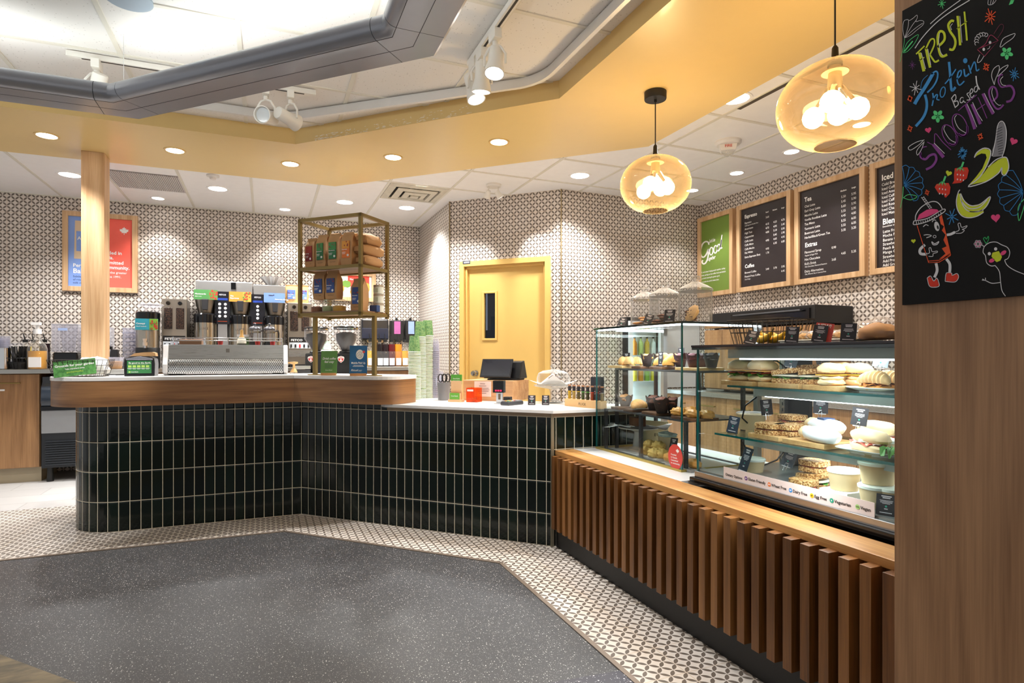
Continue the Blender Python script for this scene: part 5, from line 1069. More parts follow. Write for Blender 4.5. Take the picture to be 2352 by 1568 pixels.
# sandwich case
C2 = (1.895, .95, ZB); sc2 = thing('sandwich_case', 'long glass sandwich case with a dark glass top and dietary notice', 'display case', C2); ox2, oy2 = C2[0], C2[1]
z2 = 1.25-ZB; Y2 = 2.275-oy2; X2 = .55
MB().box((-.035, 0, 0), (X2, Y2+.012, .022)).build('plinth', M_black_g, sc2, bevel=.002); MB().box((-.012, 0, .022), (X2, Y2+.004, .05)).build('base_rail', brushed('rail_steel', '#a9a8a6', .3, 'y'), sc2, bevel=.002)
case_glass(sc2, 0, X2, 0, Y2, .05, z2-.022, ((Y2-.006, ''),), '')
MB().box((-.02, -.02, z2-.022), (X2, Y2+.015, z2-.01)).build('top_glass', M_dkglass, sc2, bevel=.001); MB().box((-.022, -.02, z2-.01), (X2, Y2+.017, z2)).build('top_panel', plain('#2b2429', .2), sc2, bevel=.001)
MB().box((.006, 0, .05), (X2, Y2-.006, .056)).build('deck', plain('#8a8c8a', .3, .5), sc2)
MB().box((.07, .05, z2-.067), (.09, Y2-.2, z2-.0605)).build('light_strip', M_led, sc2)
MB().box((.05, .02, z2-.06), (.42, Y2-.15, z2-.0225)).build('light_housing', plain('#b4beb9', .35), sc2)
for x, z, nm in ((.115, 1.062-ZB, 'upper'), (.04, .842-ZB, 'lower')):
    MB().box((x, -.0, z-.008), (.48, 2.2-oy2, z)).build('glass_shelf', clear('shelf_glass', (.86, .95, .93, 1), .02, .9), sc2); MB().box((x-.001, 0, z-.0085), (x+.003, 2.2-oy2, z+.0005)).build('shelf_edge', M_edge, sc2)
    MB().box((.1 if z < .4 else .16, .04, z-.042), (.46, Y2-.2, z-.0095)).build('shelf_light', plain('#9fa8a4', .35, .3), sc2)
    MB().box((.2, .05, z-.0485), (.23, Y2-.22, z-.042)).build('light_strip', M_led, sc2)
for y in (Y2-.05, .55, .02): 
    MB().box((.5, y, .056), (.53, y+.03, z2-.022)).build('rear_post', M_steel_z, sc2)
for y0_, y1_ in ((Y2-.19, Y2-.051), (.35, .54)): MB().box((.51, y0_, .056), (.53, y1_, z2-.022)).build('rear_panel', M_black, sc2)
up = MB().box((.475, Y2-.075, .056), (.498, Y2-.05, z2-.03))
for i in range(16): up.box((.474, Y2-.066, .08+.03*i), (.4752, Y2-.06, .095+.03*i), 1)
up.build('slotted_upright', [M_steel_z, M_black], sc2)
MB().tube([(.3, Y2-.06, z2-.06), (.42, Y2-.08, z2-.075), (.47, Y2-.09, z2-.11)], .004, 6).tube([(.25, Y2-.12, .40), (.2, Y2-.1, .36), (.2, Y2-.08, .3), (.28, Y2-.06, .25)], .004, 6).tube([(.2, Y2-.08, .2), (.22, Y2-.1, .12), (.3, Y2-.12, .075), (.4, Y2-.1, .09), (.47, Y2-.07, .12)], .004, 6).build('cable', M_black, sc2, smooth=True)
for zz, e in ((1.184, 4), (1.008, 4), (.788, 4)): lamp('AREA', 'sandwich_case_lamp', (ox2+.24, oy2+.66, zz), e, (.95, .98, 1), (ox2+.22, oy2+.66, 0), shape='RECTANGLE', size=.2, size_y=1.1)
# dietary notice on the glass
P0 = lambda px, py: onX(px, py, ox2-.002)
dn0, dn1 = P0(1662.8, 1074), P0(2009.5, 1180); dz0 = P0(1663, 1108).z-.012
dn = thing('dietary_notice', 'long pale dietary options notice on the front of the sandwich case', 'notice', (ox2-.004, dn0.y, P0(1835, 1166).z), R(-90))
wdn = dn0.y-dn1.y; hn = dn0.z-P0(1663, 1109).z
n0 = P0(1663, 1109).z-P0(1835, 1166).z; mb = MB().box((0, 0, n0), (wdn, .002, n0+hn+.006))
tl_ = lambda px, py: (dn0.y-P0(px, py).y, P0(px, py).z-dn.location.z)
def at_t(s, px, py, h, m, bold=True, sx=1.0): x, z = tl_(px, py); mb.text(s, x, z, h, m, -.001, bold=bold, sx=sx)
at_t('Dietary Options:', 1668, 1091, .0155, 1, True, .95)
for s, ab, px, py, bg in (('Gluten Friendly', 'GF', 1714.5, 1098, 2), ('Wheat Free', 'WF', 1768, 1112, 3), ('Dairy Free', 'DF', 1817, 1125.5, 4), ('Egg Free', 'EF', 1866, 1137.5, 5), ('Vegetarian', 'V', 1911.5, 1149, 6), ('Vegan', 'VG', 1971, 1163.5, 7)):
    x, z = tl_(px, py); mb.face([(x+.0085*math.cos(k*PI/10), -.001, z+.0085*math.sin(k*PI/10)) for k in range(20)], bg); mb.text(ab, x, z-.003, .0085, 8 if bg not in (5, 7) else 1, -.0016, 'c', True); mb.text(s, x+.011, z-.0055, .0165, 1, -.001, bold=True, sx=.93)
x, z = tl_(1668, 1102.5); mb.text('Our menu includes Dietary Options to meet customer preferences. These DO NOT indicate certified allergen free products. Need more information? Please ask us for our ingredient list.', x, z-.002, .0062, 1, -.001, bold=True, sx=1.0)
mb.build('notice_strip', [plain('#d5cac6', .5), M_dtxt, plain('#6a3a86', .5), plain('#e0762c', .5), plain('#2f86c8', .5), plain('#e3bd1f', .5), plain('#1f9378', .5), plain('#9cc97a', .5), M_txt], dn)
# round red sticker on the pastry case glass
ps = onX(1551, 1049, ox-.001); rs = MB(); ry = .0585; n = 36
rs.prism([(ry*math.cos(2*PI*i/n), ry*1.12*math.sin(2*PI*i/n)) for i in range(n)], -.0008, .0008, 0, Matrix.Rotation(R(90), 4, 'X'))
for i, s in enumerate(('Founded', 'in Canada.', 'Committed', 'to community.')): rs.text(s, -.034, .006-.0145*i, .0125, 1, -.0015, bold=True)
MAPLE = [(0, 1), (.2, .62), (.42, .74), (.34, .28), (.58, .5), (.66, .34), (1, .4), (.86, .1), (1, -.02), (.5, -.36), (.56, -.58), (.06, -.5), (.06, -1), (-.06, -1), (-.06, -.5), (-.56, -.58), (-.5, -.36), (-1, -.02), (-.86, .1), (-1, .4), (-.66, .34), (-.58, .5), (-.34, .28), (-.42, .74), (-.2, .62)]
rs.face([(.02+.013*a, -.0016, .033+.013*b) for a, b in MAPLE], 1)
tag(rs.build('round_sticker', [plain('#cc3f36', .5), M_txt], loc=(ox-.001, ps.y, ps.z), rz=R(-90)), 'round red founded in Canada sticker on the pastry case glass', 'sticker')
# ================================================================== food
M_bun = plain('#e6c99a', .6, var=.16); M_crust = plain('#c98f4e', .55, var=.2); M_gold_p = plain('#d79a4a', .5, var=.25, coat=.15); M_choc = plain('#3b2016', .7, var=.35); M_cup = plain('#2a1714', .6, var=.2)
M_lettuce = plain('#4f8f34', .5, var=.35); M_cheese = plain('#eeb13a', .4, var=.08); M_ham = plain('#b5523f', .5, var=.25); M_egg = plain('#f0e3b4', .6, var=.1)
t = NT('grain_bread'); n1 = t.noise(t.coord(), 160, 2); t.set(Base_Color=t.ramp(n1, (.38, hx('#7d4f24')), (.5, hx('#bb8748')), (.62, hx('#e2c08a'))), Roughness=.8); t.bump(n1, .5, .004); M_grain = t.mat
t = NT('pale_crumb'); t.set(Base_Color=t.mix(t.noise(t.coord(), 60, 3), hx('#cfa66b'), hx('#f0dcb4')), Roughness=.8); M_crumb = t.mat
def ruffle(mb, rx, ry, z, amp, seed, m=0, n=44, th=.004):
    rnd = random.Random(seed); a, b = rnd.uniform(0, 6), rnd.uniform(0, 6); V = [(0, 0, z)]; 
    for k in (.7, 1.0):
        for i in range(n):
            q = 2*PI*i/n; f = k*(1+.08*math.sin(5*q+a)*k); V.append((rx*f*math.cos(q), ry*f*math.sin(q), z+amp*k*k*(math.sin(7*q+b)+.6*math.sin(13*q+a))-amp*(k > .8)))
    F_ = [(0, 1+i, 1+(i+1) % n) for i in range(n)]+[(1+i, 1+n+i, 1+n+(i+1) % n, 1+(i+1) % n) for i in range(n)]
    return mb.add(V, F_, m)
def slice_mesh(mb, a, b, z0, z1, m=0, seed=0, tilt=0):
    rnd = random.Random(seed); n = 22; V = []
    for z in (z0, (z0+z1)/2, z1):
        for i in range(n):
            q = 2*PI*i/n; e = .62; x = a*math.copysign(abs(math.cos(q))**e, math.cos(q)); y = b*math.copysign(abs(math.sin(q))**e, math.sin(q)); k = 1+rnd.uniform(-.025, .025)+(.02 if z not in (z0, z1) else 0)
            V.append((x*k, y*k, z+x*tilt))
    return mb.add(V, [tuple(range(n))[::-1], tuple(range(2*n, 3*n))]+[(j*n+i, j*n+(i+1) % n, (j+1)*n+(i+1) % n, (j+1)*n+i) for j in (0, 1) for i in range(n)], m)
def sandwich(label, loc_, rz, kind, L=.1, W=.055, seed=1, group=None):
    t = thing('sandwich', label, 'sandwich', loc_, rz, group)
    if kind in ('ciabatta', 'bagel'):
        hb = .02 if kind == 'ciabatta' else .016
        MB().blob((0, 0, .012), L, W, .017, .05, seed, 24, -.7, e=.7).build('bread_bottom', M_bun, t, smooth=True)
        if kind == 'ciabatta':
            ruffle(MB(), L*1.04, W*1.12, .034, .006, seed).build('lettuce', M_lettuce, t, smooth='all'); ruffle(MB(), L*.98, W*1.06, .041, .004, seed+5).build('ham', M_ham, t, smooth='all')
            MB().box((-L*.85, -W*1.1, .047), (L*.85, W*1.1, .0505)).build('cheese', M_cheese, t); z = .062
        else:
            MB().blob((0, 0, .03), L*.97, W*.97, .012, .06, seed+2, 20).build('egg', M_egg, t, smooth=True); MB().box((-L*.8, -W*.98, .04), (L*.8, W*.98, .0435)).build('cheese', M_cheese, t); z = .056
        MB().blob((0, 0, z+.004), L*1.02, W*1.02, .034 if kind == 'ciabatta' else .03, .05, seed+1, 24, -.35, e=.72).build('bread_top', M_bun if kind == 'ciabatta' else plain('#dcb684', .6, var=.25), t, smooth=True)
    elif kind == 'grain':
        slice_mesh(MB(), L, W, .0, .02, seed=seed).build('bread_bottom', M_grain, t, smooth=True)
        ruffle(MB(), L*.98, W*1.02, .027, .005, seed).build('lettuce', M_lettuce, t, smooth='all'); slice_mesh(MB(), L*.96, W*.96, .029, .037, seed=seed+9).build('filling', plain('#e6dcc4', .6, var=.2), t, smooth=True)
        slice_mesh(MB(), L, W, .039, .06, seed=seed+3, tilt=.12).build('bread_top', M_grain, t, smooth=True)
    elif kind == 'plain':
        slice_mesh(MB(), L, W, .0, .019, seed=seed).build('bread_bottom', M_grain, t, smooth=True); ruffle(MB(), L*1.0, W*1.02, .022, .003, seed).build('ham', M_ham, t, smooth='all'); slice_mesh(MB(), L, W, .025, .046, seed=seed+3).build('bread_top', M_grain, t, smooth=True)
    elif kind == 'baguette':
        MB().blob((0, 0, .018), L, W, .02, .04, seed, 26, -.85, e=.8).build('bread_bottom', M_bun, t, smooth=True); ruffle(MB(), L*.97, W*1.05, .034, .004, seed).build('ham', M_ham, t, smooth='all'); ruffle(MB(), L*.9, W*.9, .038, .004, seed+2).build('onion', plain('#e8d9d4', .5), t, smooth='all')
        MB().blob((0, .004, .052), L, W, .03, .04, seed+1, 26, -.5, e=.8).build('bread_top', M_bun, t, smooth=True)
    elif kind == 'wrap':
        MB().blob((0, 0, .029), L, W, .031, .035, seed, 28, -.9, freq=2.2, e=.85).build('paper_wrap', plain('#eef1f5', .5), t, smooth=True); MB().blob((-L*.8, 0, .029), L*.26, W*.84, .027, .04, seed, 18, -.85).build('bread_end', M_bun, t, smooth=True)
    elif kind == 'croissant':
        MB().blob((0, 0, .012), L*.9, W, .014, .1, seed, 22, -.8).build('bread_bottom', M_gold_p, t, smooth=True); ruffle(MB(), L*.8, W*1.06, .026, .006, seed).build('filling', plain('#a9692a', .6, var=.5), t, smooth='all')
        croissant_mesh(MB(), L, W*1.1, .032, .042).build('bread_top', plain('#ebc287', .5, var=.22), t, smooth=True)
    return t
def croissant_mesh(mb, L, W, z0, H, n=14, seg=40):
    V = []
    for j in range(seg+1):
        u = -1+2*j/seg; f = (1-abs(u)**2.2)**.55 if abs(u) < 1 else 0; rid = 1+.09*math.cos(u*26); x = L*u; yb = -W*.35*(u*u)
        for i in range(n):
            q = 2*PI*i/n; V.append((x, yb+W*f*rid*math.cos(q)*.8, z0+max(-.3*H, H*.75*f*rid*math.sin(q))+H*.25*f))
    return mb.add(V, [tuple(range(n))[::-1], tuple(seg*n+i for i in range(n))]+[(j*n+i, j*n+(i+1) % n, (j+1)*n+(i+1) % n, (j+1)*n+i) for j in range(seg) for i in range(n)])
def muffin(label, loc_, top='#7a4a2c', r=.036, cup=None, group=None, H=.062):
    t = thing('muffin', label, 'muffin', loc_, 0, group); n = 32; V = []; rnd = random.Random(label)
    for j, (rr, z) in enumerate(((r*.68, 0), (r*.86, H*.45), (r, H*.8), (r*1.12, H*1.05))):
        for i in range(n):
            q = 2*PI*i/n; k = 1+(.03+.02*j)*math.cos(4*q+.6); V.append((rr*k*math.cos(q), rr*k*math.sin(q), z+(.016*max(0, math.cos(4*q+.6)) if j == 3 else 0)))
    MB().add(V, [tuple(range(n))[::-1]]+[(j*n+i, j*n+(i+1) % n, (j+1)*n+(i+1) % n, (j+1)*n+i) for j in range(3) for i in range(n)]).build('paper_case', cup or M_cup, t, smooth='all')
    MB().blob((0, 0, H*.82), r*.98, r*.98, r*.72, .09, rnd.randint(0, 99), 20, -.4).build('cake_top', plain(top, .75, var=.35), t, smooth=True); return t
def croissant(label, loc_, rz=0, L=.07, W=.035, group=None, mat=None):
    t = croissant_mesh(MB(), L, W, .012, .045).build('croissant', mat or M_gold_p, loc=loc_, rz=rz, smooth=True); return tag(t, label, 'pastry', group)
def lump(name, label, loc_, rx, ry, rz_, mat, seed, cat='pastry', amp=.1, group=None, rot=0): return tag(MB().blob((0, 0, rz_*.75), rx, ry, rz_, amp*.8, seed, 32, -.75, freq=4).build(name, mat, loc=loc_, rz=rot, smooth='all'), label, cat, group)
def board(label, px, X, z, wd, dp, mat, th=.016, Y=None):
    p = onX(px, 800, X); return tag(MB().box((-wd/2, -dp/2, 0), (wd/2, dp/2, th)).build('serving_board', mat, loc=(p.x, p.y, z), rz=R(-90), bevel=.002), label, 'board')
fp = lambda px, X, z: (X, onX(px, 800, X).y, z)
# --- pastry case, upper tier
XU = 2.19
pl = plain('#c9a57c', .5)
board('pale wooden board under the almond croissants on the upper tier of the pastry case', 1437, XU, TB, .17, .17, M_board); board('walnut board under the caramel topped muffin on the upper tier', 1487, XU, TB, .1, .17, M_walnutboard)
board('walnut board under the plaited pastries on the upper tier', 1533, XU, TB, .125, .17, M_walnutboard); board('long pale board under the dark muffins at the right of the upper tier', 1606, XU, TB, .2, .17, M_board)
zb = TB+.0165
for k, (px, dx, s) in enumerate(((1430, -.03, 3), (1447, -.035, 5), (1440, .04, 8), (1462, .03, 4))): croissant(['flaked almond croissant at the left front of the upper tier', 'flaked almond croissant right of the front left one on the upper tier', 'flaked almond croissant behind the front pair on the upper tier', 'flaked almond croissant touching the muffin on the upper tier'][k], fp(px, XU+dx, zb), R(-90+20*(k-1)), .045, .03, mat=plain('#dba868', .6, var=.35))
muffin('muffin with a caramel top in a dark paper, left on the upper tier', fp(1486, XU-.03, zb), '#d9a050', .034); muffin('muffin in dark paper behind the price card on the upper tier', fp(1516, XU+.05, zb), '#d39a55', .034); muffin('muffin in dark paper behind the plaited pastries on the upper tier', fp(1541, XU+.05, zb), '#c98f50', .034)
for k, (px, dx, dz) in enumerate(((1516, -.03, 0), (1537, -.035, 0), (1527, -.03, .022), (1549, -.03, .018))): croissant(['plaited pastry at the left of the bottom layer on the upper tier', 'plaited pastry at the right of the bottom layer on the upper tier', 'plaited pastry on top of the left one on the upper tier', 'plaited pastry leaning at the right of the plaited pile'][k], fp(px, XU+dx, zb+dz), R(-80), .045, .024)
M_pap = plain('#4a2a30', .6, var=.3)
muffin('dark purple muffin just left of the case corner on the upper tier', fp(1563, XU-.01, zb), '#5d2f33', .036, M_pap); muffin('dark purple muffin right of the case corner on the upper tier', fp(1593, XU-.02, zb), '#6a343c', .038, M_pap); muffin('dark grey muffin seen through both glass cases on the upper tier', fp(1634, XU, zb), '#4b3a3c', .038, plain('#3c3538', .5)); muffin('second dark muffin behind the purple one on the upper tier', fp(1612, XU+.08, zb), '#4b2a2c', .036, M_pap)
# --- lower tier
XM = 2.09
board('small walnut board under the grey cased muffin on the lower tier', 1432, XM, TA, .09, .13, M_walnutboard); board('walnut board under the croissant on the lower tier', 1466, XM, TA, .1, .15, M_walnutboard); board('walnut board under the chocolate muffins on the lower tier', 1515, XM, TA, .14, .15, M_walnutboard); board('long walnut board under the lattice pastries on the lower tier', 1595, XM, TA, .2, .15, M_walnutboard)
zb = TA+.0165
muffin('muffin in a grey case at the left end of the lower tier', fp(1436, XM+.03, zb), '#c08a58', .042, plain('#8e8680', .6), H=.055); croissant('single glossy croissant on the lower tier of the pastry case', fp(1465, XM-.02, zb), R(10), .058, .05)
for k, (px, dx) in enumerate(((1502, .02), (1520, -.035), (1548, .03))): muffin(['chocolate muffin at the back left of the lower tier', 'chocolate muffin nearest the glass on the lower tier', 'chocolate muffin beside the white card on the lower tier'][k], fp(px, XM+dx, zb), '#6b3a28', .043, H=.07)
for k, (px, dx) in enumerate(((1558, -.04), (1592, -.04), (1622, -.0), (1585, .05))): lump('lattice_pastry', ['golden lattice pastry left of the case corner on the lower tier', 'golden lattice pastry right of the case corner on the lower tier', 'golden lattice pastry seen through the sandwich case', 'golden lattice pastry behind the front ones on the lower tier'][k], fp(px, XM+dx, zb), .034, .05, .024, M_gold_p, 7+k, amp=.16)
# --- bench level of the pastry case
z = ZB+.0005
cs = thing('cake_stand', 'low grey cake stand with a white napkin and loaf slices in the pastry case', 'cake stand', (2.2, onX(1466, 900, 2.2).y, z)); MB().lathe([(.055, 0), (.055, .005), (.035, .02), (.025, .11), (.06, .125), (.13, .135), (.13, .14), (0, .138)], 28).build('stand', plain('#b9b8b4', .45), cs, smooth=True)
tag(MB().add([(x, y, .004+.05*max(0, abs(x+.4*y)-.1)+.01*math.sin(30*x+20*y)) for x, y in [(-.19+.038*i, -.12+.024*j) for j in range(11) for i in range(11)]], [(j*11+i, j*11+i+1, j*11+12+i, j*11+11+i) for j in range(10) for i in range(10)]).build('napkin', M_paper, loc=(cs.location.x, cs.location.y, z+.14), rz=R(-50), smooth='all'), 'white napkin spread on the low cake stand in the pastry case', 'napkin')
for k in range(2): tag(slice_mesh(MB(), .03, .045, 0, .05, seed=k).build('loaf_slice', plain('#6b3d1e', .8, var=.3), loc=(cs.location.x-.02+.02*k, cs.location.y-.03+.05*k, z+.152), rz=R(30+40*k), smooth=True), ['brown loaf slice at the left on the white napkin', 'brown loaf slice at the right on the white napkin'][k], 'cake')
p = fp(1493, 2.36, z); tag(MB().box((-.13, 0, 0), (.13, .003, .165)).text('good', .03, .07, .03, 1, -.001).build('kraft_card', [plain('#d9c79a', .7), M_dtxt], loc=p, rz=R(-62)), 'tall pale kraft card at the back of the pastry case', 'card')
pb = thing('paper_cup', 'cream paper cup with a napkin in the pastry case', 'cup', fp(1533, 2.2, z)); MB().lathe([(.042, 0), (.055, .115), (.057, .115), (.057, .119), (.052, .119), (.04, .004)], 24).build('cup', plain('#e0cda4', .6), pb, smooth=True); MB().blob((0, 0, .125), .05, .05, .02, .2, 4, 18).build('napkin', plain('#cfe0d8', .6), pb, smooth=True)
board('pale board under the cheese scones at the bottom of the pastry case', 1503, 2.08, z, .19, .11, plain('#c9c2ba', .5), .014); board('grey tray under the turnovers at the front right of the pastry case', 1575, 2.05, z, .21, .11, plain('#a9a6a4', .4), .012)
M_sc = plain('#d8b465', .7, var=.4); zb = z+.0145
for k, (px, dx, dz) in enumerate(((1484, -.01, 0), (1503, -.025, 0), (1520, 0, 0), (1493, .02, .03), (1513, .02, .035))): lump('scone', ['cheese scone at the left of the bottom row', 'cheese scone with an orange spot in front, middle of the bottom row', 'cheese scone at the right of the bottom row', 'cheese scone on top at the left of the pile', 'cheese scone on top at the right of the pile'][k], fp(px, 2.08+dx, zb+dz), .04, .04, .03, M_sc, 20+k, amp=.17)
for k, px in enumerate((1538, 1566, 1594)): lump('turnover', ['golden turnover left of the red sticker', 'golden turnover hidden behind the red sticker', 'golden turnover right of the red sticker'][k], fp(px, 2.06, z+.0125), .03, .045, .027, M_gold_p, 40+k, amp=.08)
# --- cards in the pastry case
RV = R(-90)
for lab, px, X, zz, kw in (('dark price card above the left croissants on the upper tier', 1438, 2.26, TB, dict(ht=.1, lean=4)), ('dark price card standing between the muffins on the upper tier', 1517, 2.13, TB+.0165, dict(ht=.085, wd=.03, lean=2)), ('dark price card behind the case corner on the upper tier', 1564, 2.29, TB+.0165, dict(ht=.11, wd=.04, lean=2)), ('small black card propped on the cheese scones by the red sticker', 1541, 2.1, ZB+.012, dict(ht=.125, wd=.045, lean=20))): tag_card(lab, fp(px, X, zz), RV+R(25), **kw)
tag(MB().add([(a, 0, b) for a, b in ((-.01, 0), (.016, .02), (.024, .1), (.0, .09))]+[(a, .001, b) for a, b in ((-.01, 0), (.016, .02), (.024, .1), (.0, .09))], [(0, 1, 2, 3), (7, 6, 5, 4), (0, 4, 5, 1), (1, 5, 6, 2), (2, 6, 7, 3), (3, 7, 4, 0)]).build('blank_card', M_paper, loc=fp(1557, 2.1, TA+.0165), rz=RV), 'white back of a card leaning beside the chocolate muffins', 'card')
# --- top of the pastry case: cookie jars and cards
zt = 1.3785; M_cookie = plain('#d09a58', .8, var=.3); M_cookie2 = plain('#7a4a2a', .8, var=.4)
def cookie(label, loc_, r=.042, mat=None, tiltx=0, tilty=0, group=None):
    m_ = MB().blob((0, 0, .006), r, r, .009, .05, hash_(label), 24, -.8, e=1); rnd = random.Random(label)
    for i in range(9): q, d = rnd.uniform(0, 6.3), rnd.uniform(.1, .85)*r; m_.blob((d*math.cos(q), d*math.sin(q), .0125), .005, .005, .003, .1, i, 8, m=1)
    o = tag(m_.build('cookie', [mat or M_cookie, M_choc], loc=loc_, smooth=True), label, 'cookie', group); o.rotation_euler = (tiltx, tilty, 0); return o
def hash_(s): return sum(ord(c)*(i+1) for i, c in enumerate(s)) % 997
M_cj = clear('cookie_jar_glass', (.93, .93, .93, 1), .03, 1.0, (.55, .55, .55, 1), .2, .6)
for k, ((x, y), nm) in enumerate((((2.25, 3.2), 'left'), ((2.22, 2.955), 'middle'), ((2.2, 2.655), 'right'))):
    t = thing('cookie_jar', 'clear glass lidded cookie jar, %s of three on the pastry case' % nm, 'jar', (x, y, zt)); r = .09
    MB().lathe([(0, .0), (r*.94, .001), (r, .01), (r, .165), (r*.97, .178)], 36, cap=False).lathe([(r*.95, .008), (0, .007)], 36, cap=False).build('glass', M_cj, t, smooth=True)
    MB().lathe([(r*1.04, .178), (r*1.05, .184), (r*1.02, .192), (r*.7, .21), (.03, .226), (.018, .232), (.018, .238), (.028, .248), (.024, .262), (0, .266)], 36).build('lid', M_cj, t, smooth=True)
    if k < 2:
        for j in range(7): cookie('%s cookie in the pile inside the %s jar' % (['pale', 'dark'][k], nm), (x-.03*(j % 2)+.005*j-.01, y+.035-.035*(j % 3), zt+.0095+.017*(j//2)), .04, [M_cookie, M_cookie2][k], .05*(j % 3), -.06*(j % 2), 'cookies in the %s jar' % nm)
    else:
        for j in range(4): cookie('brown cookie in the short stack at the left inside the right jar', (x, y+.035, zt+.0095+.017*j), .036, M_cookie2, 0, .03*j, 'stacked cookies in the right jar')
        cookie('big pale chocolate chip cookie leaning upright in the right jar', (x-.045, y-.035, zt+.05), .05, plain('#e0b980', .8, var=.2), R(0), R(-68))
for lab, px, X, kw in (('dark price card at the far left end of the pastry case top', 1424, 2.06, dict(lean=28, roll=10)), ('dark price card in front of the left cookie jar', 1484, 2.03, dict(lean=24, roll=14)), ('dark price card in front of the middle cookie jar', 1536, 2.02, dict(ht=.075, wd=.062, lean=15))): tag_card(lab, fp(px, X, zt), RV+R(30), **kw)
# --- sandwich case, upper shelf
XH = 2.13; zs = 1.0625
board('bamboo board under the ciabatta sandwiches', 1728, XH, zs, .2, .2, M_board, .02); board('bamboo board under the grain bread sandwiches on the upper shelf', 1825, XH, zs, .22, .2, M_board, .02); board('bamboo board under the egg bagels', 1925, XH, zs, .17, .2, M_board, .02)
zb = zs+.0205
sandwich('ciabatta sandwich with cheese and salad, left end of the upper shelf', fp(1704, XH-.02, zb), RV+R(15), 'ciabatta', .062, .052, 3); sandwich('ciabatta sandwich with cheese and salad, right of the leftmost one', fp(1752, XH-.03, zb), RV-R(6), 'ciabatta', .068, .05, 6)
sandwich('grain bread sandwich with green leaves at the front of the upper shelf', fp(1812, XH-.04, zb), RV+R(6), 'grain', .068, .05, 4); sandwich('grain bread sandwich behind, its corner raised on the upper shelf', fp(1842, XH+.06, zb+.012), RV-R(12), 'grain', .06, .045, 7); sandwich('grain bread half right of the front leafy sandwich', fp(1862, XH-.03, zb), RV-R(4), 'grain', .04, .045, 12)
sandwich('egg and cheese bagel at the front of the upper shelf', fp(1909, XH-.06, zb), RV, 'bagel', .045, .045, 5); sandwich('egg and cheese bagel behind the front one on the upper shelf', fp(1930, XH+.05, zb), RV, 'bagel', .045, .045, 8); sandwich('egg and cheese bagel at the right end of the bamboo board', fp(1972, XH+.05, zb), RV, 'bagel', .045, .045, 11)
plt = lambda label, px, X, zz, r: tag(MB().prism([(r*1.15*math.copysign(abs(math.cos(q))**.5, math.cos(q))*.62, r*math.copysign(abs(math.sin(q))**.5, math.sin(q))*.62) for q in [2*PI*i/40 for i in range(40)]], 0, .004).add([(k*r*1.15*math.copysign(abs(math.cos(q))**.5, math.cos(q)), k*r*math.copysign(abs(math.sin(q))**.5, math.sin(q)), h_) for k, h_ in ((.62, .004), (1.0, .018), (1.0, .021), (.6, .007)) for q in [2*PI*i/40 for i in range(40)]], [(j*40+i, j*40+(i+1) % 40, (j+1)*40+(i+1) % 40, (j+1)*40+i) for j in range(3) for i in range(40)]).build('plate', plain('#eef0ef', .15, coat=.3), loc=fp(px, X, zz), rz=RV, smooth=True), label, 'plate')
plt('white square plate under the croissant sandwiches', 2024, XH, zs, .09)
sandwich('egg croissant sandwich at the front of the white plate', fp(2012, XH-.04, zs+.008), RV, 'croissant', .062, .042, 5); sandwich('egg croissant sandwich behind on the white plate', fp(2040, XH+.05, zs+.008), RV, 'croissant', .06, .042, 9)
# lower shelf
XL2 = 2.06; zs = .8425
def tub(label, loc_, r=.06, h=.075, clear_=False, group=None):
    t = thing('paper_tub', label, 'tub', loc_, 0, group); MB().lathe([(r*.84, 0), (r, h), (r*1.03, h), (r*1.03, h+.004)], 26).build('tub', plain('#cdb48a', .6, var=.08), t, smooth=True)
    MB().lathe([(r*1.06, h+.001), (r*1.07, h+.01), (r*.98, h+.013), (r*.9, h+.012), (r*.5, h+.015), (0, h+.015)], 26).build('lid', M_win if clear_ else plain('#dfe3d6', .35), t, smooth=True); return t
tub('kraft tub with a clear lid at the left end of the lower shelf', fp(1726, XL2+.13, zs), .066, .07, True)
board('bamboo board under the plain grain sandwiches', 1790, XL2, zs, .17, .19, M_board, .02); board('bamboo board under the paper wraps', 1885, XL2, zs, .2, .2, M_board, .02); zb = zs+.0205
sandwich('plain grain sandwich at the front left of the lower shelf', fp(1768, XL2-.04, zb), RV+R(12), 'plain', .055, .052, 3); sandwich('plain grain sandwich right of the front left one on the lower shelf', fp(1812, XL2-.0, zb), RV+R(5), 'plain', .05, .05, 5); sandwich('plain grain sandwich stacked at the back of the lower shelf', fp(1820, XL2+.1, zb+.03), RV, 'plain', .055, .05, 9)
sandwich('white paper wrapped roll nearest the glass on the lower shelf', fp(1885, XL2-.06, zb), RV-R(14), 'wrap', .105, .04, 3); w2 = sandwich('white paper wrapped roll with a blue label on the lower shelf', fp(1897, XL2+.05, zb+.022), RV-R(18), 'wrap', .11, .042, 6); MB().box((-.015, -.028, .0565), (.03, .02, .0625)).build('blue_label', plain('#33456a', .5), w2)
plt('white oval plate under the filled baguettes', 2010, XL2-.01, zs, .1)
sandwich('filled baguette nearest the glass on the lower shelf', fp(1996, XL2-.05, zs+.012), RV-R(22), 'baguette', .1, .036, 4); sandwich('filled baguette behind the front one on the lower shelf', fp(2015, XL2+.08, zs+.03), RV-R(12), 'baguette', .1, .038, 9)
tag(ruffle(MB(), .035, .03, .02, .016, 3, n=40).add([(0, 0, 0)], []).build('lettuce', M_lettuce, loc=fp(2046, XL2-.08, zs+.02), smooth='all'), 'curly lettuce leaf at the right end of the lower shelf', 'lettuce')
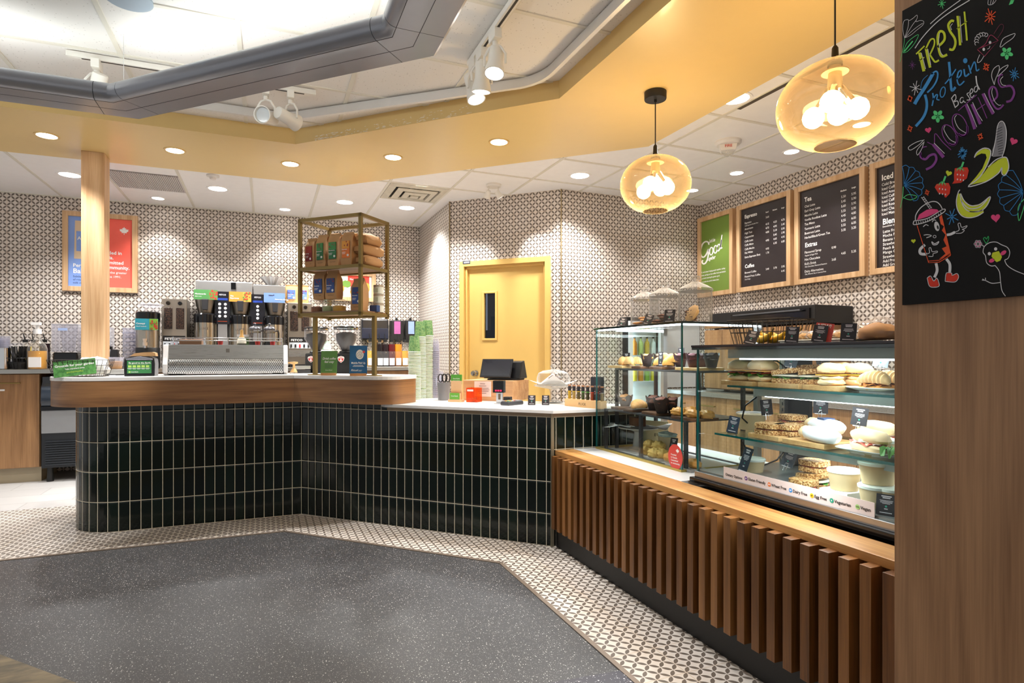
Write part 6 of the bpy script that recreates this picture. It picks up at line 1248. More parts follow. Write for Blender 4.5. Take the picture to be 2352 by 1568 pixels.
# deck
zs = ZB+.0565; XD = 2.04
tub('kraft tub with a white lid behind the dietary notice at the left', fp(1728, XD+.06, zs), .055, .05)
s1 = sandwich('tall grain sandwich with green filling on the bottom deck', fp(1866, XD+.03, zs+.0), RV+R(6), 'grain', .058, .048, 14); sandwich('grain sandwich leaning under the tall one on the bottom deck', fp(1846, XD-.05, zs), RV+R(12), 'plain', .05, .045, 16)
sandwich('grain sandwich stacked on top of the tall one on the bottom deck', fp(1870, XD+.04, zs+.066), RV+R(6), 'plain', .055, .046, 18)
tub('single kraft tub with a white lid on the bottom deck', fp(1939, XD+.0, zs+.03), .056, .065)
tag(MB().box((-.06, -.06, 0), (.06, .06, .029)).build('riser', plain('#d8dcd6', .4), loc=fp(1939, XD, zs)), 'white riser under the single kraft tub', 'riser')
for k, nm in enumerate(('bottom', 'middle', 'top')): tub('kraft tub, %s of the tall pile of three at the right' % nm, fp(2016, XD-.02+.01*k, zs+.0812*k), .06, .066)
tub('kraft tub half hidden by the oak panel on the bottom deck', fp(2056, XD+.0, zs), .06, .066)
# cards inside the sandwich case
M_blue = plain('#8fa9bd', .4)
for lab, px, X, zz, kw in (('pale blue card tilted over the leftmost ciabatta', 1710, XH+.0, 1.165, dict(clip=True, ht=.075, lean=18, roll=14, bg=M_blue)), ('pale blue card clipped between ciabatta and grain bread', 1812, XH-.02, 1.14, dict(clip=True, ht=.085, lean=14, roll=12, bg=plain('#5f6d7a', .4))), ('large dark card clipped over the egg bagels', 1893, XH, 1.155, dict(clip=True, ht=.085, lean=-6, roll=-12, bg=plain('#4d4a46', .4))), ('pale blue card clipped over the egg croissants', 2019, XH-.0, 1.145, dict(clip=True, ht=.07, lean=10, roll=8, bg=plain('#a9bccb', .4))),
    ('dark blue card standing at the left end of the lower shelf', 1680, 1.99, .8425, dict(ht=.078, lean=10, roll=8, bg=plain('#2d3a4d', .4))), ('black card clipped over the plain grain sandwiches', 1763, XL2, .925, dict(clip=True, ht=.08, lean=4, roll=-8)), ('dark card clipped behind the labelled wrap', 1884, XL2+.14, .94, dict(clip=True, ht=.085, wd=.06, lean=6)), ('black card clipped over the filled baguettes', 1970, XL2, .925, dict(clip=True, ht=.08, wd=.055, lean=8, roll=6)),
    ('dark card leaning above the left end of the dietary notice', 1702, 2.0, ZB+.0565+.0, dict(ht=.125, wd=.042, lean=10, roll=14, bg=plain('#27313d', .4))), ('dark card clipped left of the tall grain sandwich', 1803, XD, .72, dict(clip=True, ht=.08, lean=20, roll=14, bg=plain('#3a4652', .4))), ('dark card right of the dietary notice at the panel', 2034, 1.93, ZB+.0565, dict(ht=.07, wd=.06, lean=12))): tag_card(lab, fp(px, X, zz), RV+R(22), **kw)
# top of the sandwich case
zt = 1.2505
bk = thing('wire_basket', 'dark wire basket with bananas on top of the sandwich case', 'basket', fp(1768, 2.2, zt), RV+R(12)); wb = MB(); hw, hd, hh = .16, .1, .118
for z, f in ((.004, .84), (.06, .92), (hh, 1)): wb.tube([(-hw*f, -hd*f, z), (hw*f, -hd*f, z), (hw*f, hd*f, z), (-hw*f, hd*f, z)], .0025 if f < 1 else .004, 6, closed=True)
for i in range(13):
    u = -1+2*i/12
    for sy in (-1, 1): wb.tube([(u*hw*.84, sy*hd*.84, .004), (u*hw, sy*hd, hh)], .0017, 5)
for i in range(8):
    u = -1+2*i/7
    for sx in (-1, 1): wb.tube([(sx*hw*.84, u*hd*.84, .004), (sx*hw, u*hd, hh)], .0017, 5)
    wb.tube([(-hw*.84, u*hd*.84, .004), (hw*.84, u*hd*.84, .004)], .0017, 5)
wb.build('wire_frame', plain('#3a342f', .4, .4), bk)
def banana(label, loc_, rz, up=0):
    t = thing('banana', label, 'banana', loc_, rz); pts = [(.09*math.sin(a), .0, .09-.09*math.cos(a)+.018) for a in [R(-55+11*i) for i in range(11)]]
    MB().tube(pts, .016, 10, rs=[.007, .011, .015, .017, .018, .018, .017, .016, .013, .009, .005]).build('fruit', plain('#e3b52c', .5, var=.15), t, smooth=True); MB().tube([pts[-1], Vector(pts[-1])+Vector((.012, 0, .014))], .005, 8).build('stem', plain('#8a6a22', .6), t); return t
for k in range(3): banana(['banana at the left in the wire basket', 'banana in the middle of the wire basket', 'banana at the right in the wire basket, tip showing'][k], (2.17+.03*k, bk.location.y+.02-.04*k, zt+.0085+.0*k), RV+R(10*k-8))
tag(MB().box((-.05, -.04, 0), (.05, .04, .05)).build('snack_box', plain('#a9835c', .6, var=.15), loc=(2.27, onX(1795, 800, 2.27).y, zt), rz=RV), 'brown snack box behind the wire basket', 'box')
for lab, px, kw in (('dark card leaning in front of the wire basket', 1720, dict(lean=28, roll=12)), ('dark card just right of the wire basket on the case top', 1817, dict(lean=8, roll=4)), ('dark card under the red new flag on the case top', 1879, dict(lean=10, roll=8)), ('dark card before the wrapped loaf on the case top', 1947, dict(lean=6, roll=3))): tag_card(lab, fp(px, 1.96, zt), RV+R(25), **kw)
nf = thing('new_flag', 'red new flag standing behind a dark card on the case top', 'flag', fp(1885, 1.972, zt), RV+R(25)); tl = Matrix.Rotation(R(8), 4, 'Y') @ Matrix.Rotation(R(-10), 4, 'X')
mb = MB().box((-.03, .004, .0), (.034, .006, .078), 0, tl); mb.text('NEW!', 0, .061, .019, 1, align='c', bold=True, shear=.1, P=lambda a, b: tl @ Vector((a, .0032, b))).build('flag', [plain('#d9534a', .5), M_txt], nf)
pls = tag(MB().box((-.17, -.1, 0), (.17, .1, .012)).box((-.175, -.105, .012), (.175, .105, .018)).build('tray', plain('#dfe3dc', .4), loc=fp(1905, 2.2, zt), rz=RV, bevel=.003), 'long pale tray of wrapped bakes on the case top', 'tray')
for k, px in enumerate((1852, 1880, 1922, 1940)): 
    t = thing('wrapped_bake', ['film wrapped bake at the left end of the pale tray', 'film wrapped bake behind the new flag on the pale tray', 'film wrapped bake right of the new flag on the pale tray', 'film wrapped bake at the right end of the pale tray'][k], 'bake', fp(px, 2.2, zt+.0185), RV); MB().blob((0, 0, .014), .032, .05, .016, .1, k, 18).build('bake', plain('#cfa56c', .7, var=.3), t, smooth=True); MB().blob((0, 0, .017), .038, .06, .022, .14, k+4, 18).build('film', M_win, t, smooth='all')
t = thing('wrapped_loaf', 'large film wrapped loaf at the right end of the case top', 'loaf', fp(2018, 2.16, zt+.0005), RV); MB().blob((0, 0, .035), .075, .06, .04, .05, 4, 22).build('loaf', plain('#c99a66', .7, var=.25), t, smooth=True); MB().blob((0, 0, .042), .09, .07, .05, .12, 8, 22).build('film', M_win, t, smooth='all')
# ================================================================== menu boards on the right wall
def framed(name, label, cat, y0, y1, z0, z1, fn, bg, e=.046, d=.052, X=XR, rz=None):
    rz = R(-90) if rz is None else rz
    t = thing(name, label, cat, (X, (y0+y1)/2, z0), rz); w_ = (y1-y0); h_ = z1-z0; a = w_/2
    mb = MB()
    for s in ((-a, -d, 0, -a+e, 0, h_), (a-e, -d, 0, a, 0, h_)): mb.box(s[:3], s[3:])
    mb.box((-a+e, -d, 0), (a-e, 0, e)).box((-a+e, -d, h_-e), (a-e, 0, h_)).build('frame', M_oak, t, bevel=.002)
    p = MB().box((-a+e, -.03, e), (a-e, -.02, h_-e), 0)
    yc = (y0+y1)/2
    def at_(px, py, sc=500/2352, ox=1560, oy=380):
        v = onX(ox+px*sc, oy+py*sc, X-.031); return yc-v.y, v.z-z0
    mats = fn(p, at_, w_, h_); p.build('panel', [plain(bg, .45)]+mats, t); return t
M_wt = plain('#efeeec', .5)
def menu(items):
    def fn(p, at_, w_, h_):
        for s, px, py, h, b in items:
            x, z = at_(px, py); p.text(s, x, z, h, 1, -.0312, bold=b, sx=.9)
        return [M_wt]
    return fn
L = lambda names, x, ys, h=.0275: [(n_, x, y, h, False) for n_, y in zip(names, ys)]
esp = [('Espresso', 707, 575, .05, True), ('Coffee', 710, 1110, .05, True), ('Small', 935, 513, .018, True), ('Medium', 1010, 490, .018, True), ('Large', 1103, 467, .018, True)]
esp += L(['Espresso', 'Americano', 'High Test', 'Cappuccino', 'Caffe Latte', 'Caffe Misto', 'Caffe Mocha', 'Flat White', 'Extra Espresso Shot', 'Brewed Coffee', 'French Press Coffee'], 708, [635, 700, 745, 788, 832, 873, 917, 957, 1003, 1170, 1212])
esp += L(['Small Espresso Double Shot', '2 to 3 Cups'], 709, [660, 1238], .017)+L(['3.60', '4.15', '4.75', '4.80', '4.95', '4.95', '1.70', '3.40'], 935, [571, 645, 688, 733, 822, 911, 955, 1130], .026)
esp += L(['4.25', '4.95', '5.10', '5.45', '4.65', '6.35', '3.70'], 1018, [622, 670, 713, 760, 805, 850, 1117], .026)+L(['4.75', '5.45', '5.95', '5.95', '4.95', '6.85', '3.95', '6.45'], 1103, [600, 648, 695, 738, 785, 833, 1103, 1150], .026)
tea = [('Tea', 1353, 395, .055, True), ('Extras', 1359, 885, .055, True), ('Medium', 1743, 287, .019, True), ('Large', 1862, 250, .019, True)]
tea += L(['Chai Latte', 'Earl Grey Latte', 'Matcha Latte', 'Vanilla Rooibos Latte', 'Tea Misto', 'Turmeric Latte', 'Beetroot Latte', 'Herbal/Black/Green Tea', 'Flavoured Syrup', 'Hot Chocolate', "Kid's Drink", 'Dairy Alternatives'], 1355, [458, 507, 556, 603, 650, 700, 748, 795, 953, 1030, 1077, 1158], .029)
tea += L(['Regular & Sugar-Free', 'Hot Chocolate, Flavoured Steamers', 'Oat, Almond, Soy or Lactose-Free'], 1359, [982, 1103, 1183], .017)+L(['5.50', '5.45', '5.60', '5.55', '4.45', '5.55', '5.55', '3.35', '4.65'], 1750, [353, 403, 455, 507, 557, 610, 660, 712, 962])+L(['5.95', '5.90', '5.95', '5.95', '4.85', '6.05', '6.05', '3.35', '5.35'], 1860, [322, 373, 425, 478, 530, 583, 635, 688, 943])+L(['0.90', '3.65'], 1647, [900, 1030])
ice = [('Iced', 2187, 165, .062, True), ('Blended', 2197, 640, .062, True)]+L(['Cold Brew', 'Iced Coffee', 'Iced Americano', 'Iced Caffe Latte', 'Iced Caffe Mocha', 'Iced Rooibos Latte', 'Iced Chai Latte', 'Iced Matcha Latte'], 2188, [225, 272, 317, 363, 408, 452, 498, 543], .031)+L(['Smoothies and Frappes'], 2197, [672], .02)
ice += L(['Latte Frappe', 'Mocha Frappe', 'Banana Coconut', 'Strawberry', 'Peach & Mango', 'Mango Coconut', 'Strawberry Banana', 'Add Protein', 'Add Greens'], 2200, [732, 777, 823, 868, 913, 957, 1005, 1050, 1093], .031)
def good(p, at_, w_, h_):
    PR = lambda a, b: (at_(a, b)[0], -.0312, at_(a, b)[1])
    def st(pts, wd, k=6): p.ribbon(smooth_pts(pts, k), wd, 1, PR)
    st([(322, 855), (312, 828), (285, 822), (255, 845), (236, 895), (232, 945), (246, 985), (272, 985), (298, 950), (316, 905), (316, 950), (306, 1010), (285, 1052), (262, 1062), (247, 1042), (256, 1022)], 15)
    for cx, cy_ in ((347, 925), (392, 905)): st([(cx+18*math.cos(a)+.0*a, cy_+40*math.sin(a)-8*math.cos(a)) for a in [R(20*i) for i in range(19)]], 12, 3)
    st([(445, 880), (436, 852), (420, 858), (412, 890), (416, 920), (428, 918), (444, 885), (455, 800), (463, 748)], 12); st([(458, 800), (450, 870), (452, 895), (466, 885)], 12)
    for s, x, y, h in (("Let's be", 322, 835, .052), ('together', 305, 1028, .058)):
        for ch in s:
            a, b = at_(x, y); p.text(ch, a, b, h, 1, -.0312, bold=True, shear=.25, sx=.62); x += (GL[(ch, True)][2] if ch != ' ' else .2)*h*.62/.00138*.9; y -= (GL[(ch, True)][2])*h*.62/.00138*.9*.27
    for s, y in (("Since 1991, we've been bringing people together, making", 1172), ('ethical choices, serving our best coffee, food, and attitude', 1205), ('every day, all while fostering the greater good.', 1238), ('Together, we make the world a better place.', 1275)):
        a, b = at_(197, y); p.text(s, a, b, .0225, 1, -.0312, bold=True, sx=.83)
    return [M_wt]
framed('menu_board', 'green oak framed board with the white words let us be good together', 'menu board', 4.722, 5.255, 1.835, 2.703, good, '#6f8a3a')
framed('menu_board', 'black oak framed menu board headed Espresso', 'menu board', 4.0, 4.668, 1.835, 2.703, menu(esp), '#251d1f')
framed('menu_board', 'black oak framed menu board headed Tea', 'menu board', 3.279, 3.958, 1.833, 2.703, menu(tea), '#251d1f')
framed('menu_board', 'black oak framed menu board headed Iced, cut by the oak panel', 'menu board', 2.557, 3.238, 1.833, 2.703, menu(ice), '#251d1f')
# ================================================================== posters on the back wall
def poster(label, x0, x1, z0, z1, fn, name='poster'):
    t = thing(name, label, 'poster', ((x0+x1)/2, YB, z0)); a = (x1-x0)/2; h_ = z1-z0; e = .05
    mb = MB()
    for s in ((-a, -.04, 0, -a+e, 0, h_), (a-e, -.04, 0, a, 0, h_), (-a+e, -.04, 0, a-e, 0, e), (-a+e, -.04, h_-e, a-e, 0, h_)): mb.box(s[:3], s[3:])
    mb.build('frame', M_oak, t, bevel=.002); p = MB(); mats = fn(p, a, h_, e); p.build('print', mats, t); return t
def pA(p, a, h, e):
    p.box((-a+e, -.022, e), (0, -.015, h-e), 0).box((0, -.022, e), (a-e, -.015, h-e), 1)
    p.box((-a+.1, -.0235, .34), (-.02, -.0225, .74), 2, top=(.92, 1)).box((-a+.12, -.0245, .42), (-.02, -.0238, .63), 0).text('Amaretta', -a+.13, .54, .05, 3, -.026, bold=True)
    monkey(p, lambda u, v: (-a+.12+u*.14, -.025, .57+v*.08), 5, .004)
    p.text('Perfectly', -a+.09, .255, .05, 3, -.0235, bold=True); p.text('Balanced', -a+.09, .19, .068, 3, -.0235, bold=True)
    for i, s in enumerate(('Subtle sweetness', 'of roasted nuts and', 'milk chocolate.')): p.text(s, -a+.09, .145-.033*i, .028, 5, -.0235)
    for i, s in enumerate(('Founded in', 'Canada.', 'Committed', 'to community.')): p.text(s, a-.075, .405-.052*i, .058, 3, -.0235, 'r' if i == 3 else 'r', bold=True) if False else p.text(s, a-.075-[.07, .145, .055, 0][i], .405-.052*i, .05, 3, -.0235, 'r', bold=True)
    p.text('Fostering the greater', a-.1, .2, .034, 3, -.0235, 'r'); p.text('good since 1991.', a-.15, .155, .034, 3, -.0235, 'r')
    p.face([(a-.125+.042*u, -.0235, .665+.042*v) for u, v in MAPLE], 3)
    return [plain('#7f9fe0', .5), plain('#ef5f4f', .5), plain('#d8c0a0', .6), M_wt, M_wt, plain('#2f3f6a', .5)]
poster('oak framed poster, blue and red halves with a maple leaf, behind the pillar', -1.956, -1.284, 1.879, 2.713, pA)
def pB(p, a, h, e):
    p.box((-a+e, -.022, e), (a-e, -.015, h-e), 0).box((0, -.0235, .18), (a-e-.03, -.0225, h-e), 1); rnd = random.Random(5)
    for i in range(14):
        x, z, r_ = rnd.uniform(-.1, a-.1), rnd.uniform(.08, .22), rnd.uniform(.02, .05); p.face([(x+r_*math.cos(k*PI/4), -.024-.0003*i, z+r_*math.sin(k*PI/4)) for k in range(8)], 2 if i % 3 else 3)
    p.box((-a+e+.02, -.0235, .05), (-.06, -.0225, .2), 4).text('Mango Peach', .02, .26, .03, 5, -.0245, bold=True)
    return [plain('#e7e2da', .5), plain('#e5412f', .5), plain('#f0a03a', .5), plain('#6f9a3a', .5), plain('#2a2a30', .5), M_wt]
poster('oak framed fruit poster on the back wall seen through the gold rack', .593, 1.268, 1.872, 2.235, pB)
# ================================================================== chalkboard on the oak panel
XB = XP-.014
cbd = thing('chalkboard', 'black chalkboard with fresh protein based smoothies drawings on the oak panel', 'chalkboard', (XP, .9, 1.4), R(-90))
Wc = lambda v: (.9-v.y, v.x-XP, v.z-1.4)            # world point to the board's own axes
zb0, zb1 = onX(2075, 700, XB).z, onX(2067, 38, XB).z; yb0 = onX(2071, 300, XB).y
SL = MB().box((.9-yb0, -.012, zb0-1.4), (.9-yb0+.62, -.0015, zb1-1.4+.012))
def chalk(ox, oy, sc, e=.0006):
    def P(a, b): v = onX(ox+a*sc, oy+b*sc, XB); q = Wc(v); return (q[0], -.0125-e, q[2])
    return P
PA = chalk(2050, 0, 302/1315); PB = chalk(2050, 340, 302/1246); PA2 = chalk(2050, 0, 302/1315, .0012); PB2 = chalk(2050, 340, 302/1246, .0012)
CK = {}
def ck(col): 
    if col not in CK: CK[col] = MB()
    return CK[col]
def S(col, pts, wd=10, P=PA, k=6): ck(col).ribbon(smooth_pts(pts, k) if len(pts) > 2 else [Vector(p) for p in pts], wd, 0, P)
def Fp(col, pts, P=PB): ck(col).face([P(*p) for p in pts])
def el(cx, cy_, rx, ry, rot=0, a0=0, a1=360, n=24): c_, s_ = math.cos(R(rot)), math.sin(R(rot)); return [(cx+rx*math.cos(q)*c_-ry*math.sin(q)*s_, cy_+rx*math.cos(q)*s_+ry*math.sin(q)*c_) for q in [R(a0+(a1-a0)*i/n) for i in range(n+1)]]
def star(col, cx, cy_, r, n=4, wd=6, P=PA, seed=0):
    for i in range(n):
        q = PI*i/n+.3+seed; f = 1 if i % 2 else .75; S(col, [(cx-r*f*math.cos(q), cy_-r*f*1.25*math.sin(q)), (cx+r*f*math.cos(q), cy_+r*f*1.25*math.sin(q))], wd, P)
def heart(col, cx, cy_, r, P=PA, rot=0): 
    c_, s_ = math.cos(rot), math.sin(rot); pts = [(16*math.sin(t)**3, -(13*math.cos(t)-5*math.cos(2*t)-2*math.cos(3*t)-math.cos(4*t))) for t in [2*PI*i/24 for i in range(24)]]
    Fp(col, [(cx+(x*c_-y*s_)*r/16, cy_+(x*s_+y*c_)*r/16) for x, y in pts], P)
YL_, BL, WH, PU, OR, GR, PK, RD = '#d5e02e', '#3f97d8', '#e4e2e4', '#8a3f94', '#f0592a', '#5ee087', '#ee4a86', '#e2361f'
for pts, w_ in (([(268, 525), (290, 620), (312, 712)], 30), ([(234, 540), (275, 500), (318, 458)], 14), ([(265, 605), (315, 572)], 10), ([(332, 480), (352, 580), (374, 675)], 26), ([(330, 490), (375, 400), (412, 392), (414, 450), (372, 545)], 16), ([(372, 548), (400, 590), (425, 618), (462, 600)], 18), ([(448, 470), (515, 400), (512, 330), (475, 312), (450, 360), (455, 460), (485, 560), (545, 545)], 24), ([(612, 212), (585, 208), (556, 250), (572, 310), (618, 380), (626, 440), (602, 495), (565, 490)], 24), ([(648, 158), (662, 300), (674, 452)], 24), ([(716, 115), (730, 260), (742, 405)], 18), ([(640, 288), (742, 212)], 8)): S(YL_, pts, w_)
for pts in ([(288, 530), (330, 690)], [(352, 490), (382, 650)], [(470, 330), (462, 420), (480, 520), (505, 555)], [(600, 235), (580, 262), (590, 300)], [(672, 160), (694, 425)]): S(WH, pts, 6, PA2)
for pts, w_ in (([(230, 1262), (300, 1180), (335, 1100), (340, 1020), (322, 945)], 26), ([(218, 1040), (255, 975), (330, 860), (405, 730)], 34), ([(385, 740), (430, 712), (450, 735), (440, 800), (400, 870), (345, 925)], 16), ([(350, 750), (300, 800), (280, 870), (290, 900)], 5), ([(400, 930), (405, 990), (393, 1058)], 14), ([(400, 1000), (430, 950), (448, 950), (440, 990), (468, 1000)], 12), (el(500, 920, 24, 52, 12), 10), ([(562, 618), (572, 720), (580, 830), (592, 905), (628, 870)], 24), ([(522, 838), (575, 775), (632, 690)], 12), ([(640, 790), (680, 750), (684, 705), (655, 725), (644, 800), (668, 850), (716, 810)], 14), ([(712, 690), (725, 760), (765, 735)], 16), ([(758, 650), (782, 735)], 14), ([(778, 700), (812, 622), (828, 640), (838, 705), (865, 690)], 13)): S(BL, pts, w_)
Fp(BL, el(725, 606, 22, 26)[:-1], PA)
for pts, w_ in (([(590, 985), (608, 1030), (626, 1078)], 10), ([(585, 985), (622, 945), (632, 985), (606, 1020), (645, 1008), (655, 1042), (626, 1072)], 9), (el(690, 1000, 17, 28, 15), 8), ([(706, 975), (712, 1015), (730, 1022)], 8), ([(762, 925), (742, 940), (762, 970), (770, 995), (740, 1000)], 8), ([(765, 950), (800, 915), (790, 885), (772, 920), (785, 975), (815, 950)], 8), (el(832, 890, 17, 30, 15), 8), ([(832, 758), (842, 840), (868, 895)], 13), ([(375, 238), (480, 145), (600, 55), (690, -10)], 8), ([(222, 482), (300, 370), (420, 240), (560, 130), (770, 0)], 9)): S(WH, pts, w_)
for pts, w_, P in (([(340, 1465), (300, 1475), (275, 1530), (300, 1580)], 10, PA), ([(262, 40), (268, 85), (310, 105), (350, 70), (398, 60), (412, 110), (375, 170), (315, 203)], 22, PB), ([(345, 1420), (412, 1440), (425, 1335), (500, 1420), (583, 1498)], 8, PA), ([(405, 1440), (455, 1505), (508, 1572)], 34, PA), (el(568, 1350, 62, 112, -28), 9, PA), (el(568, 1350, 62, 108, -28, 20, 140), 22, PA), (el(672, 1250, 66, 118, -24), 9, PA), (el(672, 1250, 66, 112, -24, 20, 140), 22, PA), ([(655, 1106), (730, 1040), (838, 948)], 8, PA), ([(730, 1040), (775, 1150), (820, 1290)], 30, PA), ([(790, 1040), (835, 1140), (876, 1240)], 30, PA), ([(852, 972), (895, 1070), (942, 1182)], 8, PA), ([(828, 1108), (922, 1040)], 8, PA), ([(900, 935), (950, 1040), (1004, 1140)], 28, PA), ([(1000, 1010), (1045, 960), (1030, 885), (990, 868), (962, 920), (985, 1010), (1030, 1080), (1070, 1085), (1108, 1045)], 18, PA), ([(1132, 862), (1085, 868), (1055, 810), (1075, 750), (1100, 748)], 14, PA), ([(1130, 862), (1185, 862), (1215, 925), (1185, 1000), (1135, 1018)], 22, PA)): S(PU, pts, w_, P)
for pts in ([(745, 1040), (795, 1150), (842, 1270)], [(800, 1022), (850, 1130), (898, 1210)], [(918, 932), (970, 1040), (1018, 1125)], [(1000, 880), (992, 930), (1020, 1010), (1060, 1050), (1085, 1048)], [(1105, 765), (1078, 800), (1095, 845), (1132, 855)], [(640, 1150), (620, 1190), (660, 1280), (735, 1330)], [(525, 1255), (515, 1300), (570, 1390), (630, 1425)], [(415, 1430), (520, 1535)], [(1018, 848), (990, 760), (1010, 690), (1060, 655), (1065, 700), (1030, 790), (1018, 840)], [(1045, 760), (1080, 690), (1150, 650), (1140, 680), (1050, 765)], [(318, 1398), (240, 1420), (160, 1470), (180, 1500), (260, 1450), (310, 1400)], [(318, 1415), (245, 1500), (250, 1550), (290, 1490), (315, 1420)]): S(WH, pts, 6, PA2)
for col, cx, cy_, r, n_, w_ in ((GR, 490, 35, 42, 4, 6), (OR, 975, 165, 68, 5, 9), (OR, 935, 668, 36, 4, 12), (WH, 228, 880, 60, 4, 6), (OR, 172, 985, 26, 4, 16), (OR, 172, 1285, 28, 4, 11), (OR, 875, 1365, 30, 4, 11), (BL, 1215, 742, 56, 5, 7), (BL, 697, 1530, 50, 5, 7), ('#7a3a82', 195, 650, 36, 4, 4), (PK, 355, 1305, 1, 1, 1)): star(col, cx, cy_, r, n_, w_, PA, cx*.01)
heart(PK, 355, 1300, 32, PA, -.2); heart(PK, 1208, 1412, 40, PA, .4); heart(YL_, 530, 238, 30, PB, .3); heart(PK, 975, 660, 44, PB, -.1); heart(YL_, 196, 880, 22, PB, -.1)
for i, (cx, cy_) in enumerate(((1140, 530), (450, 1160))):
    for k in range(5): q = 2*PI*k/5+.3; Fp(GR, el(cx+34*math.cos(q), cy_+34*math.sin(q), 32, 20, math.degrees(q), n=14)[:-1], PA if i == 0 else PA)
for pts in ([(118, 380), (100, 290), (112, 210), (150, 195), (165, 205), (205, 180), (240, 150), (245, 175), (232, 215), (270, 205), (308, 212), (300, 250), (240, 300), (180, 350), (118, 380)], [(118, 380), (150, 280), (160, 205)], [(118, 380), (190, 260), (235, 200)], [(118, 380), (215, 290), (300, 230)]): S(WH, pts, 4)
S(GR, [(118, 382), (105, 480), (70, 620)], 4); S(GR, [(105, 525), (150, 420), (255, 345), (220, 430), (150, 510), (105, 528)], 5); S(GR, [(115, 515), (200, 410)], 12)
for pts in ([(955, 0), (955, 45), (1000, 40), (1035, 0)], [(985, 0), (975, 40)], [(1010, 0), (995, 38)]): S(WH, pts, 5)
Fp(GR, [(1160, 50), (1180, 0), (1215, 0), (1200, 35)], PA)
# little drawn drink, strawberries, bananas, flowers
S('#a83a5c', [(845, 492), (1055, 405), (918, 562), (845, 492)], 8, PA, 1); S('#a83a5c', [(845, 492), (925, 440), (978, 350), (1055, 405)], 7); S('#6a2a42', [(1010, 340), (1070, 250), (1105, 250), (1100, 300), (1050, 380)], 6)
for i in range(7): q = R(160+22*i); S(WH, el(905+62*math.cos(q)*1.1, 412+70*math.sin(q), 20, 18, 0, 180+22*i-60, 360+22*i-20, 8), 6)
for cx, cy_ in ((910, 492), (973, 424)): Fp(WH, el(cx, cy_, 13, 16)[:-1], PA)
S(WH, [(945, 490), (965, 480), (972, 458)], 5); S(WH, [(1072, 465), (1100, 390), (1160, 355), (1222, 335), (1200, 380), (1130, 430), (1085, 468), (1072, 465)], 6); S(WH, [(870, 545), (848, 600), (850, 625), (880, 610), (912, 560)], 6)
for cx, cy_, r0, fl in ((475, 390, 1, -1), (645, 255, 1.05, 1)):
    Fp(RD, [(cx+(x*fl if fl > 0 else x)*r0, cy_+y*r0) for x, y in (((-78, -20), (-60, -50), (0, -60), (55, -60), (72, -20), (65, 40), (30, 78), (18, 75), (8, 45), (-40, 40)) if fl < 0 else ((-55, -60), (0, -70), (60, -70), (72, -40), (55, 30), (0, 70), (-78, 78), (-60, 50), (-62, 0)))], PB)
    for k in range(5): q = R(-150+ 30*k); ck(GR).face([PB2(cx-5+28*math.cos(q-.4), cy_-62+20*math.sin(q-.4)+8), PB2(cx-5+70*math.cos(q), cy_-50+12*math.sin(q)+30), PB2(cx-5+28*math.cos(q+.4), cy_-62+20*math.sin(q+.4)+8), PB2(cx-5, cy_-80)])
    S(GR, [(cx+5, cy_-70), (cx+25, cy_-125)], 18, PB)
    for k in range(6): ck(WH).face([PB2(*v) for v in el(cx-30+28*(k % 3), cy_-5+34*(k//3)+4*k, 6, 9, n=8)[:-1]])
Fp(YL_, [(775, 90), (790, 50), (830, 15), (880, 5), (920, 20), (925, 60), (905, 140), (860, 220), (780, 320), (720, 360), (720, 350), (790, 270), (850, 190), (890, 90), (880, 55), (840, 50), (800, 70)], PB)
Fp(YL_, [(905, 180), (1000, 110), (1060, 85), (1095, 110), (1100, 190), (1070, 250), (1040, 245), (1035, 190), (1000, 230), (900, 310), (730, 350), (860, 240)], PB); S(WH, [(775, 90), (800, 40), (870, 0), (930, 30), (900, 150), (820, 280), (715, 365), (880, 320), (1000, 240), (1035, 185), (1035, 240), (1065, 255), (1100, 190), (1090, 110), (1060, 85), (980, 110), (905, 180)], 10, PB2, 4)
Fp('#8f8d92', [(1030, 1400), (1050, 1260), (1085, 1215), (1120, 1240), (1138, 1330), (1125, 1470), (1090, 1560), (1000, 1568), (995, 1500)], PA); S(WH, [(995, 1560), (1030, 1400), (1050, 1260), (1085, 1212), (1120, 1240), (1138, 1330), (1125, 1470), (1095, 1568)], 9, PA2)
for i in range(11): S('#2a2a2c', [(1045+3*i-16, 1300+24*i), (1108+1*i-12, 1268+26*i)], 5, PA2)
Fp(YL_, [(615, 430), (640, 430), (670, 500), (740, 545), (830, 530), (905, 465), (925, 475), (890, 550), (830, 590), (730, 600), (860, 590), (862, 605), (800, 645), (720, 660), (650, 635), (612, 570), (606, 490)], PB)
for pts in ([(638, 395), (622, 420), (604, 500), (615, 580), (655, 640), (720, 660), (800, 645), (862, 608)], [(638, 440), (665, 540), (730, 600), (860, 590)], [(645, 430), (680, 500), (745, 545), (830, 530), (925, 460), (890, 550), (820, 600), (730, 600)], [(650, 500), (720, 570), (820, 560), (895, 490)]): S(WH, pts, 9, PB2)
for ox_, oy_, fl in ((105, 350, 1), (1235, 415, -1)):
    for k in range(8):
        q = R(-95+22*k) if fl > 0 else R(105+20*k); L_ = 175 if fl > 0 else 225; S('#2f86c8', [(ox_, oy_), (ox_+L_*.5*math.cos(q)+8, oy_+L_*.5*math.sin(q)-6), (ox_+L_*math.cos(q), oy_+L_*math.sin(q))], 6, PB)
        q2 = q+R(20 if fl < 0 else 22); S('#2f86c8', [(ox_+L_*math.cos(q), oy_+L_*math.sin(q)), (ox_+L_*1.08*math.cos((q+q2)/2), oy_+L_*1.08*math.sin((q+q2)/2)), (ox_+L_*math.cos(q2), oy_+L_*math.sin(q2))], 6, PB) if k < 7 else None
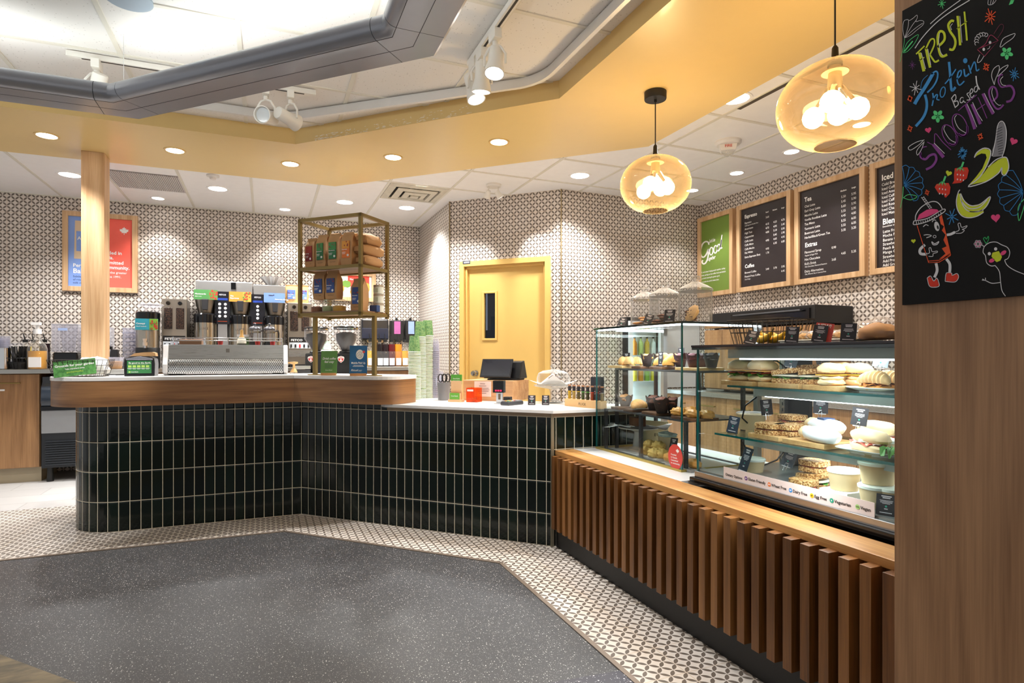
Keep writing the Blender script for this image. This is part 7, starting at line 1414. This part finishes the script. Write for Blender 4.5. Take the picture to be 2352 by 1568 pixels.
S(GR, [(100, 365), (92, 470), (72, 565)], 6, PB); S(GR, [(100, 470), (150, 440), (230, 458), (170, 490), (100, 470)], 6, PB); S(GR, [(1246, 480), (1190, 560), (1195, 688), (1230, 600), (1246, 540)], 7, PB)
for col, cx, cy_, r, n_, w_ in ((OR, 325, 420, 24, 4, 8), (BL, 560, 650, 66, 4, 7), (BL, 662, 52, 50, 5, 7)): star(col, cx, cy_, r, n_, w_, PB, cx*.01)
# smoothie cup with a face and little boots
Fp(PK, [(230, 680), (250, 630), (320, 585), (370, 575), (420, 580), (440, 600), (330, 650)], PB)
for pts in ([(215, 690), (220, 630), (270, 560), (350, 512), (410, 508), (450, 540), (472, 585)], [(200, 690), (330, 665), (475, 580), (485, 605), (340, 690), (205, 725), (200, 690)]): S(WH, pts, 8, PB)
for i in range(12): S(WH, [(225+21*i, 695-i*i*.75), (228+21*i, 718-i*i*.75)], 6, PB2)
S(WH, [(270, 465), (350, 575)], 5, PB); S(WH, [(292, 458), (370, 568)], 5, PB)
for i in range(7): S(WH, [(275+13*i, 472+16*i), (297+12*i, 465+16*i)], 6, PB)
S(OR, [(230, 730), (340, 1085), (440, 1080), (550, 1015)], 7, PB, 1); S(OR, [(335, 1070), (440, 1062), (545, 1000)], 6, PB, 1)
Fp(OR, [(440, 655), (465, 630), (552, 1010), (440, 1050), (500, 1000), (465, 950), (510, 930), (480, 870), (500, 820), (465, 780), (485, 740), (455, 720)], PB)
for pts, w_ in (([(290, 745), (315, 725), (340, 735)], 7), ([(295, 825), (330, 820), (368, 830), (320, 850)], 7), ([(375, 700), (390, 680), (412, 685)], 7), ([(370, 885), (400, 905), (438, 885), (420, 912), (385, 915), (370, 888)], 8), (el(398, 838, 14, 12), 5), ([(512, 822), (550, 815), (590, 795)], 24), ([(590, 795), (630, 775), (620, 720), (640, 712), (655, 750), (705, 735), (690, 758), (660, 770), (680, 780), (650, 805), (600, 808)], 6), ([(305, 915), (260, 960), (265, 1000), (325, 1005)], 26), ([(330, 1000), (350, 990), (345, 950), (362, 945), (375, 980), (420, 975), (422, 988), (385, 1000), (380, 1025), (340, 1025)], 6), ([(410, 1090), (420, 1160), (395, 1225)], 26), ([(508, 1050), (540, 1100), (540, 1175)], 26)): S(WH, pts, w_, PB2 if w_ < 20 else PB)
Fp(WH, el(418, 740, 24, 46, -12, n=18)[:-1], PB)
Fp('#141214', el(428, 750, 9, 20, -12, n=12)[:-1], PB2)
Fp(RD, [(330, 1225), (350, 1215), (385, 1260), (415, 1230), (425, 1260), (442, 1300), (400, 1315), (355, 1310), (335, 1270)], PB); Fp(RD, [(505, 1200), (520, 1180), (558, 1185), (560, 1205), (600, 1188), (622, 1205), (620, 1245), (580, 1265), (505, 1262)], PB)
S(WH, [(328, 1230), (360, 1212), (390, 1258), (420, 1232), (442, 1302), (395, 1318), (348, 1305), (328, 1230)], 6, PB2); S(WH, [(498, 1262), (505, 1195), (520, 1180), (560, 1185), (565, 1205), (610, 1188), (625, 1225), (590, 1268), (498, 1262)], 6, PB2)
# bird
for pts in ([(970, 1112), (930, 1115), (890, 1085), (878, 1020), (856, 985), (870, 930), (920, 895), (980, 890), (1030, 915), (1085, 940), (1108, 985), (1095, 1040), (1060, 1060)], [(968, 1110), (1010, 1170), (1022, 1270), (1035, 1350), (1068, 1402)], [(1060, 1062), (1085, 1110), (1150, 1155), (1246, 1195)], [(1022, 1272), (940, 1280), (880, 1255), (845, 1250)], [(880, 1255), (850, 1240)], [(880, 1255), (878, 1228)], [(870, 935), (840, 915)]): S(WH, pts, 7, PB)
for cx, cy_ in ((915, 1000), (975, 955)): Fp(WH, el(cx, cy_, 15, 16)[:-1], PB)
Fp(YL_, [(945, 990), (1005, 975), (1035, 1030), (1020, 1065), (985, 1080), (955, 1055), (935, 1025)], PB); Fp(PK, el(1048, 992, 32, 18, -35)[:-1], PB); Fp(PK, el(938, 1065, 28, 18, -25)[:-1], PB); S('#35c46a', [(885, 905), (860, 860), (875, 845), (888, 862), (905, 835), (908, 865), (887, 905)], 6, PB)
for k in range(6): q = R(60*k); S(WH, el(808+24*math.cos(q), 908+24*math.sin(q), 14, 14, n=10), 4, PB); Fp('#e88ab0', el(808+24*math.cos(q), 908+24*math.sin(q), 8, 8, n=8)[:-1], PB)
for i, (col, mb) in enumerate(CK.items()): SL.add(mb.v, mb.f, i+1)
SL.build('slate', [plain('#0b0a0b', .6, spec=.25, var=.25)]+[plain(c_, .7) for c_ in CK], cbd)
# ================================================================== ceiling things
M_lens = emit('#fff8ee', 22, 'lamp_lens')
def can(label, x, y, z, r, rim, group):
    t = thing('downlight', label, 'downlight', (x, y, z), 0, group)
    MB().lathe([(r*1.28, .0), (r*1.26, -.005), (r*1.02, -.004), (r, .004), (r*1.28, .004)], 28).build('trim_ring', rim, t, smooth=True); MB().lathe([(0, -.003), (r*1.0, -.003), (r*1.0, .002), (0, .002)], 28).build('lens', M_lens, t)
wr = M_white
for (x, y), nm in zip(CEIL_CANS, ('leftmost, by the oak pillar', 'right of the ceiling grille', 'above the gold rack', 'right of the gold rack by the slanted wall', 'beside the square air diffuser', 'above the menu side, nearest the yellow door', 'half hidden by the edge of the yellow soffit')): can('large round white downlight, '+nm, x, y, CZ-.0, .082, wr, 'round downlights in the white ceiling')
for (x, y), nm in zip(SMALL_CANS, ('above the left poster', 'above the brewers', 'above the Espresso menu', 'above the Tea menu', 'above the green board', 'above the Iced menu')): can('small white downlight close to the wall, '+nm, x, y, CZ, .055, wr, 'small downlights along the walls')
for (x, y), nm in zip(SOFFIT_CANS, ('leftmost of the five', 'second from the left', 'third from the left, at the bend', 'fourth from the left', 'rightmost of the five, on the slanted run')): can('downlight in the yellow soffit, '+nm, x, y, SZ, .06, plain('#d9b878', .3, .4), 'downlights in the yellow soffit')
# amber glass pendants
t = NT('amber_glass'); tr = t.n('ShaderNodeBsdfTransparent'); tr.inputs[0].default_value = (1, .84, .58, 1); gl = t.n('ShaderNodeBsdfGlossy'); gl.inputs[0].default_value = (1, .93, .8, 1); gl.inputs['Roughness'].default_value = .03
lw_ = t.n('ShaderNodeLayerWeight'); lw_.inputs[0].default_value = .5; t.link(t.mix(t.m('POWER', lw_.outputs['Facing'], 1.2), (1, .86, .64, 1), (.58, .32, .12, 1)), tr.inputs[0]); mx = t.n('ShaderNodeMixShader'); df = t.n('ShaderNodeBsdfTranslucent'); df.inputs[0].default_value = (1, .72, .38, 1)
m2 = t.n('ShaderNodeMixShader'); t.link(t.m('ADD', .03, t.m('MULTIPLY', t.m('POWER', lw_.outputs['Facing'], 3), .35)), m2.inputs[0]); t.link(tr.outputs[0], m2.inputs[1]); t.link(df.outputs[0], m2.inputs[2])
t.link(t.m('ADD', .05, t.m('MULTIPLY', t.m('POWER', lw_.outputs['Facing'], 4), .7)), mx.inputs[0]); t.link(m2.outputs[0], mx.inputs[1]); t.link(gl.outputs[0], mx.inputs[2]); t.link(mx.outputs[0], t.out.inputs[0]); M_amber = t.mat
M_bulb = emit('#ffe9c4', 26, 'bulb_glow')
def pendant(label, x, y, zc, r, hh):
    t = thing('pendant_lamp', label, 'pendant lamp', (x, y, SZ)); b = zc-SZ
    MB().lathe([(0, -.045), (.062, -.045), (.064, -.04), (.064, 0), (0, 0)], 28).lathe([(.008, -.045), (.008, -.06), (0, -.06)], 10).build('canopy', M_black, t, smooth=True)
    MB().cyl((0, 0, -.05), (0, 0, b+hh+.03), .0035, n=8).build('cord', M_black, t)
    MB().lathe([(.006, b+hh+.07), (.012, b+hh+.06), (.014, b+hh+.02), (.028, b+hh), (.028, b+hh-.012), (0, b+hh-.012)], 18).build('cap', M_black, t, smooth=True)
    prof = [(.026, b+hh*.985)]+[(r*math.cos(R(a))**.9, b+hh*math.sin(R(a))) for a in range(74, -63, -6)]+[(r*.36, b-hh*.93), (r*.365, b-hh*.95), (r*.345, b-hh*.945)]
    MB().lathe(prof, 48, cap=False).build('glass_globe', M_amber, t, smooth=True)
    MB().cyl((0, 0, b+hh-.01), (0, 0, b+hh*.35), .022, .03).lathe([(.05, b+hh*.8), (.05, b+hh*.77), (0, b+hh*.77)], 18).build('socket_cluster', plain('#cbb58c', .4, .3), t, smooth=True)
    for i in range(4):
        q = R(90*i+30); p = (r*.36*math.cos(q), r*.36*math.sin(q), b-.01-.02*(i % 2))
        bb = MB().cyl((.02*math.cos(q), .02*math.sin(q), b+hh*.4), (p[0]*.75, p[1]*.75, p[2]+.03), .016, .018, 12).build('lamp_holder', M_chrome, t); MB().blob(p, .042, .042, .042, 0, 1, 16, -1).build('bulb', M_bulb, bb, smooth=True)
    lamp('POINT', 'pendant_light', (x, y, zc-.03), 30, (1, .82, .55), shadow_soft_size=.12); return t
pd1 = onX(1503, 425, 2.117); pendant('amber glass pendant lamp with a black canopy, the farther one', 2.117, 2.907, pd1.z, .205, .165)
pv = onX(1918, 243, 2.1); pendant('amber glass pendant lamp, the nearer one beside the oak panel', 2.1, pv.y, pv.z, .218, .17)
# dark hanging channel
M_duct = plain('#9a9da6', .3, .35, coat=.2, var=.03)
hc = thing('hanging_channel', 'dark grey rounded metal channel hanging from the ceiling in a wide bend', 'channel', (0, 3.2, 2.5))
DP = [(-4.2, 3.80), (-.645, 3.80), (.672, 2.51), (.680, -1.4)]     # outer lower edge, plan
def off(path, d):
    out = []; P_ = [Vector(p) for p in path]
    for j, p in enumerate(P_):
        a = (P_[j]-P_[j-1]).normalized() if j else None; b = (P_[j+1]-p).normalized() if j < len(P_)-1 else None; a = a or b; b = b or a
        na, nb = Vector((a.y, -a.x)), Vector((b.y, -b.x)); q = (na+nb).normalized(); out.append(tuple(p+q*d/max(.3, q.dot(na))))
    return out
def prof(z0, r=.047, w_=.195): return [(0, z0), (w_, z0)]+[(w_+r*math.sin(R(a)), z0+r-r*math.cos(R(a))) for a in range(15, 181, 15)]+[(0, z0+2*r)]
path_l = [(x, y-3.2) for x, y in DP]
def cut(a, b, d): a, b = Vector(a), Vector(b); return tuple(a+(b-a).normalized()*d)
pa, pb, pcc, pdd = path_l
for k, seg in enumerate(([pa, cut(pb, pa, .16)], [cut(pb, pcc, .16), cut(pcc, pb, .16)], [cut(pcc, pdd, .16), pdd])): MB().sweep(seg, prof(0)).build('straight_run', M_duct, hc, smooth=True)
for a, b, c in ((pa, pb, pcc), (pb, pcc, pdd)): MB().sweep([cut(b, a, .157), b, cut(b, c, .157)], prof(0)).build('corner_piece', M_duct, hc, smooth=True)
for a, b in ((pa, cut(pb, pa, .1)), (cut(pb, pcc, .1), cut(pcc, pb, .1)), (cut(pcc, pdd, .1), pdd)): MB().sweep([a, b], [(.06, .0945), (.14, .0945), (.14, .098), (.06, .098)]).build('added_glow_strip', emit('#f4fbf8', 6, 'added_glow'), hc)  # unseen glowing strip added on top of the channel to light the ceiling
gv = MB()
for d in (.195, .1): 
    q = off(path_l, d); gv.sweep(q, [(-.0012, -.0006), (.0012, -.0006), (.0012, .001), (-.0012, .001)])
gv.build('groove_line', plain('#141518', .6), hc)
MB().sweep([(x, y) for x, y in path_l], [(-.012, .01), (0, .0), (0, .094), (-.012, .08)]).build('edge_strip', plain('#b5aca0', .3, .5), hc)
cb_ = onY(284, 100, 3.62); MB().cyl((cb_.x, .42, .09), (cb_.x, .42, CZ-2.5), .0012, n=6).build('cable', plain('#c9c9c9', .4), hc)
for x, y in ((-2.6, .5), (.56, -1.6), (.56, -3.2)): MB().cyl((x, y, .09), (x, y, CZ-2.5), .0012, n=6).build('cable', plain('#c9c9c9', .4), hc)
# curved aluminium rail under the ceiling
rp = [(-4.2, 4.34)]+[(.37-.35+.35*math.sin(R(a))*1.0-.02, 4.34-.35+.35*math.cos(R(a))) for a in range(0, 46, 5)]
rp2 = [(1.505-.35+.35*math.cos(R(45-a)), 3.02+.35*math.sin(R(45-a))) for a in range(0, 46, 5)]
rail = MB().sweep(rp+rp2+[(1.505, -1.5)], [(-.012, CZ-.06), (.012, CZ-.06), (.012, CZ-.0065), (-.012, CZ-.0065)]).build('curved_rail', plain('#e4e4e3', .35, .35), smooth=True)
tag(rail, 'bright aluminium rail curving under the ceiling inside the yellow ring', 'rail')
# track lights
M_tw = plain('#e7e4dd', .35)
def track(label, a, b):
    t = thing('light_track', label, 'light track', ((a[0]+b[0])/2, (a[1]+b[1])/2, CZ-.0065)); c_ = Vector(t.location); h = .018
    A_, B_ = Vector((a[0], a[1], 0))-Vector((c_.x, c_.y, 0)), Vector((b[0], b[1], 0))-Vector((c_.x, c_.y, 0))
    MB().box((min(A_.x, B_.x)-h, min(A_.y, B_.y)-h, -.03), (max(A_.x, B_.x)+h, max(A_.y, B_.y)+h, 0)).build('rail', M_tw, t, bevel=.002)
    if abs(A_.x-B_.x) > abs(A_.y-B_.y): MB().box((A_.x+.05, -.006, -.031), (B_.x-.05, .006, -.029)).build('slot', M_black, t)
    else: MB().box((-.006, min(A_.y, B_.y)+.05, -.031), (.006, max(A_.y, B_.y)-.05, -.029)).build('slot', M_black, t)
track('white light track above the left part of the dark channel', (-.98, 3.9), (.27, 3.9)); track('white light track on the right between channel and rail', (1.06, .9), (1.06, 3.16))
M_lit = emit('#ffffff', 26, 'spot_lens'); M_unlit = plain('#d5dadd', .15, coat=.5)
def spot(label, x, y, aim, lit, k):
    zt = CZ-.037; t = thing('track_spotlight', label, 'spotlight', (x, y, zt), 0); c_ = Vector((0, 0, -.17)); d = (Vector(aim)-Vector((x, y, zt-.17))).normalized()
    MB().box((-.02, -.045, -.05), (.02, .045, 0)).cyl((0, 0, -.05), (0, 0, -.075), .014).build('adapter', M_tw, t, bevel=.003)
    sd = d.cross(Vector((0, 0, 1))); sd = (sd if sd.length > .05 else Vector((1, 0, 0))).normalized()
    yk = MB()
    for s in (-1, 1): yk.tube([Vector((0, 0, -.07)), sd*s*.03+Vector((0, 0, -.08)), sd*s*.056+Vector((0, 0, -.12)), sd*s*.055+c_], .0065, 6)
    yk.build('yoke', M_tw, t, smooth=True)
    q = Matrix.Translation(c_) @ d.to_track_quat('Z', 'Y').to_matrix().to_4x4()
    MB().lathe([(0, -.1), (.034, -.1), (.038, -.094), (.038, -.02), (.05, .03), (.052, .05), (.046, .05), (.043, .03), (.03, .0), (0, 0)], 24, 0, q).build('head', M_tw, t, smooth=True)
    MB().lathe([(.0, .028), (.042, .028), (.042, .036), (.0, .036)], 24, 0, q).build('lens', M_lit if lit else M_unlit, t)
for ((x, y), aim, e), nm in zip(TRACK, ('white track spotlight behind the bend of the dark channel', 'white track spotlight below the channel, left of the pair', 'white track spotlight below the channel, right of the pair', 'lit white track spotlight, nearest on the right track', 'white track spotlight in the middle of the right track', 'bright white track spotlight, farthest on the right track')): spot(nm, x, y, aim if nm[0] != 'l' else (.6, 2.2, 0), e > 0 or nm[0] == 'l', 0)
# ceiling fittings
t = thing('twin_spotlight', 'white twin spotlight on the ceiling in front of the yellow door', 'spotlight', (2.04, 5.39, CZ)); MB().lathe([(.075, 0), (.075, -.018), (.068, -.025), (0, -.025)], 24).build('ceiling_plate', M_tw, t, smooth=True)
for loc_, aim, e in TWIN:
    v = Vector(loc_)-t.location; d = (Vector(aim)-Vector(loc_)).normalized(); q = Matrix.Translation(v) @ d.to_track_quat('Z', 'Y').to_matrix().to_4x4()
    hd_ = MB().lathe([(0, -.075), (.022, -.075), (.026, -.05), (.036, .0), (.03, .0), (.02, -.01)], 18, 0, q).build('head', M_tw, t, smooth=True); MB().cyl((v.x*.7, v.y*.7, -.02), v-d*.05, .006).build('arm', M_tw, t); MB().lathe([(0, -.008), (.029, -.008), (.029, -.004), (0, -.004)], 18, 0, q).build('lens', emit('#eef4ff', 10), hd_)
gr = thing('return_grille', 'large ribbed air grille in the ceiling right of the oak pillar', 'grille', (-1.04, 6.55, CZ)); MB().box((-.29, -.29, -.006), (.29, .29, .004)).build('backing', plain('#8f8786', .6), gr)
sl = MB()
for i in range(36): sl.box((-.285+.0162*i, -.285, -.012), (-.277+.0162*i, .285, -.006))
sl.build('ribs', plain('#cfc9c8', .5), gr)
ad = thing('air_diffuser', 'stained square air diffuser in the ceiling', 'diffuser', (1.397, 5.985, CZ)); c_ = plain('#c9c3b2', .5, var=.2)
MB().box((-.292, -.292, -.004), (.292, .292, .004)).build('back', plain('#1c1813', .8), ad)
for r0, r1, z in ((.292, .225, -.006), (.2, .14, -.02), (.115, .06, -.03)):
    m_ = MB(); V = [(x*r, y*r, zz) for r, zz in ((r0, z-.002), (r1, z-.012), (r1-.005, z+.004), (r0, z+.004)) for x, y in ((-1, -1), (1, -1), (1, 1), (-1, 1))]
    m_.add(V, [(j*4+i, j*4+(i+1) % 4, ((j+1) % 4)*4+(i+1) % 4, ((j+1) % 4)*4+i) for j in range(4) for i in range(4)]).build('louvre', c_, ad)
MB().box((-.04, -.04, -.044), (.04, .04, -.03)).build('centre_plate', c_, ad)
so = thing('fire_strobe', 'round white fire strobe on the ceiling above the menu side', 'strobe', (3.309, 3.614, CZ)); MB().lathe([(.1, 0), (.1, -.015), (.085, -.03), (0, -.03)], 30).build('base', plain('#e6e3df', .4), so, smooth=True)
MB().box((-.055, -.04, -.075), (.055, .04, -.03), top=(1.2, 1.2)).text('FIRE', 0, -.056, .03, 1, -.047, 'c', True).build('housing', [plain('#e6e3df', .4), plain('#c9402f', .5)], so, bevel=.004); MB().blob((0, 0, -.08), .05, .038, .035, .05, 3, 16, -1).build('strobe_lens', M_jar, so, smooth=True); so.rotation_euler.z = R(-38)
sm_ = thing('smoke_detector', 'small round white detector on the ceiling between the grille and the soffit', 'detector', (-.449, 6.096, CZ)); MB().lathe([(.055, 0), (.055, -.015), (.03, -.02), (.025, -.04), (0, -.042)], 22).build('body', plain('#dedad6', .4), sm_, smooth=True)
sp_ = onZ(295, -6, CZ); tag(MB().lathe([(.1, 0), (.1, -.012), (.085, -.018), (0, -.018)], 28).build('ceiling_speaker', plain('#9fb0bf', .5), loc=(sp_.x, sp_.y, CZ), smooth=True), 'round blue grey disc on the ceiling at the top edge', 'speaker')
